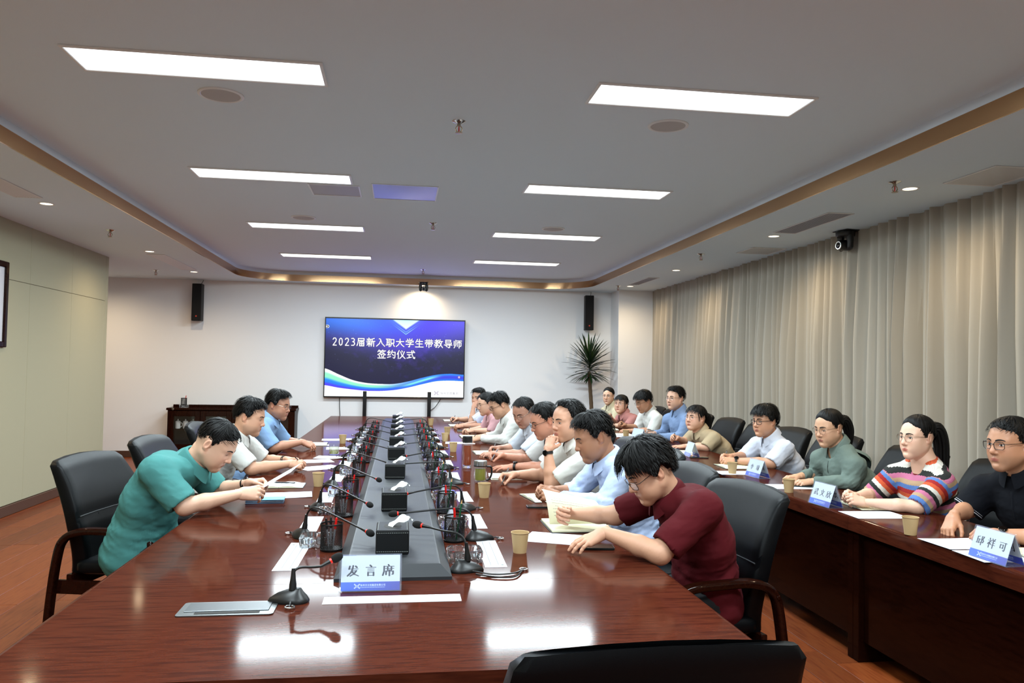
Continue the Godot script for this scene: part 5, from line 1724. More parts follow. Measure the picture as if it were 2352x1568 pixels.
func mug() -> void:
	var t := thing("tea_mug", "glass mug of green tea with steel lid and black handle", "mug", Vector3(0.548, TABLE_Y, -5.22), 0.1)
	obj("mug_glass", lathe_mesh([Vector2(0, 0.008), Vector2(0.036, 0.008), Vector2(0.038, 0.0), Vector2(0.041, 0.0), Vector2(0.042, 0.01), Vector2(0.042, 0.11), Vector2(0.04, 0.112)], 32), glass_m(), t)
	obj("tea", lathe_mesh([Vector2(0, 0.012), Vector2(0.033, 0.012), Vector2(0.0345, 0.018), Vector2(0.0345, 0.088), Vector2(0, 0.088)], 28), mat("green_tea", Color(0.50, 0.50, 0.17, 0.8), 0.3, 0.0, {"transparency": BaseMaterial3D.TRANSPARENCY_ALPHA}), t)
	obj("tea_leaves", lathe_mesh([Vector2(0, 0.014), Vector2(0.03, 0.015), Vector2(0.03, 0.026), Vector2(0.018, 0.034), Vector2(0, 0.03)], 14, 10), mat("wet_leaves", Color(0.14, 0.16, 0.05), 0.7), t)
	obj("lid", lathe_mesh([Vector2(0.04, 0.108), Vector2(0.0445, 0.108), Vector2(0.0445, 0.136), Vector2(0.042, 0.14), Vector2(0, 0.141)], 36), mat("lid_steel", Color(0.66, 0.66, 0.65), 0.28, 1.0), t)
	obj("seal_ring", lathe_mesh([Vector2(0.041, 0.102), Vector2(0.0452, 0.102), Vector2(0.0452, 0.109), Vector2(0.041, 0.109)], 36), mat("flask_lid"), t)
	obj("handle", tube_mesh(Array(curve([Vector3(0.044, 0.1, 0), Vector3(0.07, 0.098, 0), Vector3(0.078, 0.075, 0), Vector3(0.074, 0.04, 0), Vector3(0.058, 0.014, 0), Vector3(0.042, 0.012, 0)], 5)), [0.0065], 10), mat("flask_lid"), t)

func tea_glass() -> void:
	var t := thing("tea_glass", "clear glass mug with green tea leaves at the bottom, before the light blue shirted man", "mug", Vector3(-0.535, TABLE_Y, -6.79), PI)
	obj("glass", lathe_mesh([Vector2(0, 0.006), Vector2(0.038, 0.006), Vector2(0.038, 0.0), Vector2(0.042, 0.0), Vector2(0.0435, 0.008), Vector2(0.0435, 0.1), Vector2(0.042, 0.101), Vector2(0.0405, 0.1), Vector2(0.04, 0.012), Vector2(0, 0.01)], 32), glass_m(), t)
	obj("tea", lathe_mesh([Vector2(0, 0.0115), Vector2(0.0385, 0.0115), Vector2(0.039, 0.07), Vector2(0, 0.07)], 28), mat("pale_tea", Color(0.70, 0.70, 0.42, 0.35), 0.3, 0.0, {"transparency": BaseMaterial3D.TRANSPARENCY_ALPHA}), t)
	obj("tea_leaves", lathe_mesh([Vector2(0, 0.013), Vector2(0.036, 0.014), Vector2(0.036, 0.026), Vector2(0.022, 0.036), Vector2(0, 0.032)], 14, 10), mat("wet_leaves_green", Color(0.30, 0.33, 0.08), 0.7), t)
	obj("handle", tube_mesh(Array(curve([Vector3(0.042, 0.085, 0), Vector3(0.064, 0.08, 0), Vector3(0.068, 0.05, 0), Vector3(0.06, 0.025, 0), Vector3(0.042, 0.02, 0)], 5)), [0.0045], 8), glass_m(), t)

func maroon_notebook() -> void:
	# its left page is lifted by the right hand and curves over
	var t := thing("notebook", "cream notebook with handwriting, one page lifted by the man in maroon", "notebook", Vector3(0.86, TABLE_Y, -3.72), 0.0)
	var w := 0.3
	obj("cover", box_mesh(Vector3(0.0, 0.0015, 0.0), Vector3(w, 0.003, 0.3), 0.001), mat("cover_black"), t)
	obj("page_block", box_mesh(Vector3(0, 0.008, 0.0), Vector3(w - 0.01, 0.011, 0.29), 0.002), mat("page_plain"), t)
	var b := MB.new()
	b.smooth = 80
	var rows := []
	for i in 13:
		var u := i / 12.0
		var row := PackedVector3Array()
		for j in 9:
			var v := j / 8.0
			# v runs along the fold (x), u climbs from the fold and bends away
			var hgt := 0.155 * sin(u * PI * 0.5) * (1.0 - 0.38 * v)
			var back := -0.02 - 0.085 * u * u
			row.append(Vector3(-0.13 + 0.27 * v - 0.03 * u, 0.014 + hgt, 0.02 + back))
		rows.append(row)
	b.grid(rows)
	var o := obj("lifted_page", b.commit(), mat("page"), t)
	var bk := MB.new()
	bk.smooth = 80
	var rr := []
	for r in rows:
		var q := PackedVector3Array()
		for p in r:
			q.append(p + Vector3(0, 0, -0.0008))
		rr.append(q)
	bk.grid(rr, false, true)
	obj("lifted_page", bk.commit(), mat("page_plain"), t)

# ------------------------------------------------------------------ figures: distance fields joined with a smooth minimum, meshed as surface nets
class Field:
	var lo: Vector3
	var cell: float
	var nx: int
	var ny: int
	var nz: int
	var f := PackedFloat32Array()
	func setup(a: Vector3, b: Vector3, c: float) -> Field:
		lo = a
		cell = c
		nx = int(ceil((b.x - a.x) / c)) + 1
		ny = int(ceil((b.y - a.y) / c)) + 1
		nz = int(ceil((b.z - a.z) / c)) + 1
		f.resize(nx * ny * nz)
		f.fill(10.0)
		return self
	func _range(a: Vector3, b: Vector3, r: float) -> Array:
		var p := ((a.min(b) - Vector3.ONE * r - lo) / cell).floor()
		var q := ((a.max(b) + Vector3.ONE * r - lo) / cell).ceil()
		return [maxi(int(p.x), 0), mini(int(q.x), nx - 1), maxi(int(p.y), 0), mini(int(q.y), ny - 1), maxi(int(p.z), 0), mini(int(q.z), nz - 1)]
	func capsule(a: Vector3, b: Vector3, ra: float, rb: float, k := 0.02, lat := Vector3.ZERO, s := 1.0, sub := false) -> void:
		var rg := _range(a, b, maxf(ra, rb) / minf(s, 1.0) + k + cell * 2.0)
		var ba := b - a
		var inv := 1.0 / maxf(ba.length_squared(), 1e-9)
		var dr := rb - ra
		var s2 := s * s - 1.0
		var ik := 1.0 / k
		for z in range(rg[4], rg[5] + 1):
			for y in range(rg[2], rg[3] + 1):
				var i: int = (z * ny + y) * nx + rg[0]
				var pa := lo + Vector3(rg[0] * cell, y * cell, z * cell) - a
				for x in range(rg[0], rg[1] + 1):
					var t := clampf(pa.dot(ba) * inv, 0.0, 1.0)
					var q := pa - ba * t
					var d := 0.0
					if s2 != 0.0:
						var l := q.dot(lat)
						d = sqrt(maxf(q.length_squared() + s2 * l * l, 0.0)) - ra - dr * t
					else:
						d = q.length() - ra - dr * t
					var o := f[i]
					if sub:
						d = -d
						var h := maxf(k - absf(o - d), 0.0) * ik
						f[i] = maxf(o, d) + h * h * k * 0.25
					else:
						var h := maxf(k - absf(o - d), 0.0) * ik
						f[i] = minf(o, d) - h * h * k * 0.25
					i += 1
					pa.x += cell
	func ellipsoid(c: Vector3, r: Vector3, k := 0.01, bs := Basis(), sub := false) -> void:
		var m := maxf(r.x, maxf(r.y, r.z))
		var rg := _range(c, c, m + k + cell * 2.0)
		var inv := bs.inverse()
		var ik := 1.0 / k
		for z in range(rg[4], rg[5] + 1):
			for y in range(rg[2], rg[3] + 1):
				var i: int = (z * ny + y) * nx + rg[0]
				for x in range(rg[0], rg[1] + 1):
					var p := inv * (lo + Vector3(x * cell, y * cell, z * cell) - c)
					var e := p / r
					var k0 := e.length()
					var k1 := (e / r).length()
					var d := k0 * (k0 - 1.0) / maxf(k1, 1e-6)
					if k1 < 1e-4:
						d = -minf(r.x, minf(r.y, r.z))
					var o := f[i]
					if sub:
						d = -d
						var h := maxf(k - absf(o - d), 0.0) * ik
						f[i] = maxf(o, d) + h * h * k * 0.25
					else:
						var h := maxf(k - absf(o - d), 0.0) * ik
						f[i] = minf(o, d) - h * h * k * 0.25
					i += 1
	func sample(p: Vector3) -> float:
		var q := (p - lo) / cell
		var x := clampi(int(q.x), 0, nx - 2)
		var y := clampi(int(q.y), 0, ny - 2)
		var z := clampi(int(q.z), 0, nz - 2)
		var t := q - Vector3(x, y, z)
		var i := (z * ny + y) * nx + x
		var j := i + nx
		var k := i + nx * ny
		var l := k + nx
		return lerpf(lerpf(lerpf(f[i], f[i + 1], t.x), lerpf(f[j], f[j + 1], t.x), t.y), lerpf(lerpf(f[k], f[k + 1], t.x), lerpf(f[l], f[l + 1], t.x), t.y), t.z)
	# [positions, normals, indices]
	func mesh() -> Array:
		var v := PackedVector3Array()
		var n := PackedVector3Array()
		var idx := PackedInt32Array()
		var map := PackedInt32Array()
		map.resize(f.size())
		map.fill(-1)
		var far := cell * 1.8
		var sx := 1
		var sy := nx
		var sz := nx * ny
		var at := PackedInt32Array()
		for z in nz - 1:
			for y in ny - 1:
				var i := (z * ny + y) * nx
				for x in nx - 1:
					var f0 := f[i]
					if f0 > far or f0 < -far:
						i += 1
						continue
					var f1 := f[i + sx]
					var f2 := f[i + sy]
					var f3 := f[i + sx + sy]
					var f4 := f[i + sz]
					var f5 := f[i + sx + sz]
					var f6 := f[i + sy + sz]
					var f7 := f[i + sx + sy + sz]
					var c := int(f0 < 0.0) + int(f1 < 0.0) + int(f2 < 0.0) + int(f3 < 0.0) + int(f4 < 0.0) + int(f5 < 0.0) + int(f6 < 0.0) + int(f7 < 0.0)
					if c == 0 or c == 8:
						i += 1
						continue
					var sum := Vector3.ZERO
					var m := 0.0
					if (f0 < 0.0) != (f1 < 0.0):
						sum += Vector3(f0 / (f0 - f1), 0, 0); m += 1
					if (f2 < 0.0) != (f3 < 0.0):
						sum += Vector3(f2 / (f2 - f3), 1, 0); m += 1
					if (f4 < 0.0) != (f5 < 0.0):
						sum += Vector3(f4 / (f4 - f5), 0, 1); m += 1
					if (f6 < 0.0) != (f7 < 0.0):
						sum += Vector3(f6 / (f6 - f7), 1, 1); m += 1
					if (f0 < 0.0) != (f2 < 0.0):
						sum += Vector3(0, f0 / (f0 - f2), 0); m += 1
					if (f1 < 0.0) != (f3 < 0.0):
						sum += Vector3(1, f1 / (f1 - f3), 0); m += 1
					if (f4 < 0.0) != (f6 < 0.0):
						sum += Vector3(0, f4 / (f4 - f6), 1); m += 1
					if (f5 < 0.0) != (f7 < 0.0):
						sum += Vector3(1, f5 / (f5 - f7), 1); m += 1
					if (f0 < 0.0) != (f4 < 0.0):
						sum += Vector3(0, 0, f0 / (f0 - f4)); m += 1
					if (f1 < 0.0) != (f5 < 0.0):
						sum += Vector3(1, 0, f1 / (f1 - f5)); m += 1
					if (f2 < 0.0) != (f6 < 0.0):
						sum += Vector3(0, 1, f2 / (f2 - f6)); m += 1
					if (f3 < 0.0) != (f7 < 0.0):
						sum += Vector3(1, 1, f3 / (f3 - f7)); m += 1
					map[i] = v.size()
					at.append(i)
					v.append(lo + (Vector3(x, y, z) + sum / m) * cell)
					n.append(Vector3(f1 + f3 + f5 + f7 - f0 - f2 - f4 - f6, f2 + f3 + f6 + f7 - f0 - f1 - f4 - f5, f4 + f5 + f6 + f7 - f0 - f1 - f2 - f3).normalized())
					i += 1
		for q in at.size():
			var i := at[q]
			var inside := f[i] < 0.0
			for ax in 3:
				var st := sx if ax == 0 else (sy if ax == 1 else sz)
				if inside == (f[i + st] < 0.0):
					continue
				var u := sy if ax == 0 else (sz if ax == 1 else sx)
				var w := sz if ax == 0 else (sx if ax == 1 else sy)
				if i - u - w < 0:
					continue
				var a := map[i - u - w]
				var b := map[i - w]
				var c := map[i]
				var d := map[i - u]
				if a < 0 or b < 0 or d < 0:
					continue
				if inside:  # front faces run clockwise
					idx.append(a); idx.append(c); idx.append(b)
					idx.append(a); idx.append(d); idx.append(c)
				else:
					idx.append(a); idx.append(b); idx.append(c)
					idx.append(a); idx.append(c); idx.append(d)
		return [v, n, idx]

# several meshed pieces joined into one surface, with colours
class Soup:
	var v := PackedVector3Array()
	var n := PackedVector3Array()
	var c := PackedColorArray()
	var uv := PackedVector2Array()
	var idx := PackedInt32Array()
	func add(m: Array, xf: Transform3D, col: Color, mirror := false) -> int:
		var first := v.size()
		var pv: PackedVector3Array = m[0]
		var pn: PackedVector3Array = m[1]
		var pi: PackedInt32Array = m[2]
		var nb := xf.basis.inverse().transposed()
		for i in pv.size():
			v.append(xf * pv[i])
			n.append((nb * pn[i]).normalized())
			c.append(col)
			uv.append(Vector2.ZERO)
		for t in pi.size() / 3:
			idx.append(first + pi[t * 3])
			idx.append(first + pi[t * 3 + (2 if mirror else 1)])
			idx.append(first + pi[t * 3 + (1 if mirror else 2)])
		return first
	func arrays() -> Array:
		var a := []
		a.resize(Mesh.ARRAY_MAX)
		a[Mesh.ARRAY_VERTEX] = v
		a[Mesh.ARRAY_NORMAL] = n
		a[Mesh.ARRAY_COLOR] = c
		a[Mesh.ARRAY_TEX_UV] = uv
		a[Mesh.ARRAY_INDEX] = idx
		return a

# ---- head template: x to the person's left, y up, z towards the face; origin between the ears
var head_core: Field
var head_full: Field
var head_fine: Array
var head_coarse: Array
var skull := PackedFloat32Array()
const SKULL_C := Vector3(0, 0.02, -0.01)
const SK_A := 72
const SK_E := 48

func head_field(cell: float, features: bool) -> Field:
	var h := Field.new().setup(Vector3(-0.105, -0.15, -0.13), Vector3(0.105, 0.14, 0.14), cell)
	h.ellipsoid(Vector3(0, 0.03, -0.012), Vector3(0.075, 0.086, 0.096), 0.01)
	h.ellipsoid(Vector3(0, 0.025, 0.03), Vector3(0.066, 0.068, 0.058), 0.02)
	h.ellipsoid(Vector3(0, -0.035, 0.02), Vector3(0.064, 0.078, 0.067), 0.03)
	for s in [-1, 1]:
		h.capsule(Vector3(s * 0.054, -0.05, 0.0), Vector3(s * 0.016, -0.098, 0.062), 0.022, 0.018, 0.035)
		h.ellipsoid(Vector3(s * 0.036, -0.03, 0.048), Vector3(0.028, 0.034, 0.034), 0.03)
		h.ellipsoid(Vector3(s * 0.034, -0.06, 0.042), Vector3(0.026, 0.03, 0.034), 0.03)
	h.ellipsoid(Vector3(0, -0.098, 0.066), Vector3(0.02, 0.017, 0.018), 0.025)
	h.capsule(Vector3(0, -0.04, -0.028), Vector3(0, -0.135, -0.04), 0.054, 0.052, 0.03)
	if not features:
		return h
	for s in [-1, 1]:
		h.capsule(Vector3(s * 0.046, 0.02, 0.062), Vector3(s * 0.014, 0.021, 0.078), 0.009, 0.0085, 0.02)
		h.ellipsoid(Vector3(s * 0.032, 0.0, 0.1), Vector3(0.019, 0.0125, 0.0175), 0.016, Basis(), true)
		h.ellipsoid(Vector3(s * 0.032, 0.0, 0.069), Vector3(0.0165, 0.0125, 0.0135), 0.006)
	# nose
	h.capsule(Vector3(0, 0.014, 0.08), Vector3(0, -0.026, 0.1), 0.0085, 0.0105, 0.016)
	h.ellipsoid(Vector3(0, -0.032, 0.101), Vector3(0.0125, 0.0105, 0.0125), 0.008)
	for s in [-1, 1]:
		h.ellipsoid(Vector3(s * 0.0135, -0.036, 0.09), Vector3(0.0085, 0.0075, 0.0105), 0.006)
		h.ellipsoid(Vector3(s * 0.007, -0.0435, 0.097), Vector3(0.0035, 0.003, 0.005), 0.003, Basis(), true)
	# mouth
	h.ellipsoid(Vector3(0, -0.066, 0.074), Vector3(0.03, 0.02, 0.0165), 0.018)
	h.capsule(Vector3(-0.019, -0.0645, 0.084), Vector3(0.0, -0.0605, 0.0898), 0.0045, 0.0056, 0.006)
	h.capsule(Vector3(0.019, -0.0645, 0.084), Vector3(0.0, -0.0605, 0.0898), 0.0045, 0.0056, 0.006)
	h.capsule(Vector3(-0.013, -0.0715, 0.0842), Vector3(0.013, -0.0715, 0.0842), 0.0058, 0.0058, 0.006)
	h.capsule(Vector3(-0.021, -0.0663, 0.0855), Vector3(0.021, -0.0663, 0.0855), 0.0014, 0.0014, 0.003, Vector3.ZERO, 1.0, true)
	h.capsule(Vector3(-0.012, -0.083, 0.094), Vector3(0.012, -0.083, 0.094), 0.005, 0.005, 0.012, Vector3.ZERO, 1.0, true)
	# ears
	for s in [-1, 1]:
		var bs: Basis = Basis(Vector3.UP, s * 0.42) * Basis(Vector3.RIGHT, 0.18)
		h.ellipsoid(Vector3(s * 0.077, -0.002, -0.014), Vector3(0.009, 0.031, 0.019), 0.006, bs)
		h.ellipsoid(Vector3(s * 0.072, -0.026, -0.004), Vector3(0.009, 0.011, 0.009), 0.006, bs)
		h.ellipsoid(Vector3(s * 0.088, 0.0, -0.010), Vector3(0.0065, 0.019, 0.0105), 0.005, bs, true)
		h.ellipsoid(Vector3(s * 0.076, -0.003, 0.001), Vector3(0.006, 0.007, 0.005), 0.004, bs)
	return h

func skull_r(az: float, el: float) -> float:
	var a := fposmod(az, TAU) / TAU * SK_A
	var e := clampf((el + PI * 0.5) / PI * (SK_E - 1), 0.0, SK_E - 1.001)
	var a0 := int(a) % SK_A
	var a1 := (a0 + 1) % SK_A
	var e0 := int(e)
	var ta := a - floorf(a)
	var te := e - e0
	return lerpf(lerpf(skull[a0 * SK_E + e0], skull[a1 * SK_E + e0], ta), lerpf(skull[a0 * SK_E + e0 + 1], skull[a1 * SK_E + e0 + 1], ta), te)

func sdir(az: float, el: float) -> Vector3:
	return Vector3(sin(az) * cos(el), sin(el), cos(az) * cos(el))

func make_head(which: int) -> void:
	if which == 0:
		head_full = head_field(0.003, true)
		head_fine = head_full.mesh()
	elif which == 1:
		head_coarse = head_field(0.0045, true).mesh()
	else:
		head_core = head_field(0.006, false)
		skull.resize(SK_A * SK_E)
		for a in SK_A:
			for e in SK_E:
				var d := sdir(TAU * a / SK_A, PI * (float(e) / (SK_E - 1) - 0.5))
				var r := 0.15
				while r > 0.04:
					var s := head_core.sample(SKULL_C + d * r)
					if s < 0.0005:
						break
					r -= clampf(s * 0.6, 0.0004, 0.01)
				skull[a * SK_E + e] = r

func face_z(x: float, y: float) -> float:
	var z := 0.13
	while z > 0.0:
		var s := head_full.sample(Vector3(x, y, z))
		if s < 0.0003:
			return z
		z -= clampf(s * 0.6, 0.0003, 0.01)
	return 0.08

# ---- hand templates (right hand): wrist at the origin, z along the fingers, y out of the back of the hand, thumb at +x
var hands := {}
const POSES := {
	# per finger (index to little): bend at knuckle, middle, tip joint and sideways spread in degrees; then thumb: out, forward, down, bend
	"flat": [[8, 14, 8, 5], [6, 14, 8, 0], [8, 16, 8, -4], [10, 18, 10, -10], [42, -8, 10]],
	"relaxed": [[28, 38, 22, 4], [32, 42, 24, 0], [36, 44, 26, -3], [38, 46, 28, -8], [38, -22, 22]],
	"pen": [[48, 46, 18, 2], [56, 58, 26, 0], [66, 72, 34, -2], [70, 74, 36, -6], [26, -42, 26]],
	"hold": [[52, 34, 14, 2], [56, 36, 16, 0], [58, 38, 18, -2], [60, 40, 20, -6], [24, -30, 10]],
	"fist": [[78, 88, 44, 2], [82, 92, 46, 0], [84, 92, 46, -2], [84, 90, 46, -6], [30, -50, 40]],
	"clasp": [[58, 60, 30, 2], [62, 62, 32, 0], [64, 64, 34, -2], [64, 64, 34, -6], [34, -30, 20]],
}

func hand_mesh(pose: String, cell: float) -> Array:
	var p: Array = POSES[pose]
	var h := Field.new().setup(Vector3(-0.07, -0.115, -0.03), Vector3(0.095, 0.035, 0.205), cell)
	var bases := [Vector3(0.029, 0.001, 0.086), Vector3(0.0095, 0.004, 0.09), Vector3(-0.0105, 0.002, 0.086), Vector3(-0.029, -0.003, 0.077)]
	var lens := [0.070, 0.078, 0.072, 0.056]
	h.capsule(Vector3(0, -0.001, -0.03), Vector3(0, -0.002, 0.012), 0.0205, 0.022, 0.01, Vector3.RIGHT, 0.76)
	for i in 4:
		h.capsule(Vector3(bases[i].x * 0.45, -0.004, 0.01), bases[i] + Vector3(0, -0.006, -0.004), 0.0165, 0.0125, 0.016)
	h.ellipsoid(Vector3(0.0, -0.008, 0.05), Vector3(0.034, 0.014, 0.042), 0.012)
	# ball of the thumb
	var t: Array = p[4]
	var t0 := Vector3(0.018, -0.008, 0.014)
	var tdir := (Basis(Vector3.UP, deg_to_rad(t[0])) * Basis(Vector3.RIGHT, -deg_to_rad(t[1]))) * Vector3(0, 0, 1)
	var t1 := t0 + tdir * 0.043
	var d2 := (Basis(Vector3.UP, -deg_to_rad(t[2])) * tdir).normalized()
	var t2 := t1 + d2 * 0.034
	var d3 := (Basis(Vector3.UP, -deg_to_rad(t[2] * 0.8)) * d2).normalized()
	h.capsule(t0, t1, 0.0165, 0.0118, 0.014)
	h.capsule(t1, t2, 0.0112, 0.0096, 0.004)
	h.capsule(t2, t2 + d3 * 0.024, 0.0096, 0.0078, 0.003)
	for i in 4:
		var a: Array = p[i]
		var b: Vector3 = bases[i]
		var ang := deg_to_rad(a[0])
		var sp := deg_to_rad(a[3])
		var r0: float = [0.0088, 0.009, 0.0087, 0.0077][i]
		var l: float = lens[i]
		for j in 3:
			var d := Vector3(sin(sp), -sin(ang), cos(ang) * cos(sp)).normalized()
			var e: Vector3 = b + d * l * [0.46, 0.3, 0.24][j]
			h.capsule(b, e, r0 * [1.06, 0.98, 0.9][j], r0 * [0.98, 0.9, 0.76][j], 0.004)
			b = e
			if j < 2:
				ang += deg_to_rad(a[j + 1])
	return h.mesh()

# ---- one figure
func frame(yaw: float, pitch: float, roll: float) -> Basis:
	return Basis(Vector3.UP, deg_to_rad(yaw)) * Basis(Vector3.RIGHT, deg_to_rad(pitch)) * Basis(Vector3(0, 0, 1), deg_to_rad(roll))

func hand_frame(fingers: Vector3, dorsal: Vector3, left: bool) -> Basis:
	var z := fingers.normalized()
	var y := (dorsal - z * dorsal.dot(z)).normalized()
	var x := y.cross(z)
	return Basis(-x if left else x, y, z)

func build_figure(d: Dictionary) -> Dictionary:
	var out := {}
	var base: Vector3 = d.base
	var hb: Basis = frame(d.yaw, d.pitch, d.get("roll", 0.0))
	var hs: Vector3 = d.get("hs", Vector3.ONE) * 1.03
	var head := Transform3D(hb * Basis.from_scale(hs), d.C - base)
	var tf := Vector3(sin(deg_to_rad(d.turn)), 0, cos(deg_to_rad(d.turn)))
	var left := Vector3.UP.cross(tf)
	var sw: float = d.get("sw", 0.185)
	var S: Vector3 = d.S - base
	var P: Vector3 = d.P - base
	var spine := (S - P).normalized()
	var hn := head * Vector3(0, -0.06, -0.032)
	var neck_axis := (spine + hb.y * 0.8 + tf * 0.1).normalized()
	var N: Vector3 = hn - neck_axis * d.get("neck", 0.07)
	var E := [d.er - base, d.el - base]
	var W := [d.wr - base, d.wl - base]
	var J := []
	for s in 2:
		var sg := -1.0 if s == 0 else 1.0
		var j: Vector3 = S + left * sg * sw
		j += (E[s] - j).normalized() * 0.02 + tf * 0.012
		J.append(j)
	var big: float = d.get("big", 1.0)
	var arm: float = d.get("arm", 1.0)
	var fine: bool = d.get("fine", false)
	var skin: Color = lin(d.skin)
	var lo := Vector3.ONE * 100
	var hi := -lo
	for p in [hn, N, S, P, E[0], E[1], W[0], W[1], J[0], J[1]]:
		lo = lo.min(p)
		hi = hi.max(p)
	# --- skin
	var cell := 0.009 if fine else 0.012
	var f := Field.new().setup(lo - Vector3.ONE * 0.16, hi + Vector3.ONE * 0.16, cell)
	f.capsule(S - spine * 0.06, P, 0.05, 0.06, 0.03, left, 0.7)
	f.capsule(J[0] + left * 0.03 - spine * 0.02, J[1] - left * 0.03 - spine * 0.02, 0.04, 0.04, 0.04)
	f.capsule(N - neck_axis * 0.04, hn, 0.058 * big, 0.053 * big, 0.03)
	f.capsule(N - neck_axis * 0.04, S - spine * 0.07, 0.04, 0.04, 0.03)
	if d.get("chest", false):
		f.capsule(N + tf * 0.01 - neck_axis * 0.02, N + tf * 0.03 - neck_axis * 0.1, 0.056, 0.058, 0.03, left, 0.62)
	for s in 2:
		var mid: Vector3 = E[s].lerp(W[s], 0.35)
		f.capsule(J[s], E[s], 0.049 * arm, 0.041 * arm, 0.02)
		f.capsule(E[s], mid, 0.040 * arm, 0.0415 * arm, 0.03)
		f.capsule(mid, W[s], 0.0415 * arm, 0.0245 * arm, 0.012)
	var skin_soup := Soup.new()
	skin_soup.add(f.mesh(), Transform3D(), skin)
	# --- head, with lips and warm tones in its colour
	var first := skin_soup.v.size()
	var tmpl: Array = head_fine if fine else head_coarse
	skin_soup.add(tmpl, head, skin)
	var pv: PackedVector3Array = tmpl[0]
	var lip: Color = skin.lerp(lin(d.get("lip", Color(0.62, 0.33, 0.30))), 0.75)
	var jaw: float = d.get("jaw", 1.0) * 0.95
	var stubble: float = d.get("stubble", 0.0)
	for i in pv.size():
		var p := pv[i]
		var c := skin
		var q := Vector2(p.x / 0.024, (p.y + 0.0665) / (0.0105 - 0.004 * absf(p.x) / 0.024))
		if p.z > 0.076 and q.length() < 1.15:
			c = c.lerp(lip, 1.0 - smoothstep(0.8, 1.15, q.length()))
		var warm := exp(-(pow((absf(p.x) - 0.04) / 0.02, 2.0) + pow((p.y + 0.025) / 0.02, 2.0))) * 0.4 if p.z > 0.03 else 0.0
		warm += 0.4 * exp(-(p - Vector3(0, -0.032, 0.105)).length_squared() / 0.0003)
		if p.z < 0.012 and p.y > -0.045 and p.y < 0.035:
			warm += 0.5 * smoothstep(0.074, 0.082, absf(p.x))
		c = c.lerp(Color(skin.r * 1.0, skin.g * 0.76, skin.b * 0.72), warm)
		if stubble > 0.0 and p.y < -0.045 and p.z > -0.01 and q.length() > 1.15:
			c = c.lerp(Color(skin.r * 0.62, skin.g * 0.68, skin.b * 0.72), stubble * smoothstep(-0.04, -0.06, p.y))
		skin_soup.c[first + i] = c
		if p.y < 0.01:
			var w := lerpf(1.0, jaw, smoothstep(0.01, -0.06, p.y))
			var pp := Vector3(p.x * w, p.y, p.z)
			skin_soup.v[first + i] = head * pp
	# --- hands
	for s in 2:
		var hd: Array = d.hr if s == 0 else d.hl
		var bs := hand_frame(hd[0], hd[1], s == 1) * Basis.from_scale(Vector3.ONE * arm * 0.98)
		skin_soup.add(hands[String(hd[2]) + ("" if fine else "_far")], Transform3D(bs, W[s]), skin.lerp(Color(skin.r, skin.g * 0.88, skin.b * 0.84), 0.3), s == 1)
	out.pens = []
	for s in 2:
		var hd: Array = d.hr if s == 0 else d.hl
		if hd[2] == "pen":
			var bs := hand_frame(hd[0], hd[1], s == 1)
			out.pens.append([W[s] + base + bs * Vector3(0.030, -0.016, 0.072), bs * Vector3(-0.12, 0.86, -0.5)])
	out.body = skin_soup.arrays()
	# --- shirt
	var fit: float = d.get("fit", 1.0)
	var belly: float = d.get("belly", 1.0)
	var long: bool = d.get("long", false)
	cell = 0.0085 if fine else 0.0115
	f = Field.new().setup(lo - Vector3.ONE * 0.2, hi + Vector3(0.2, 0.12, 0.2), cell)
	var mid_t := S.lerp(P, 0.45) - tf * 0.012
	f.capsule(S - spine * 0.055, mid_t, 0.104 * fit, 0.114 * fit, 0.04, left, 0.104 * fit / (sw + 0.0))
	f.capsule(mid_t, P - spine * 0.05 + tf * 0.005, 0.114 * fit, 0.132 * belly * fit, 0.05, left, 0.72)
	var cuffs := []
	f.capsule(N - neck_axis * 0.055, S - spine * 0.085, 0.062, 0.09 * fit, 0.05, left, 0.72)
	f.capsule(N - neck_axis * 0.06 + tf * 0.012, S - spine * 0.14 + tf * 0.045, 0.058, 0.075 * fit, 0.05, left, 0.6)
	for s in 2:
		var sg := -1.0 if s == 0 else 1.0
		f.capsule(N + left * sg * 0.035 - neck_axis * 0.032, J[s] - spine * 0.006, 0.046, 0.060 * fit, 0.05)
		if long:
			f.capsule(J[s], E[s], 0.068 * fit, 0.056 * arm, 0.03)
			var we: Vector3 = E[s].lerp(W[s], 0.9)
			f.capsule(E[s], we, 0.054 * arm, 0.038 * arm, 0.02)
			var dr: Vector3 = (W[s] - E[s]).normalized()
			f.capsule(we + dr * 0.31, we + dr * 0.32, 0.3, 0.3, 0.004, Vector3.ZERO, 1.0, true)
			cuffs.append([we, dr])
		else:
			var dr: Vector3 = (E[s] - J[s]).normalized()
			var lu: float = (E[s] - J[s]).length()
			var e0: Vector3 = J[s] + dr * lu * d.get("sleeve", 0.66)
			f.capsule(J[s], e0 + dr * 0.06, 0.07 * fit, 0.069 * arm * fit, 0.03)
			f.capsule(e0 + dr * 0.35, e0 + dr * 0.36, 0.3, 0.3, 0.004, Vector3.ZERO, 1.0, true)
			f.capsule(e0 + dr * 0.0, e0 + dr * 0.12, 0.040 * arm, 0.069 * arm * fit - 0.010, 0.004, Vector3.ZERO, 1.0, true)
			cuffs.append([e0, dr])
	f.capsule(N + neck_axis * 0.035, N + neck_axis * 0.2, 0.058 * big, 0.075, 0.008, Vector3.ZERO, 1.0, true)
	var open: float = d.get("open", 0.0)
	if open > 0.0:
		f.ellipsoid(N + tf * 0.075 - neck_axis * (open * 0.6), Vector3(0.03 + open * 0.45, 0.02 + open, 0.06), 0.012, Basis(left, spine, left.cross(spine)), true)
	var m := f.mesh()
	var sv: PackedVector3Array = m[0]
	var sn: PackedVector3Array = m[1]
	var nz := FastNoiseLite.new()
	nz.seed = int(d.get("seed", 1))
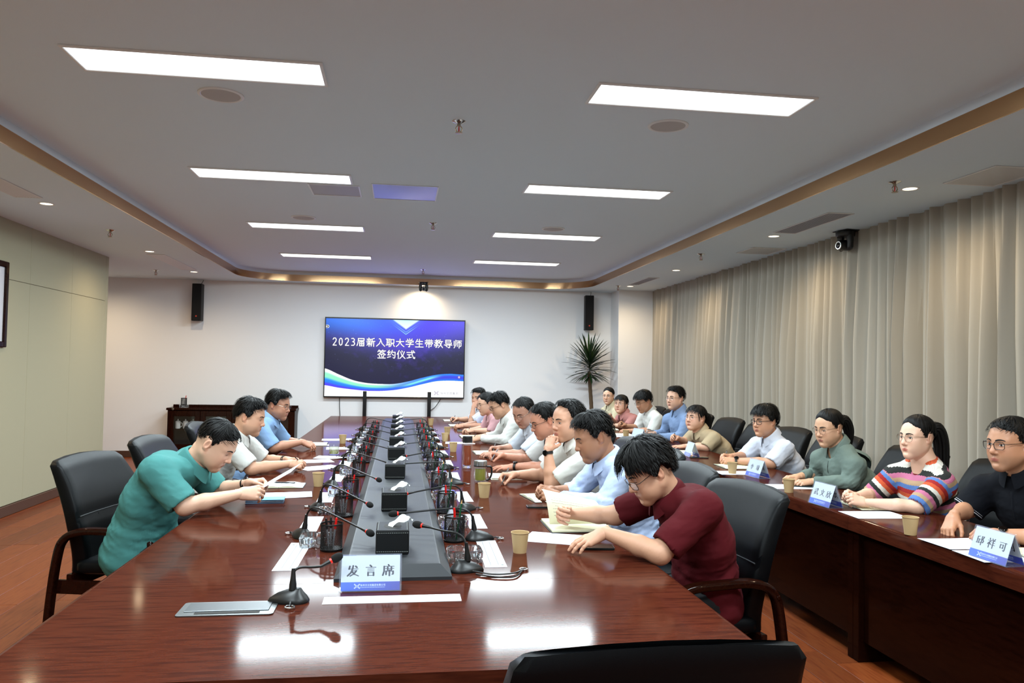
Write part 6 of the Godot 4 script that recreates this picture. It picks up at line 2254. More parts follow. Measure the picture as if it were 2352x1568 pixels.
	nz.frequency = 9.0
	nz.fractal_octaves = 2
	var fold: float = d.get("fold", 1.0) * 0.016
	var suv := PackedVector2Array()
	suv.resize(sv.size())
	for i in sv.size():
		var p := sv[i]
		var pt := p - P
		var amp := 0.35
		var vco := 0.0
		var best := 1.0
		for s in 2:
			# creases gather round the elbow and the arm pit
			var dj: float = (p - (J[s] - spine * 0.09)).length()
			amp = maxf(amp, 1.0 - dj * 7.0)
			if long:
				amp = maxf(amp, 1.1 - (p - E[s]).length() * 6.0)
			var ab: Vector3 = E[s] - J[s]
			var t: float = clampf((p - J[s]).dot(ab) / ab.length_squared(), 0.0, 1.0)
			var da: float = (p - J[s] - ab * t).length()
			if t > 0.12 and da < 0.085:
				best = 0.0
				vco = 0.30 - (t - 0.12) * ab.length()
		amp = maxf(amp, 0.9 - absf(pt.dot(spine) - 0.1) * 5.0)
		if best > 0.5:
			vco = (p - P).dot(spine) - (S - P).length() + 0.30
		var q := Vector3(pt.dot(left) * 0.7, pt.dot(spine) * 1.7, pt.dot(tf) * 0.7)
		var disp := (nz.get_noise_3dv(q) + 0.5 * absf(nz.get_noise_3dv(q * 2.3 + Vector3(3, 1, 7)))) * fold * amp
		sv[i] = p + sn[i] * disp
		suv[i] = Vector2(pt.dot(left), vco)
	# normals again, from the creased surface
	var si: PackedInt32Array = m[2]
	var acc := PackedVector3Array()
	acc.resize(sv.size())
	for t in si.size() / 3:
		var a := si[t * 3]
		var b := si[t * 3 + 1]
		var c := si[t * 3 + 2]
		var cr := (sv[c] - sv[a]).cross(sv[b] - sv[a])
		acc[a] += cr
		acc[b] += cr
		acc[c] += cr
	for i in acc.size():
		sn[i] = (acc[i].normalized() + sn[i] * 0.25).normalized()
	var shirt := Soup.new()
	shirt.add([sv, sn, si], Transform3D(), Color.WHITE)
	shirt.uv = suv
	out.shirt = shirt.arrays()
	# --- collar
	var kind: String = d.get("collar", "polo")
	if kind != "none":
		var cb := MB.new()
		cb.smooth = 70
		var fwd := (tf - neck_axis * tf.dot(neck_axis)).normalized()
		var side := neck_axis.cross(fwd)
		var gap := 0.14 if kind != "crew" else 0.0
		var rows := [PackedVector3Array(), PackedVector3Array(), PackedVector3Array(), PackedVector3Array(), PackedVector3Array()]
		var steps := 40
		var lift := 0.022 if d.pitch < 12.0 else 0.01
		for i in steps + 1:
			var a := lerpf(gap, TAU - gap, float(i) / steps)
			var fr := 0.5 + 0.5 * cos(a)
			var dir := fwd * cos(a) + side * sin(a)
			var r := (0.063 + 0.006 * fr) * big
			var c0 := N + dir * (r + 0.003) - neck_axis * (0.002 + 0.034 * fr * fr - lift)
			if kind == "crew":
				c0 = N + dir * (0.072 + 0.012 * fr) - neck_axis * (0.012 + 0.062 * fr)
			var hgt := 0.036 - 0.014 * fr * fr
			var pt := pow(fr, 6.0)
			if kind == "crew":
				rows[0].append(c0 - neck_axis * 0.006)
				rows[1].append(c0 + neck_axis * 0.012 - dir * 0.004)
				rows[2].append(c0 + neck_axis * 0.013)
				rows[3].append(c0 + neck_axis * 0.008 + dir * 0.006)
				rows[4].append(c0 - neck_axis * 0.008 + dir * 0.008)
			else:
				rows[0].append(c0 - neck_axis * 0.012 - dir * 0.002)
				rows[1].append(c0 + neck_axis * hgt - dir * 0.004)
				rows[2].append(c0 + neck_axis * (hgt + 0.002) + dir * 0.003)
				rows[3].append(c0 + neck_axis * (hgt - 0.008) + dir * 0.011)
				rows[4].append(c0 - neck_axis * (0.014 + 0.026 * pt) + dir * (0.023 + 0.008 * pt) + side * signf(sin(a)) * 0.012 * pt)
		cb.grid(rows, false)
		var inner := []
		for r in rows:
			var q := PackedVector3Array()
			for i in r.size():
				q.append(r[i] - (r[i] - N).normalized() * 0.0022)
			inner.append(q)
		cb.grid(inner, false, true)
		out.collar = cb.arrays()
	if kind == "hood":
		var hood := MB.new()
		hood.smooth = 80
		var rows := []
		for i in 9:
			var row := PackedVector3Array()
			var u := i / 8.0
			for j in 15:
				var v := j / 14.0 - 0.5
				var w := 0.135 * sin(PI * (0.12 + 0.8 * u)) + 0.02
				row.append(N - tf * (0.095 + 0.085 * sin(PI * u) * (1.0 - 2.4 * v * v)) - spine * (0.02 + 0.20 * u - 0.03 * sin(PI * u)) + left * (v * 2.0 * w) + tf * 0.10 * 4.0 * v * v * (1.0 - u))
			rows.append(row)
		hood.grid(rows, false, true)
		hood.grid(rows, false, false)
		out.hood = hood.arrays()
	if d.has("inner"):
		var tee := Field.new().setup(N - Vector3.ONE * 0.3, N + Vector3.ONE * 0.2, 0.01)
		tee.capsule(N + tf * 0.014 - neck_axis * 0.06, N + tf * 0.05 - neck_axis * 0.15, 0.058, 0.062, 0.02, left, 0.62)
		var ts := Soup.new()
		ts.add(tee.mesh(), Transform3D(), Color.WHITE)
		out.tee = ts.arrays()
	if kind == "polo" or kind == "shirt" or kind == "hood":
		# buttoned strip down the front
		var pb := MB.new()
		pb.smooth = 60
		var fwd2 := left.cross(spine).normalized() * -1.0
		if fwd2.dot(tf) < 0.0:
			fwd2 = -fwd2
		var len_ := 0.13 if kind == "polo" else 0.34
		var rows := []
		for i in 12:
			var u := i / 11.0
			var c := N - spine * (0.055 + len_ * u)
			var r := 0.16
			while r > 0.03 and f.sample(c + fwd2 * r) > 0.0:
				r -= 0.003
			var row := PackedVector3Array()
			for j in 4:
				row.append(c + fwd2 * (r + (0.0045 if j == 1 or j == 2 else -0.006)) + left * ((0.004 if kind == "hood" else 0.016) * (j / 1.5 - 1.0)))
			rows.append(row)
		pb.grid(rows, false, true)
		out.placket = pb.arrays()
	if d.has("trim"):
		var tb := MB.new()
		for e in cuffs:
			var ux: Vector3 = e[1].cross(Vector3.UP).normalized()
			var uy: Vector3 = ux.cross(e[1])
			for k in 2:
				var q := PackedVector3Array()
				for i in 29:
					q.append(e[0] + e[1] * (0.046 - 0.009 * k) + (ux * cos(TAU * i / 28.0) + uy * sin(TAU * i / 28.0)) * (0.0705 * arm * fit))
				tb.tube(q, [0.0018 if k == 0 else 0.001], 6, false)
		out.trim = tb.arrays()
	# --- trousers and shoes
	var leg := Field.new().setup(Vector3(-0.75, -0.0, -0.75), Vector3(0.75, 0.75, 0.75), 0.02)
	var shoe := Field.new().setup(Vector3(-0.75, -0.02, -0.75), Vector3(0.75, 0.2, 0.75), 0.016)
	leg.capsule(P - left * 0.06 - Vector3(0, 0.035, 0), P + left * 0.06 - Vector3(0, 0.035, 0), 0.108, 0.108, 0.04)
	for sg in [-1.0, 1.0]:
		var hip: Vector3 = P + left * sg * 0.085 - Vector3(0, 0.035, 0)
		var knee: Vector3 = Vector3(hip.x, 0.515, hip.z) + tf * 0.40 + left * sg * 0.03
		var ank: Vector3 = Vector3(knee.x, 0.09, knee.z) - tf * 0.05
		leg.capsule(hip, knee, 0.088, 0.062, 0.04)
		leg.capsule(knee, ank, 0.062, 0.048, 0.03)
		shoe.capsule(Vector3(ank.x, 0.04, ank.z) - tf * 0.03, Vector3(ank.x, 0.034, ank.z) + tf * 0.15, 0.042, 0.034, 0.02)
	var ls := Soup.new()
	ls.add(leg.mesh(), Transform3D(), Color.WHITE)
	out.trousers = ls.arrays()
	var ss := Soup.new()
	ss.add(shoe.mesh(), Transform3D(), Color.WHITE)
	out.shoes = ss.arrays()
	# --- face details
	var brow := MB.new()
	var lash := MB.new()
	var eyes := []
	var down: float = d.get("lids", 0.0)
	for s in [-1.0, 1.0]:
		for strand in 3:
			var pts := PackedVector3Array()
			for i in 8:
				var u := i / 7.0
				var x: float = lerpf(0.012, 0.05, u)
				var y := 0.0205 + 0.006 * sin(u * PI * 0.8) - 0.004 * u * u + (strand - 1) * 0.0022 * (1.0 - 0.6 * u)
				pts.append(head * Vector3(s * x, y, face_z(x, y) + 0.0004))
			brow.tube(pts, [0.0010, 0.0015, 0.0016, 0.0016, 0.0015, 0.0013, 0.001, 0.0005], 5)
		var up := PackedVector3Array()
		var eye := MB.new()
		eye.smooth = 80
		var rows := [PackedVector3Array(), PackedVector3Array(), PackedVector3Array(), PackedVector3Array(), PackedVector3Array()]
		for i in 13:
			var u := i / 12.0
			var x := lerpf(0.019, 0.046, u)
			var arc := sin(PI * clampf(u, 0.0, 1.0))
			var top := 0.0005 + 0.0048 * pow(arc, 0.8) * (1.0 - down * 1.35) + 0.001 * u
			var bot := -0.0005 - 0.0038 * pow(arc, 0.9) + 0.001 * u
			var pu := Vector3(s * x, top, face_z(x, top) + 0.0004)
			up.append(head * pu)
			for j in 5:
				var y := lerpf(bot, maxf(top, bot + 0.0003), j / 4.0)
				rows[j].append(head * Vector3(s * x, y, face_z(x, y) + 0.0005))
		if down < 0.7:
			eye.grid(rows, false, s < 0)
			for i in eye.uv.size():
				var lp := head.affine_inverse() * eye.v[i]
				eye.uv[i] = Vector2((absf(lp.x) - 0.019) / 0.027, 0.5 - lp.y / 0.012)
				if s < 0:
					eye.uv[i].x = 1.0 - eye.uv[i].x
			eyes.append(eye.arrays())
		lash.tube(up, [0.0004, 0.0008, 0.0011, 0.0012, 0.0012, 0.0012, 0.0012, 0.0012, 0.0012, 0.0012, 0.0011, 0.0009, 0.0004], 5)
	out.eyebrows = brow.arrays()
	out.eyelashes = lash.arrays()
	out.eyes = eyes
	out.hair = build_hair(d, head, P, spine)
	if d.has("glasses"):
		build_glasses(d, head, out)
	if d.has("watch"):
		for e in d.watch:
			var s: int = e[0]
			var ax: Vector3 = (W[s] - E[s]).normalized()
			var hd: Array = d.hr if s == 0 else d.hl
			var dn: Vector3 = (hd[1] - ax * hd[1].dot(ax)).normalized()
			var c: Vector3 = W[s] - ax * 0.018
			var wb := MB.new()
			wb.smooth = 60
			var rg := PackedVector3Array()
			for i in 24:
				var a := TAU * i / 24.0
				rg.append(c + (dn * cos(a) * 0.88 + ax.cross(dn) * sin(a)) * 0.0315 * arm)
			wb.sweep(rg, [Vector2(-0.009, -0.0016), Vector2(0.009, -0.0016), Vector2(0.009, 0.0016), Vector2(-0.009, 0.0016)], ax, true)
			var wc := MB.new()
			wc.smooth = 30
			var ux := ax.cross(dn)
			wc.lathe([Vector2(0, 0), Vector2(0.017, 0.0), Vector2(0.0185, 0.003), Vector2(0.0185, 0.008), Vector2(0.016, 0.0105), Vector2(0, 0.0105)], 24, Transform3D(Basis(ux, dn, ux.cross(dn)), c + dn * 0.026 * arm))
			out["watch_strap"] = wb.arrays()
			if e[1]:
				out["watch_case"] = wc.arrays()
	return out

# hairline and body of each cut, by direction from the skull's middle; angles in degrees
const CUTS := {
	# front, temple, side burn, above ear, behind ear, nape; thickness top, front, side, back; fringe end, fringe lift, strands
	"short": {"line": [36, 27, -12, 6, -22, -36], "t": [0.020, 0.022, 0.010, 0.011], "fringe": 37.0, "lift": 0.016, "n": 1500},
	"buzz": {"line": [33, 24, -10, 6, -18, -30], "t": [0.012, 0.016, 0.0045, 0.005], "fringe": 38.0, "lift": 0.007, "n": 700},
	"mop": {"line": [30, 18, -18, 2, -30, -44], "t": [0.030, 0.030, 0.020, 0.022], "fringe": 4.0, "lift": 0.016, "n": 1500},
	"bowl": {"line": [28, 18, -14, 4, -26, -40], "t": [0.026, 0.026, 0.016, 0.017], "fringe": 12.0, "lift": 0.014, "n": 1200},
	"receding": {"line": [54, 44, -6, 8, -24, -42], "t": [0.020, 0.016, 0.016, 0.020], "fringe": 52.0, "lift": 0.012, "n": 1000},
	"balding": {"line": [46, 34, -8, 8, -22, -38], "t": [0.007, 0.010, 0.012, 0.013], "fringe": 36.0, "lift": 0.008, "n": 600},
	"combed": {"line": [42, 33, -10, 6, -24, -38], "t": [0.022, 0.020, 0.012, 0.014], "fringe": 40.0, "lift": 0.008, "n": 900},
	"tied": {"line": [38, 20, -14, 6, -16, -34], "t": [0.014, 0.010, 0.007, 0.012], "swept": true, "fringe": 34.0, "lift": 0.003, "n": 800},
	"tied_fringe": {"line": [32, 20, -14, 8, -18, -34], "t": [0.016, 0.018, 0.012, 0.013], "fringe": 10.0, "lift": 0.008, "n": 1000},
}

func hair_line(cut: Dictionary, az: float) -> float:
	var l: Array = cut.line
	var a := rad_to_deg(absf(wrapf(az, -PI, PI)))
	var xs := [0.0, 48.0, 78.0, 102.0, 132.0, 180.0]
	for i in 5:
		if a <= xs[i + 1]:
			var t: float = (a - xs[i]) / (xs[i + 1] - xs[i])
			t = t * t * (3.0 - 2.0 * t)
			return deg_to_rad(lerpf(l[i], l[i + 1], t))
	return deg_to_rad(l[5])

func hair_t(cut: Dictionary, az: float, el: float) -> float:
	var t: Array = cut.t
	var up := smoothstep(0.15, 0.95, el)
	var c := cos(az)
	var low: float = lerpf(t[2], t[1] if c > 0 else t[3], c * c)
	return lerpf(low, t[0], up)

func build_hair(d: Dictionary, head: Transform3D, P: Vector3, spine: Vector3) -> Array:
	var cut: Dictionary = CUTS[d.hair]
	var r := RandomNumberGenerator.new()
	r.seed = int(d.get("seed", 1)) * 7 + 3
	var nz := FastNoiseLite.new()
	nz.seed = int(d.get("seed", 1)) + 40
	nz.frequency = 1.0
	var part: float = d.get("part", 0.35)
	var mb := MB.new()
	mb.smooth = 75
	var na := 84
	var ne := 26
	var rows := []
	for i in ne + 1:
		var v := float(i) / ne
		var row := PackedVector3Array()
		for j in na:
			var az := TAU * j / na
			var hl := hair_line(cut, az) + 0.05 * nz.get_noise_2d(cos(az) * 9.0, sin(az) * 9.0)
			var el := lerpf(PI * 0.5, hl, v)
			var t: float = hair_t(cut, az, el) * (1.0 - pow(v, 4.0)) - 0.004 * pow(v, 7.0)
			if cut.has("swept"):
				t *= 1.0 + 0.22 * nz.get_noise_2d(az * 16.0, v * 0.8)
			t *= 1.0 + 0.16 * nz.get_noise_2d(az * 4.6 + v * 1.5, v * 1.2 + 5.0)
			row.append(head * (SKULL_C + sdir(az, el) * (skull_r(az, el) + t)))
		rows.append(row)
	rows.reverse()
	mb.grid(rows, true)
	# locks that break the outline
	var fringe := deg_to_rad(cut.fringe)
	var sweep: float = d.get("sweep", 0.25)
	var count: int = cut.n
	if not d.get("fine", false):
		count = int(count * 0.55)
	for k in count:
		var az := r.randf_range(-PI, PI)
		var hl := hair_line(cut, az)
		var el0 := lerpf(1.45, hl, pow(r.randf(), 0.75))
		var front := cos(az) > 0.25 and el0 > 0.35
		if front and cut.has("swept"):
			continue
		var end: float = el0 - r.randf_range(0.25, 0.55)
		if front:
			end = maxf(el0 - r.randf_range(0.3, 0.9), fringe + r.randf_range(-0.05, 0.14))
			end = minf(end, el0 - 0.12)
		else:
			end = maxf(end, hl - 0.04)
		var daz: float = r.randf_range(-0.07, 0.07) + (sweep * (1.0 if az < part else -0.4) if front else 0.0)
		var w := r.randf_range(0.0016, 0.0036)
		var lift: float = cut.lift * r.randf_range(0.1, 1.0)
		var a := PackedVector3Array()
		var b := PackedVector3Array()
		var c := PackedVector3Array()
		for s in 5:
			var u := s / 4.0
			var el: float = lerpf(el0, end, u)
			var z: float = az + daz * u
			var body: float = hair_t(cut, z, el)
			var over := clampf((el - hair_line(cut, z)) * 6.0 + 0.3, 0.0, 1.0) if not front else 1.0
			var rad := skull_r(z, el) + body * lerpf(0.35, 1.0, over) + lift * sin(PI * clampf(u * 0.62, 0, 1)) * over - 0.003 * u
			var p := SKULL_C + sdir(z, el) * rad
			var sd := sdir(z + 0.03, el) - sdir(z - 0.03, el)
			sd = sd.normalized() * w * (1.0 - u * u * 0.9)
			a.append(head * (p - sd))
			b.append(head * (p + sdir(z, el) * w * 0.45 * (1.0 - u)))
			c.append(head * (p + sd))
		mb.grid([a, b, c], false, true)
	# tied hair
	if d.has("tail"):
		var tl: Dictionary = d.tail
		var pts: Array = tl.pts
		var base: Vector3 = d.base
		var wpts := []
		for i in pts.size():
			var p: Vector3 = head * Vector3(pts[i])
			wpts.append(p)
		var path := curve(wpts, 6)
		for s in 13:
			var a := TAU * s / 12.0 if s < 12 else 0.0
			var q := PackedVector3Array()
			var rr := []
			for i in path.size():
				var u := float(i) / (path.size() - 1)
				var spread: float = tl.r * (sin(PI * pow(u * 0.86 + 0.06, 0.7)) * (0.85 if s < 12 else 0.0))
				var t := (path[mini(i + 1, path.size() - 1)] - path[maxi(i - 1, 0)]).normalized()
				var sx := t.cross(Vector3(0.3, 0.1, 1)).normalized()
				var sy := sx.cross(t)
				var tw := a + u * 0.6 * nz.get_noise_1d(s * 3.0)
				q.append(path[i] + (sx * cos(tw) + sy * sin(tw)) * spread)
				rr.append(maxf(tl.r * 0.42 * (1.0 - 0.8 * u * u) * (0.8 if s < 12 else 1.6) * smoothstep(-0.05, 0.12, u), 0.001))
			mb.tube(q, rr, 7)
		# hair tie
	if d.has("locks"):
		for e in d.locks:
			var q := PackedVector3Array()
			for p in curve(e, 4):
				q.append(head * p)
			mb.tube(q, [0.006, 0.008, 0.009, 0.009, 0.008, 0.007, 0.006, 0.005, 0.003, 0.002], 6, true, 0.5)
	return mb.arrays()

func build_glasses(d: Dictionary, head: Transform3D, out: Dictionary) -> void:
	var g: Dictionary = d.glasses
	var fr := MB.new()
	fr.smooth = 60
	var ln := MB.new()
	var r: float = g.get("r", 0.0012)
	var w: float = g.get("w", 0.046)
	var h: float = g.get("h", 0.034)
	var rd: float = g.get("round", 0.012)
	var dy: float = g.get("drop", 0.0)
	for s in [-1.0, 1.0]:
		var pts := PackedVector3Array()
		for p in round_rect(w, h, minf(rd, h * 0.499), 6):
			var x: float = s * 0.0335 + p.x
			pts.append(head * Vector3(x, -0.001 + dy + p.y, 0.1015 - 0.9 * (x * s) * (x * s) * 3.2 + p.y * 0.06))
		pts.append(pts[0])
		if s < 0:
			pts.reverse()
		fr.tube(pts, [r], 7, false)
		pts.remove_at(pts.size() - 1)
		ln.fan(pts)
		var e := Vector3(s * (0.0335 + w * 0.5), 0.008 + dy, 0.1015 - 0.9 * pow(0.0335 + w * 0.5, 2.0) * 3.2)
		fr.tube(PackedVector3Array([head * e, head * (e + Vector3(s * 0.011, 0.0, -0.010)), head * Vector3(s * 0.0785, 0.009, 0.03), head * Vector3(s * 0.0795, 0.012, -0.008), head * Vector3(s * 0.077, 0.0, -0.03)]), [r, r * 1.1, r, r, r * 0.8], 6)
	fr.tube(PackedVector3Array([head * Vector3(-0.0335 + w * 0.5, 0.004 + dy, 0.100), head * Vector3(0, 0.007 + dy, 0.1035), head * Vector3(0.0335 - w * 0.5, 0.004 + dy, 0.100)]), [r], 6)
	out.glasses_frame = fr.arrays()
	out.glasses_lens = ln.arrays()

func figure_list() -> Array:
	var l := []
	var tail_low := {"r": 0.034, "pts": [Vector3(0, 0.03, -0.105), Vector3(0, 0.02, -0.15), Vector3(0.0, -0.05, -0.175), Vector3(0.0, -0.13, -0.165), Vector3(0.0, -0.19, -0.15)]}
	var tail_long := {"r": 0.038, "pts": [Vector3(0, 0.05, -0.105), Vector3(0, 0.04, -0.15), Vector3(0, -0.05, -0.18), Vector3(0.0, -0.2, -0.18), Vector3(0.0, -0.34, -0.16), Vector3(0, -0.44, -0.14)]}
	var tail_short := {"r": 0.026, "pts": [Vector3(0, 0.0, -0.105), Vector3(0, -0.02, -0.135), Vector3(0, -0.08, -0.145), Vector3(0, -0.15, -0.12)]}
	# beige wall side of the table, near to far
	l.append({"who": "man in teal", "label": "man in a teal polo reading a sheet he holds, bent over the table", "C": Vector3(-0.935, 1.10, -4.25), "yaw": 82, "pitch": 36, "turn": 80, "S": Vector3(-1.17, 1.0, -4.26), "P": Vector3(-1.33, 0.58, -4.36),
		"er": Vector3(-1.03, 0.815, -4.05), "wr": Vector3(-0.78, 0.862, -4.13), "hr": [Vector3(1, 0.08, -0.12), Vector3(0.0, 0.5, 0.85), "hold"], "el": Vector3(-0.97, 0.825, -4.47), "wl": Vector3(-0.79, 0.878, -4.36), "hl": [Vector3(1, 0.05, 0.1), Vector3(0, 0.55, -0.8), "hold"],
		"skin": Color(0.83, 0.66, 0.56), "hair": "buzz", "shirt": Color(0.27, 0.50, 0.49), "trousers": Color(0.06, 0.07, 0.1), "belly": 1.12, "fit": 1.1, "hs": Vector3(1.05, 1, 1.02), "jaw": 1.08, "lids": 1.0, "watch": [[1, true]], "fine": true, "big": 1.12, "seed": 1})
	l.append({"who": "man writing in the white polo", "label": "man in a white polo writing, between the teal polo and the light blue shirt", "C": Vector3(-1.04, 1.145, -5.75), "yaw": 84, "pitch": 14, "turn": 88, "S": Vector3(-1.17, 0.995, -5.75), "P": Vector3(-1.33, 0.58, -5.78),
		"er": Vector3(-0.985, 0.805, -5.55), "wr": Vector3(-0.755, 0.822, -5.7), "hr": [Vector3(1, -0.02, -0.1), Vector3(0.05, 0.75, 0.65), "pen"], "el": Vector3(-0.97, 0.805, -5.99), "wl": Vector3(-0.80, 0.83, -5.88), "hl": [Vector3(0.95, 0.0, 0.25), Vector3(0, 0.9, -0.4), "clasp"],
		"skin": Color(0.78, 0.59, 0.48), "hair": "short", "shirt": Color(0.80, 0.80, 0.78), "trousers": Color(0.05, 0.05, 0.06), "lids": 0.8, "watch": [[1, false]], "fine": true, "stubble": 0.3, "seed": 2, "sweep": 0.1})
	l.append({"who": "man in light blue at the table", "label": "man in a light blue shirt and glasses, farthest on the beige wall side", "C": Vector3(-1.055, 1.16, -7.15), "yaw": 72, "pitch": 10, "turn": 84, "S": Vector3(-1.18, 0.99, -7.15), "P": Vector3(-1.34, 0.58, -7.18),
		"er": Vector3(-1.06, 0.805, -6.96), "wr": Vector3(-0.83, 0.845, -7.08), "hr": [Vector3(0.9, -0.32, -0.05), Vector3(0.3, 0.9, 0.3), "relaxed"], "el": Vector3(-1.02, 0.805, -7.42), "wl": Vector3(-0.87, 0.82, -7.35), "hl": [Vector3(1, -0.05, 0.2), Vector3(0, 1, 0), "relaxed"],
		"skin": Color(0.70, 0.50, 0.40), "hair": "short", "shirt": Color(0.50, 0.62, 0.77), "trousers": Color(0.08, 0.09, 0.14), "collar": "shirt", "lids": 0.4, "watch": [[1, false]], "glasses": {"r": 0.0011, "w": 0.046, "h": 0.032}, "fine": true, "seed": 3, "belly": 1.08, "stubble": 0.3})
	# curtain side of the table, near to far
	l.append({"who": "man in maroon", "label": "man in a maroon polo and black glasses turning a notebook page, nearest the camera", "C": Vector3(1.05, 1.095, -3.2), "yaw": -84, "pitch": 30, "roll": 0, "turn": -86, "S": Vector3(1.235, 0.985, -3.2), "P": Vector3(1.34, 0.58, -3.27),
		"el": Vector3(1.03, 0.80, -2.99), "wl": Vector3(0.845, 0.852, -3.15), "hl": [Vector3(-0.9, -0.40, -0.08), Vector3(-0.38, 0.9, 0.2), "flat"], "er": Vector3(1.0, 0.85, -3.52), "wr": Vector3(0.80, 0.835, -3.66), "hr": [Vector3(-0.62, 0.1, 0.75), Vector3(-0.75, 0.15, -0.6), "hold"],
		"skin": Color(0.78, 0.59, 0.48), "hair": "mop", "shirt": Color(0.30, 0.045, 0.075), "trousers": Color(0.03, 0.035, 0.05), "lids": 0.9, "glasses": {"r": 0.0013, "w": 0.05, "h": 0.034, "drop": -0.008, "dark": true}, "fine": true, "seed": 4, "sweep": -0.25, "belly": 1.05})
	l.append({"who": "man in pale blue sleeves", "label": "man in a pale blue long sleeved shirt with clasped hands, behind the maroon polo", "C": Vector3(1.06, 1.15, -4.2), "yaw": -86, "pitch": 20, "turn": -88, "S": Vector3(1.20, 1.0, -4.2), "P": Vector3(1.33, 0.58, -4.22),
		"el": Vector3(1.075, 0.812, -3.98), "wl": Vector3(0.865, 0.828, -4.17), "hl": [Vector3(-0.9, 0.22, -0.3), Vector3(-0.2, 0.55, 0.8), "clasp"], "er": Vector3(1.03, 0.81, -4.44), "wr": Vector3(0.855, 0.842, -4.30), "hr": [Vector3(-0.92, 0.15, 0.25), Vector3(-0.1, 0.7, -0.7), "clasp"],
		"skin": Color(0.66, 0.47, 0.36), "hair": "short", "shirt": Color(0.70, 0.76, 0.88), "trousers": Color(0.06, 0.06, 0.08), "collar": "shirt", "long": true, "lids": 0.9, "fine": true, "seed": 5, "big": 1.08, "fold": 1.3, "hs": Vector3(1.02, 1.03, 1.03)})
	l.append({"who": "man resting his chin on his fist", "label": "man in a white shirt resting his chin on his fist, dark watch on the wrist", "C": Vector3(1.08, 1.185, -4.95), "yaw": -68, "pitch": 6, "turn": -82, "S": Vector3(1.205, 1.0, -4.95), "P": Vector3(1.34, 0.58, -4.97),
		"el": Vector3(0.955, 0.80, -4.83), "wl": Vector3(0.935, 1.01, -4.86), "hl": [Vector3(0.22, 0.8, -0.3), Vector3(-0.75, 0.25, 0.55), "fist"], "er": Vector3(0.97, 0.805, -5.2), "wr": Vector3(0.765, 0.82, -5.12), "hr": [Vector3(-0.95, -0.05, 0.1), Vector3(0, 0.8, -0.5), "pen"],
		"skin": Color(0.78, 0.58, 0.47), "hair": "receding", "shirt": Color(0.80, 0.79, 0.76), "trousers": Color(0.07, 0.07, 0.08), "collar": "shirt", "lids": 0.35, "watch": [[1, true]], "fine": true, "seed": 6, "hs": Vector3(1.05, 1.02, 1.02), "jaw": 1.06, "belly": 1.08})
	l.append({"who": "man with combed hair and dark glasses", "label": "man with side combed hair, dark glasses and white polo, looking down", "C": Vector3(1.075, 1.13, -5.75), "yaw": -80, "pitch": 20, "turn": -86, "S": Vector3(1.21, 0.985, -5.75), "P": Vector3(1.34, 0.58, -5.77),
		"el": Vector3(1.04, 0.805, -5.58), "wl": Vector3(0.84, 0.80, -5.70), "hl": [Vector3(-1, -0.06, -0.12), Vector3(-0.05, 1, 0.1), "flat"], "er": Vector3(1.0, 0.81, -5.98), "wr": Vector3(0.785, 0.855, -5.90), "hr": [Vector3(-0.95, 0.1, 0.15), Vector3(-0.1, 0.75, -0.6), "pen"],
		"skin": Color(0.72, 0.49, 0.39), "hair": "combed", "shirt": Color(0.81, 0.81, 0.80), "trousers": Color(0.06, 0.06, 0.07), "lids": 0.8, "watch": [[1, true]], "glasses": {"r": 0.0014, "w": 0.047, "h": 0.03, "dark": true}, "seed": 7, "hs": Vector3(1.04, 1, 1.02), "jaw": 1.05})
	l.append({"who": "balding man", "label": "balding man in wire glasses and a white shirt, head bowed towards the camera", "C": Vector3(1.055, 1.15, -6.6), "yaw": -50, "pitch": 28, "turn": -80, "S": Vector3(1.19, 0.99, -6.6), "P": Vector3(1.34, 0.58, -6.62),
		"el": Vector3(1.03, 0.805, -6.41), "wl": Vector3(0.81, 0.80, -6.58), "hl": [Vector3(-1, -0.05, -0.1), Vector3(0, 1, 0.2), "relaxed"], "er": Vector3(1.0, 0.81, -6.86), "wr": Vector3(0.87, 0.83, -6.72), "hr": [Vector3(-0.9, 0.0, 0.3), Vector3(0, 0.8, -0.5), "pen"],
		"skin": Color(0.70, 0.51, 0.42), "hair": "balding", "shirt": Color(0.77, 0.80, 0.84), "trousers": Color(0.06, 0.06, 0.07), "collar": "shirt", "lids": 0.9, "glasses": {"r": 0.0011, "w": 0.048, "h": 0.034}, "seed": 8})
	l.append({"who": "man in long white sleeves", "label": "man with thick black hair, black glasses and long white sleeves, in profile", "C": Vector3(1.01, 1.142, -7.9), "yaw": -80, "pitch": 24, "turn": -86, "S": Vector3(1.16, 0.99, -7.9), "P": Vector3(1.32, 0.58, -7.92),
		"el": Vector3(1.05, 0.81, -7.70), "wl": Vector3(0.82, 0.81, -7.88), "hl": [Vector3(-1, -0.05, -0.05), Vector3(-0.1, 0.9, 0.3), "pen"], "er": Vector3(1.02, 0.81, -8.13), "wr": Vector3(0.83, 0.81, -8.05), "hr": [Vector3(-1, 0, 0.1), Vector3(0, 1, 0), "relaxed"],
		"skin": Color(0.74, 0.56, 0.45), "hair": "short", "shirt": Color(0.82, 0.82, 0.80), "trousers": Color(0.05, 0.05, 0.06), "collar": "shirt", "long": true, "lids": 0.9, "glasses": {"r": 0.0014, "w": 0.047, "h": 0.03, "dark": true}, "seed": 9, "fold": 1.2, "jaw": 1.08})
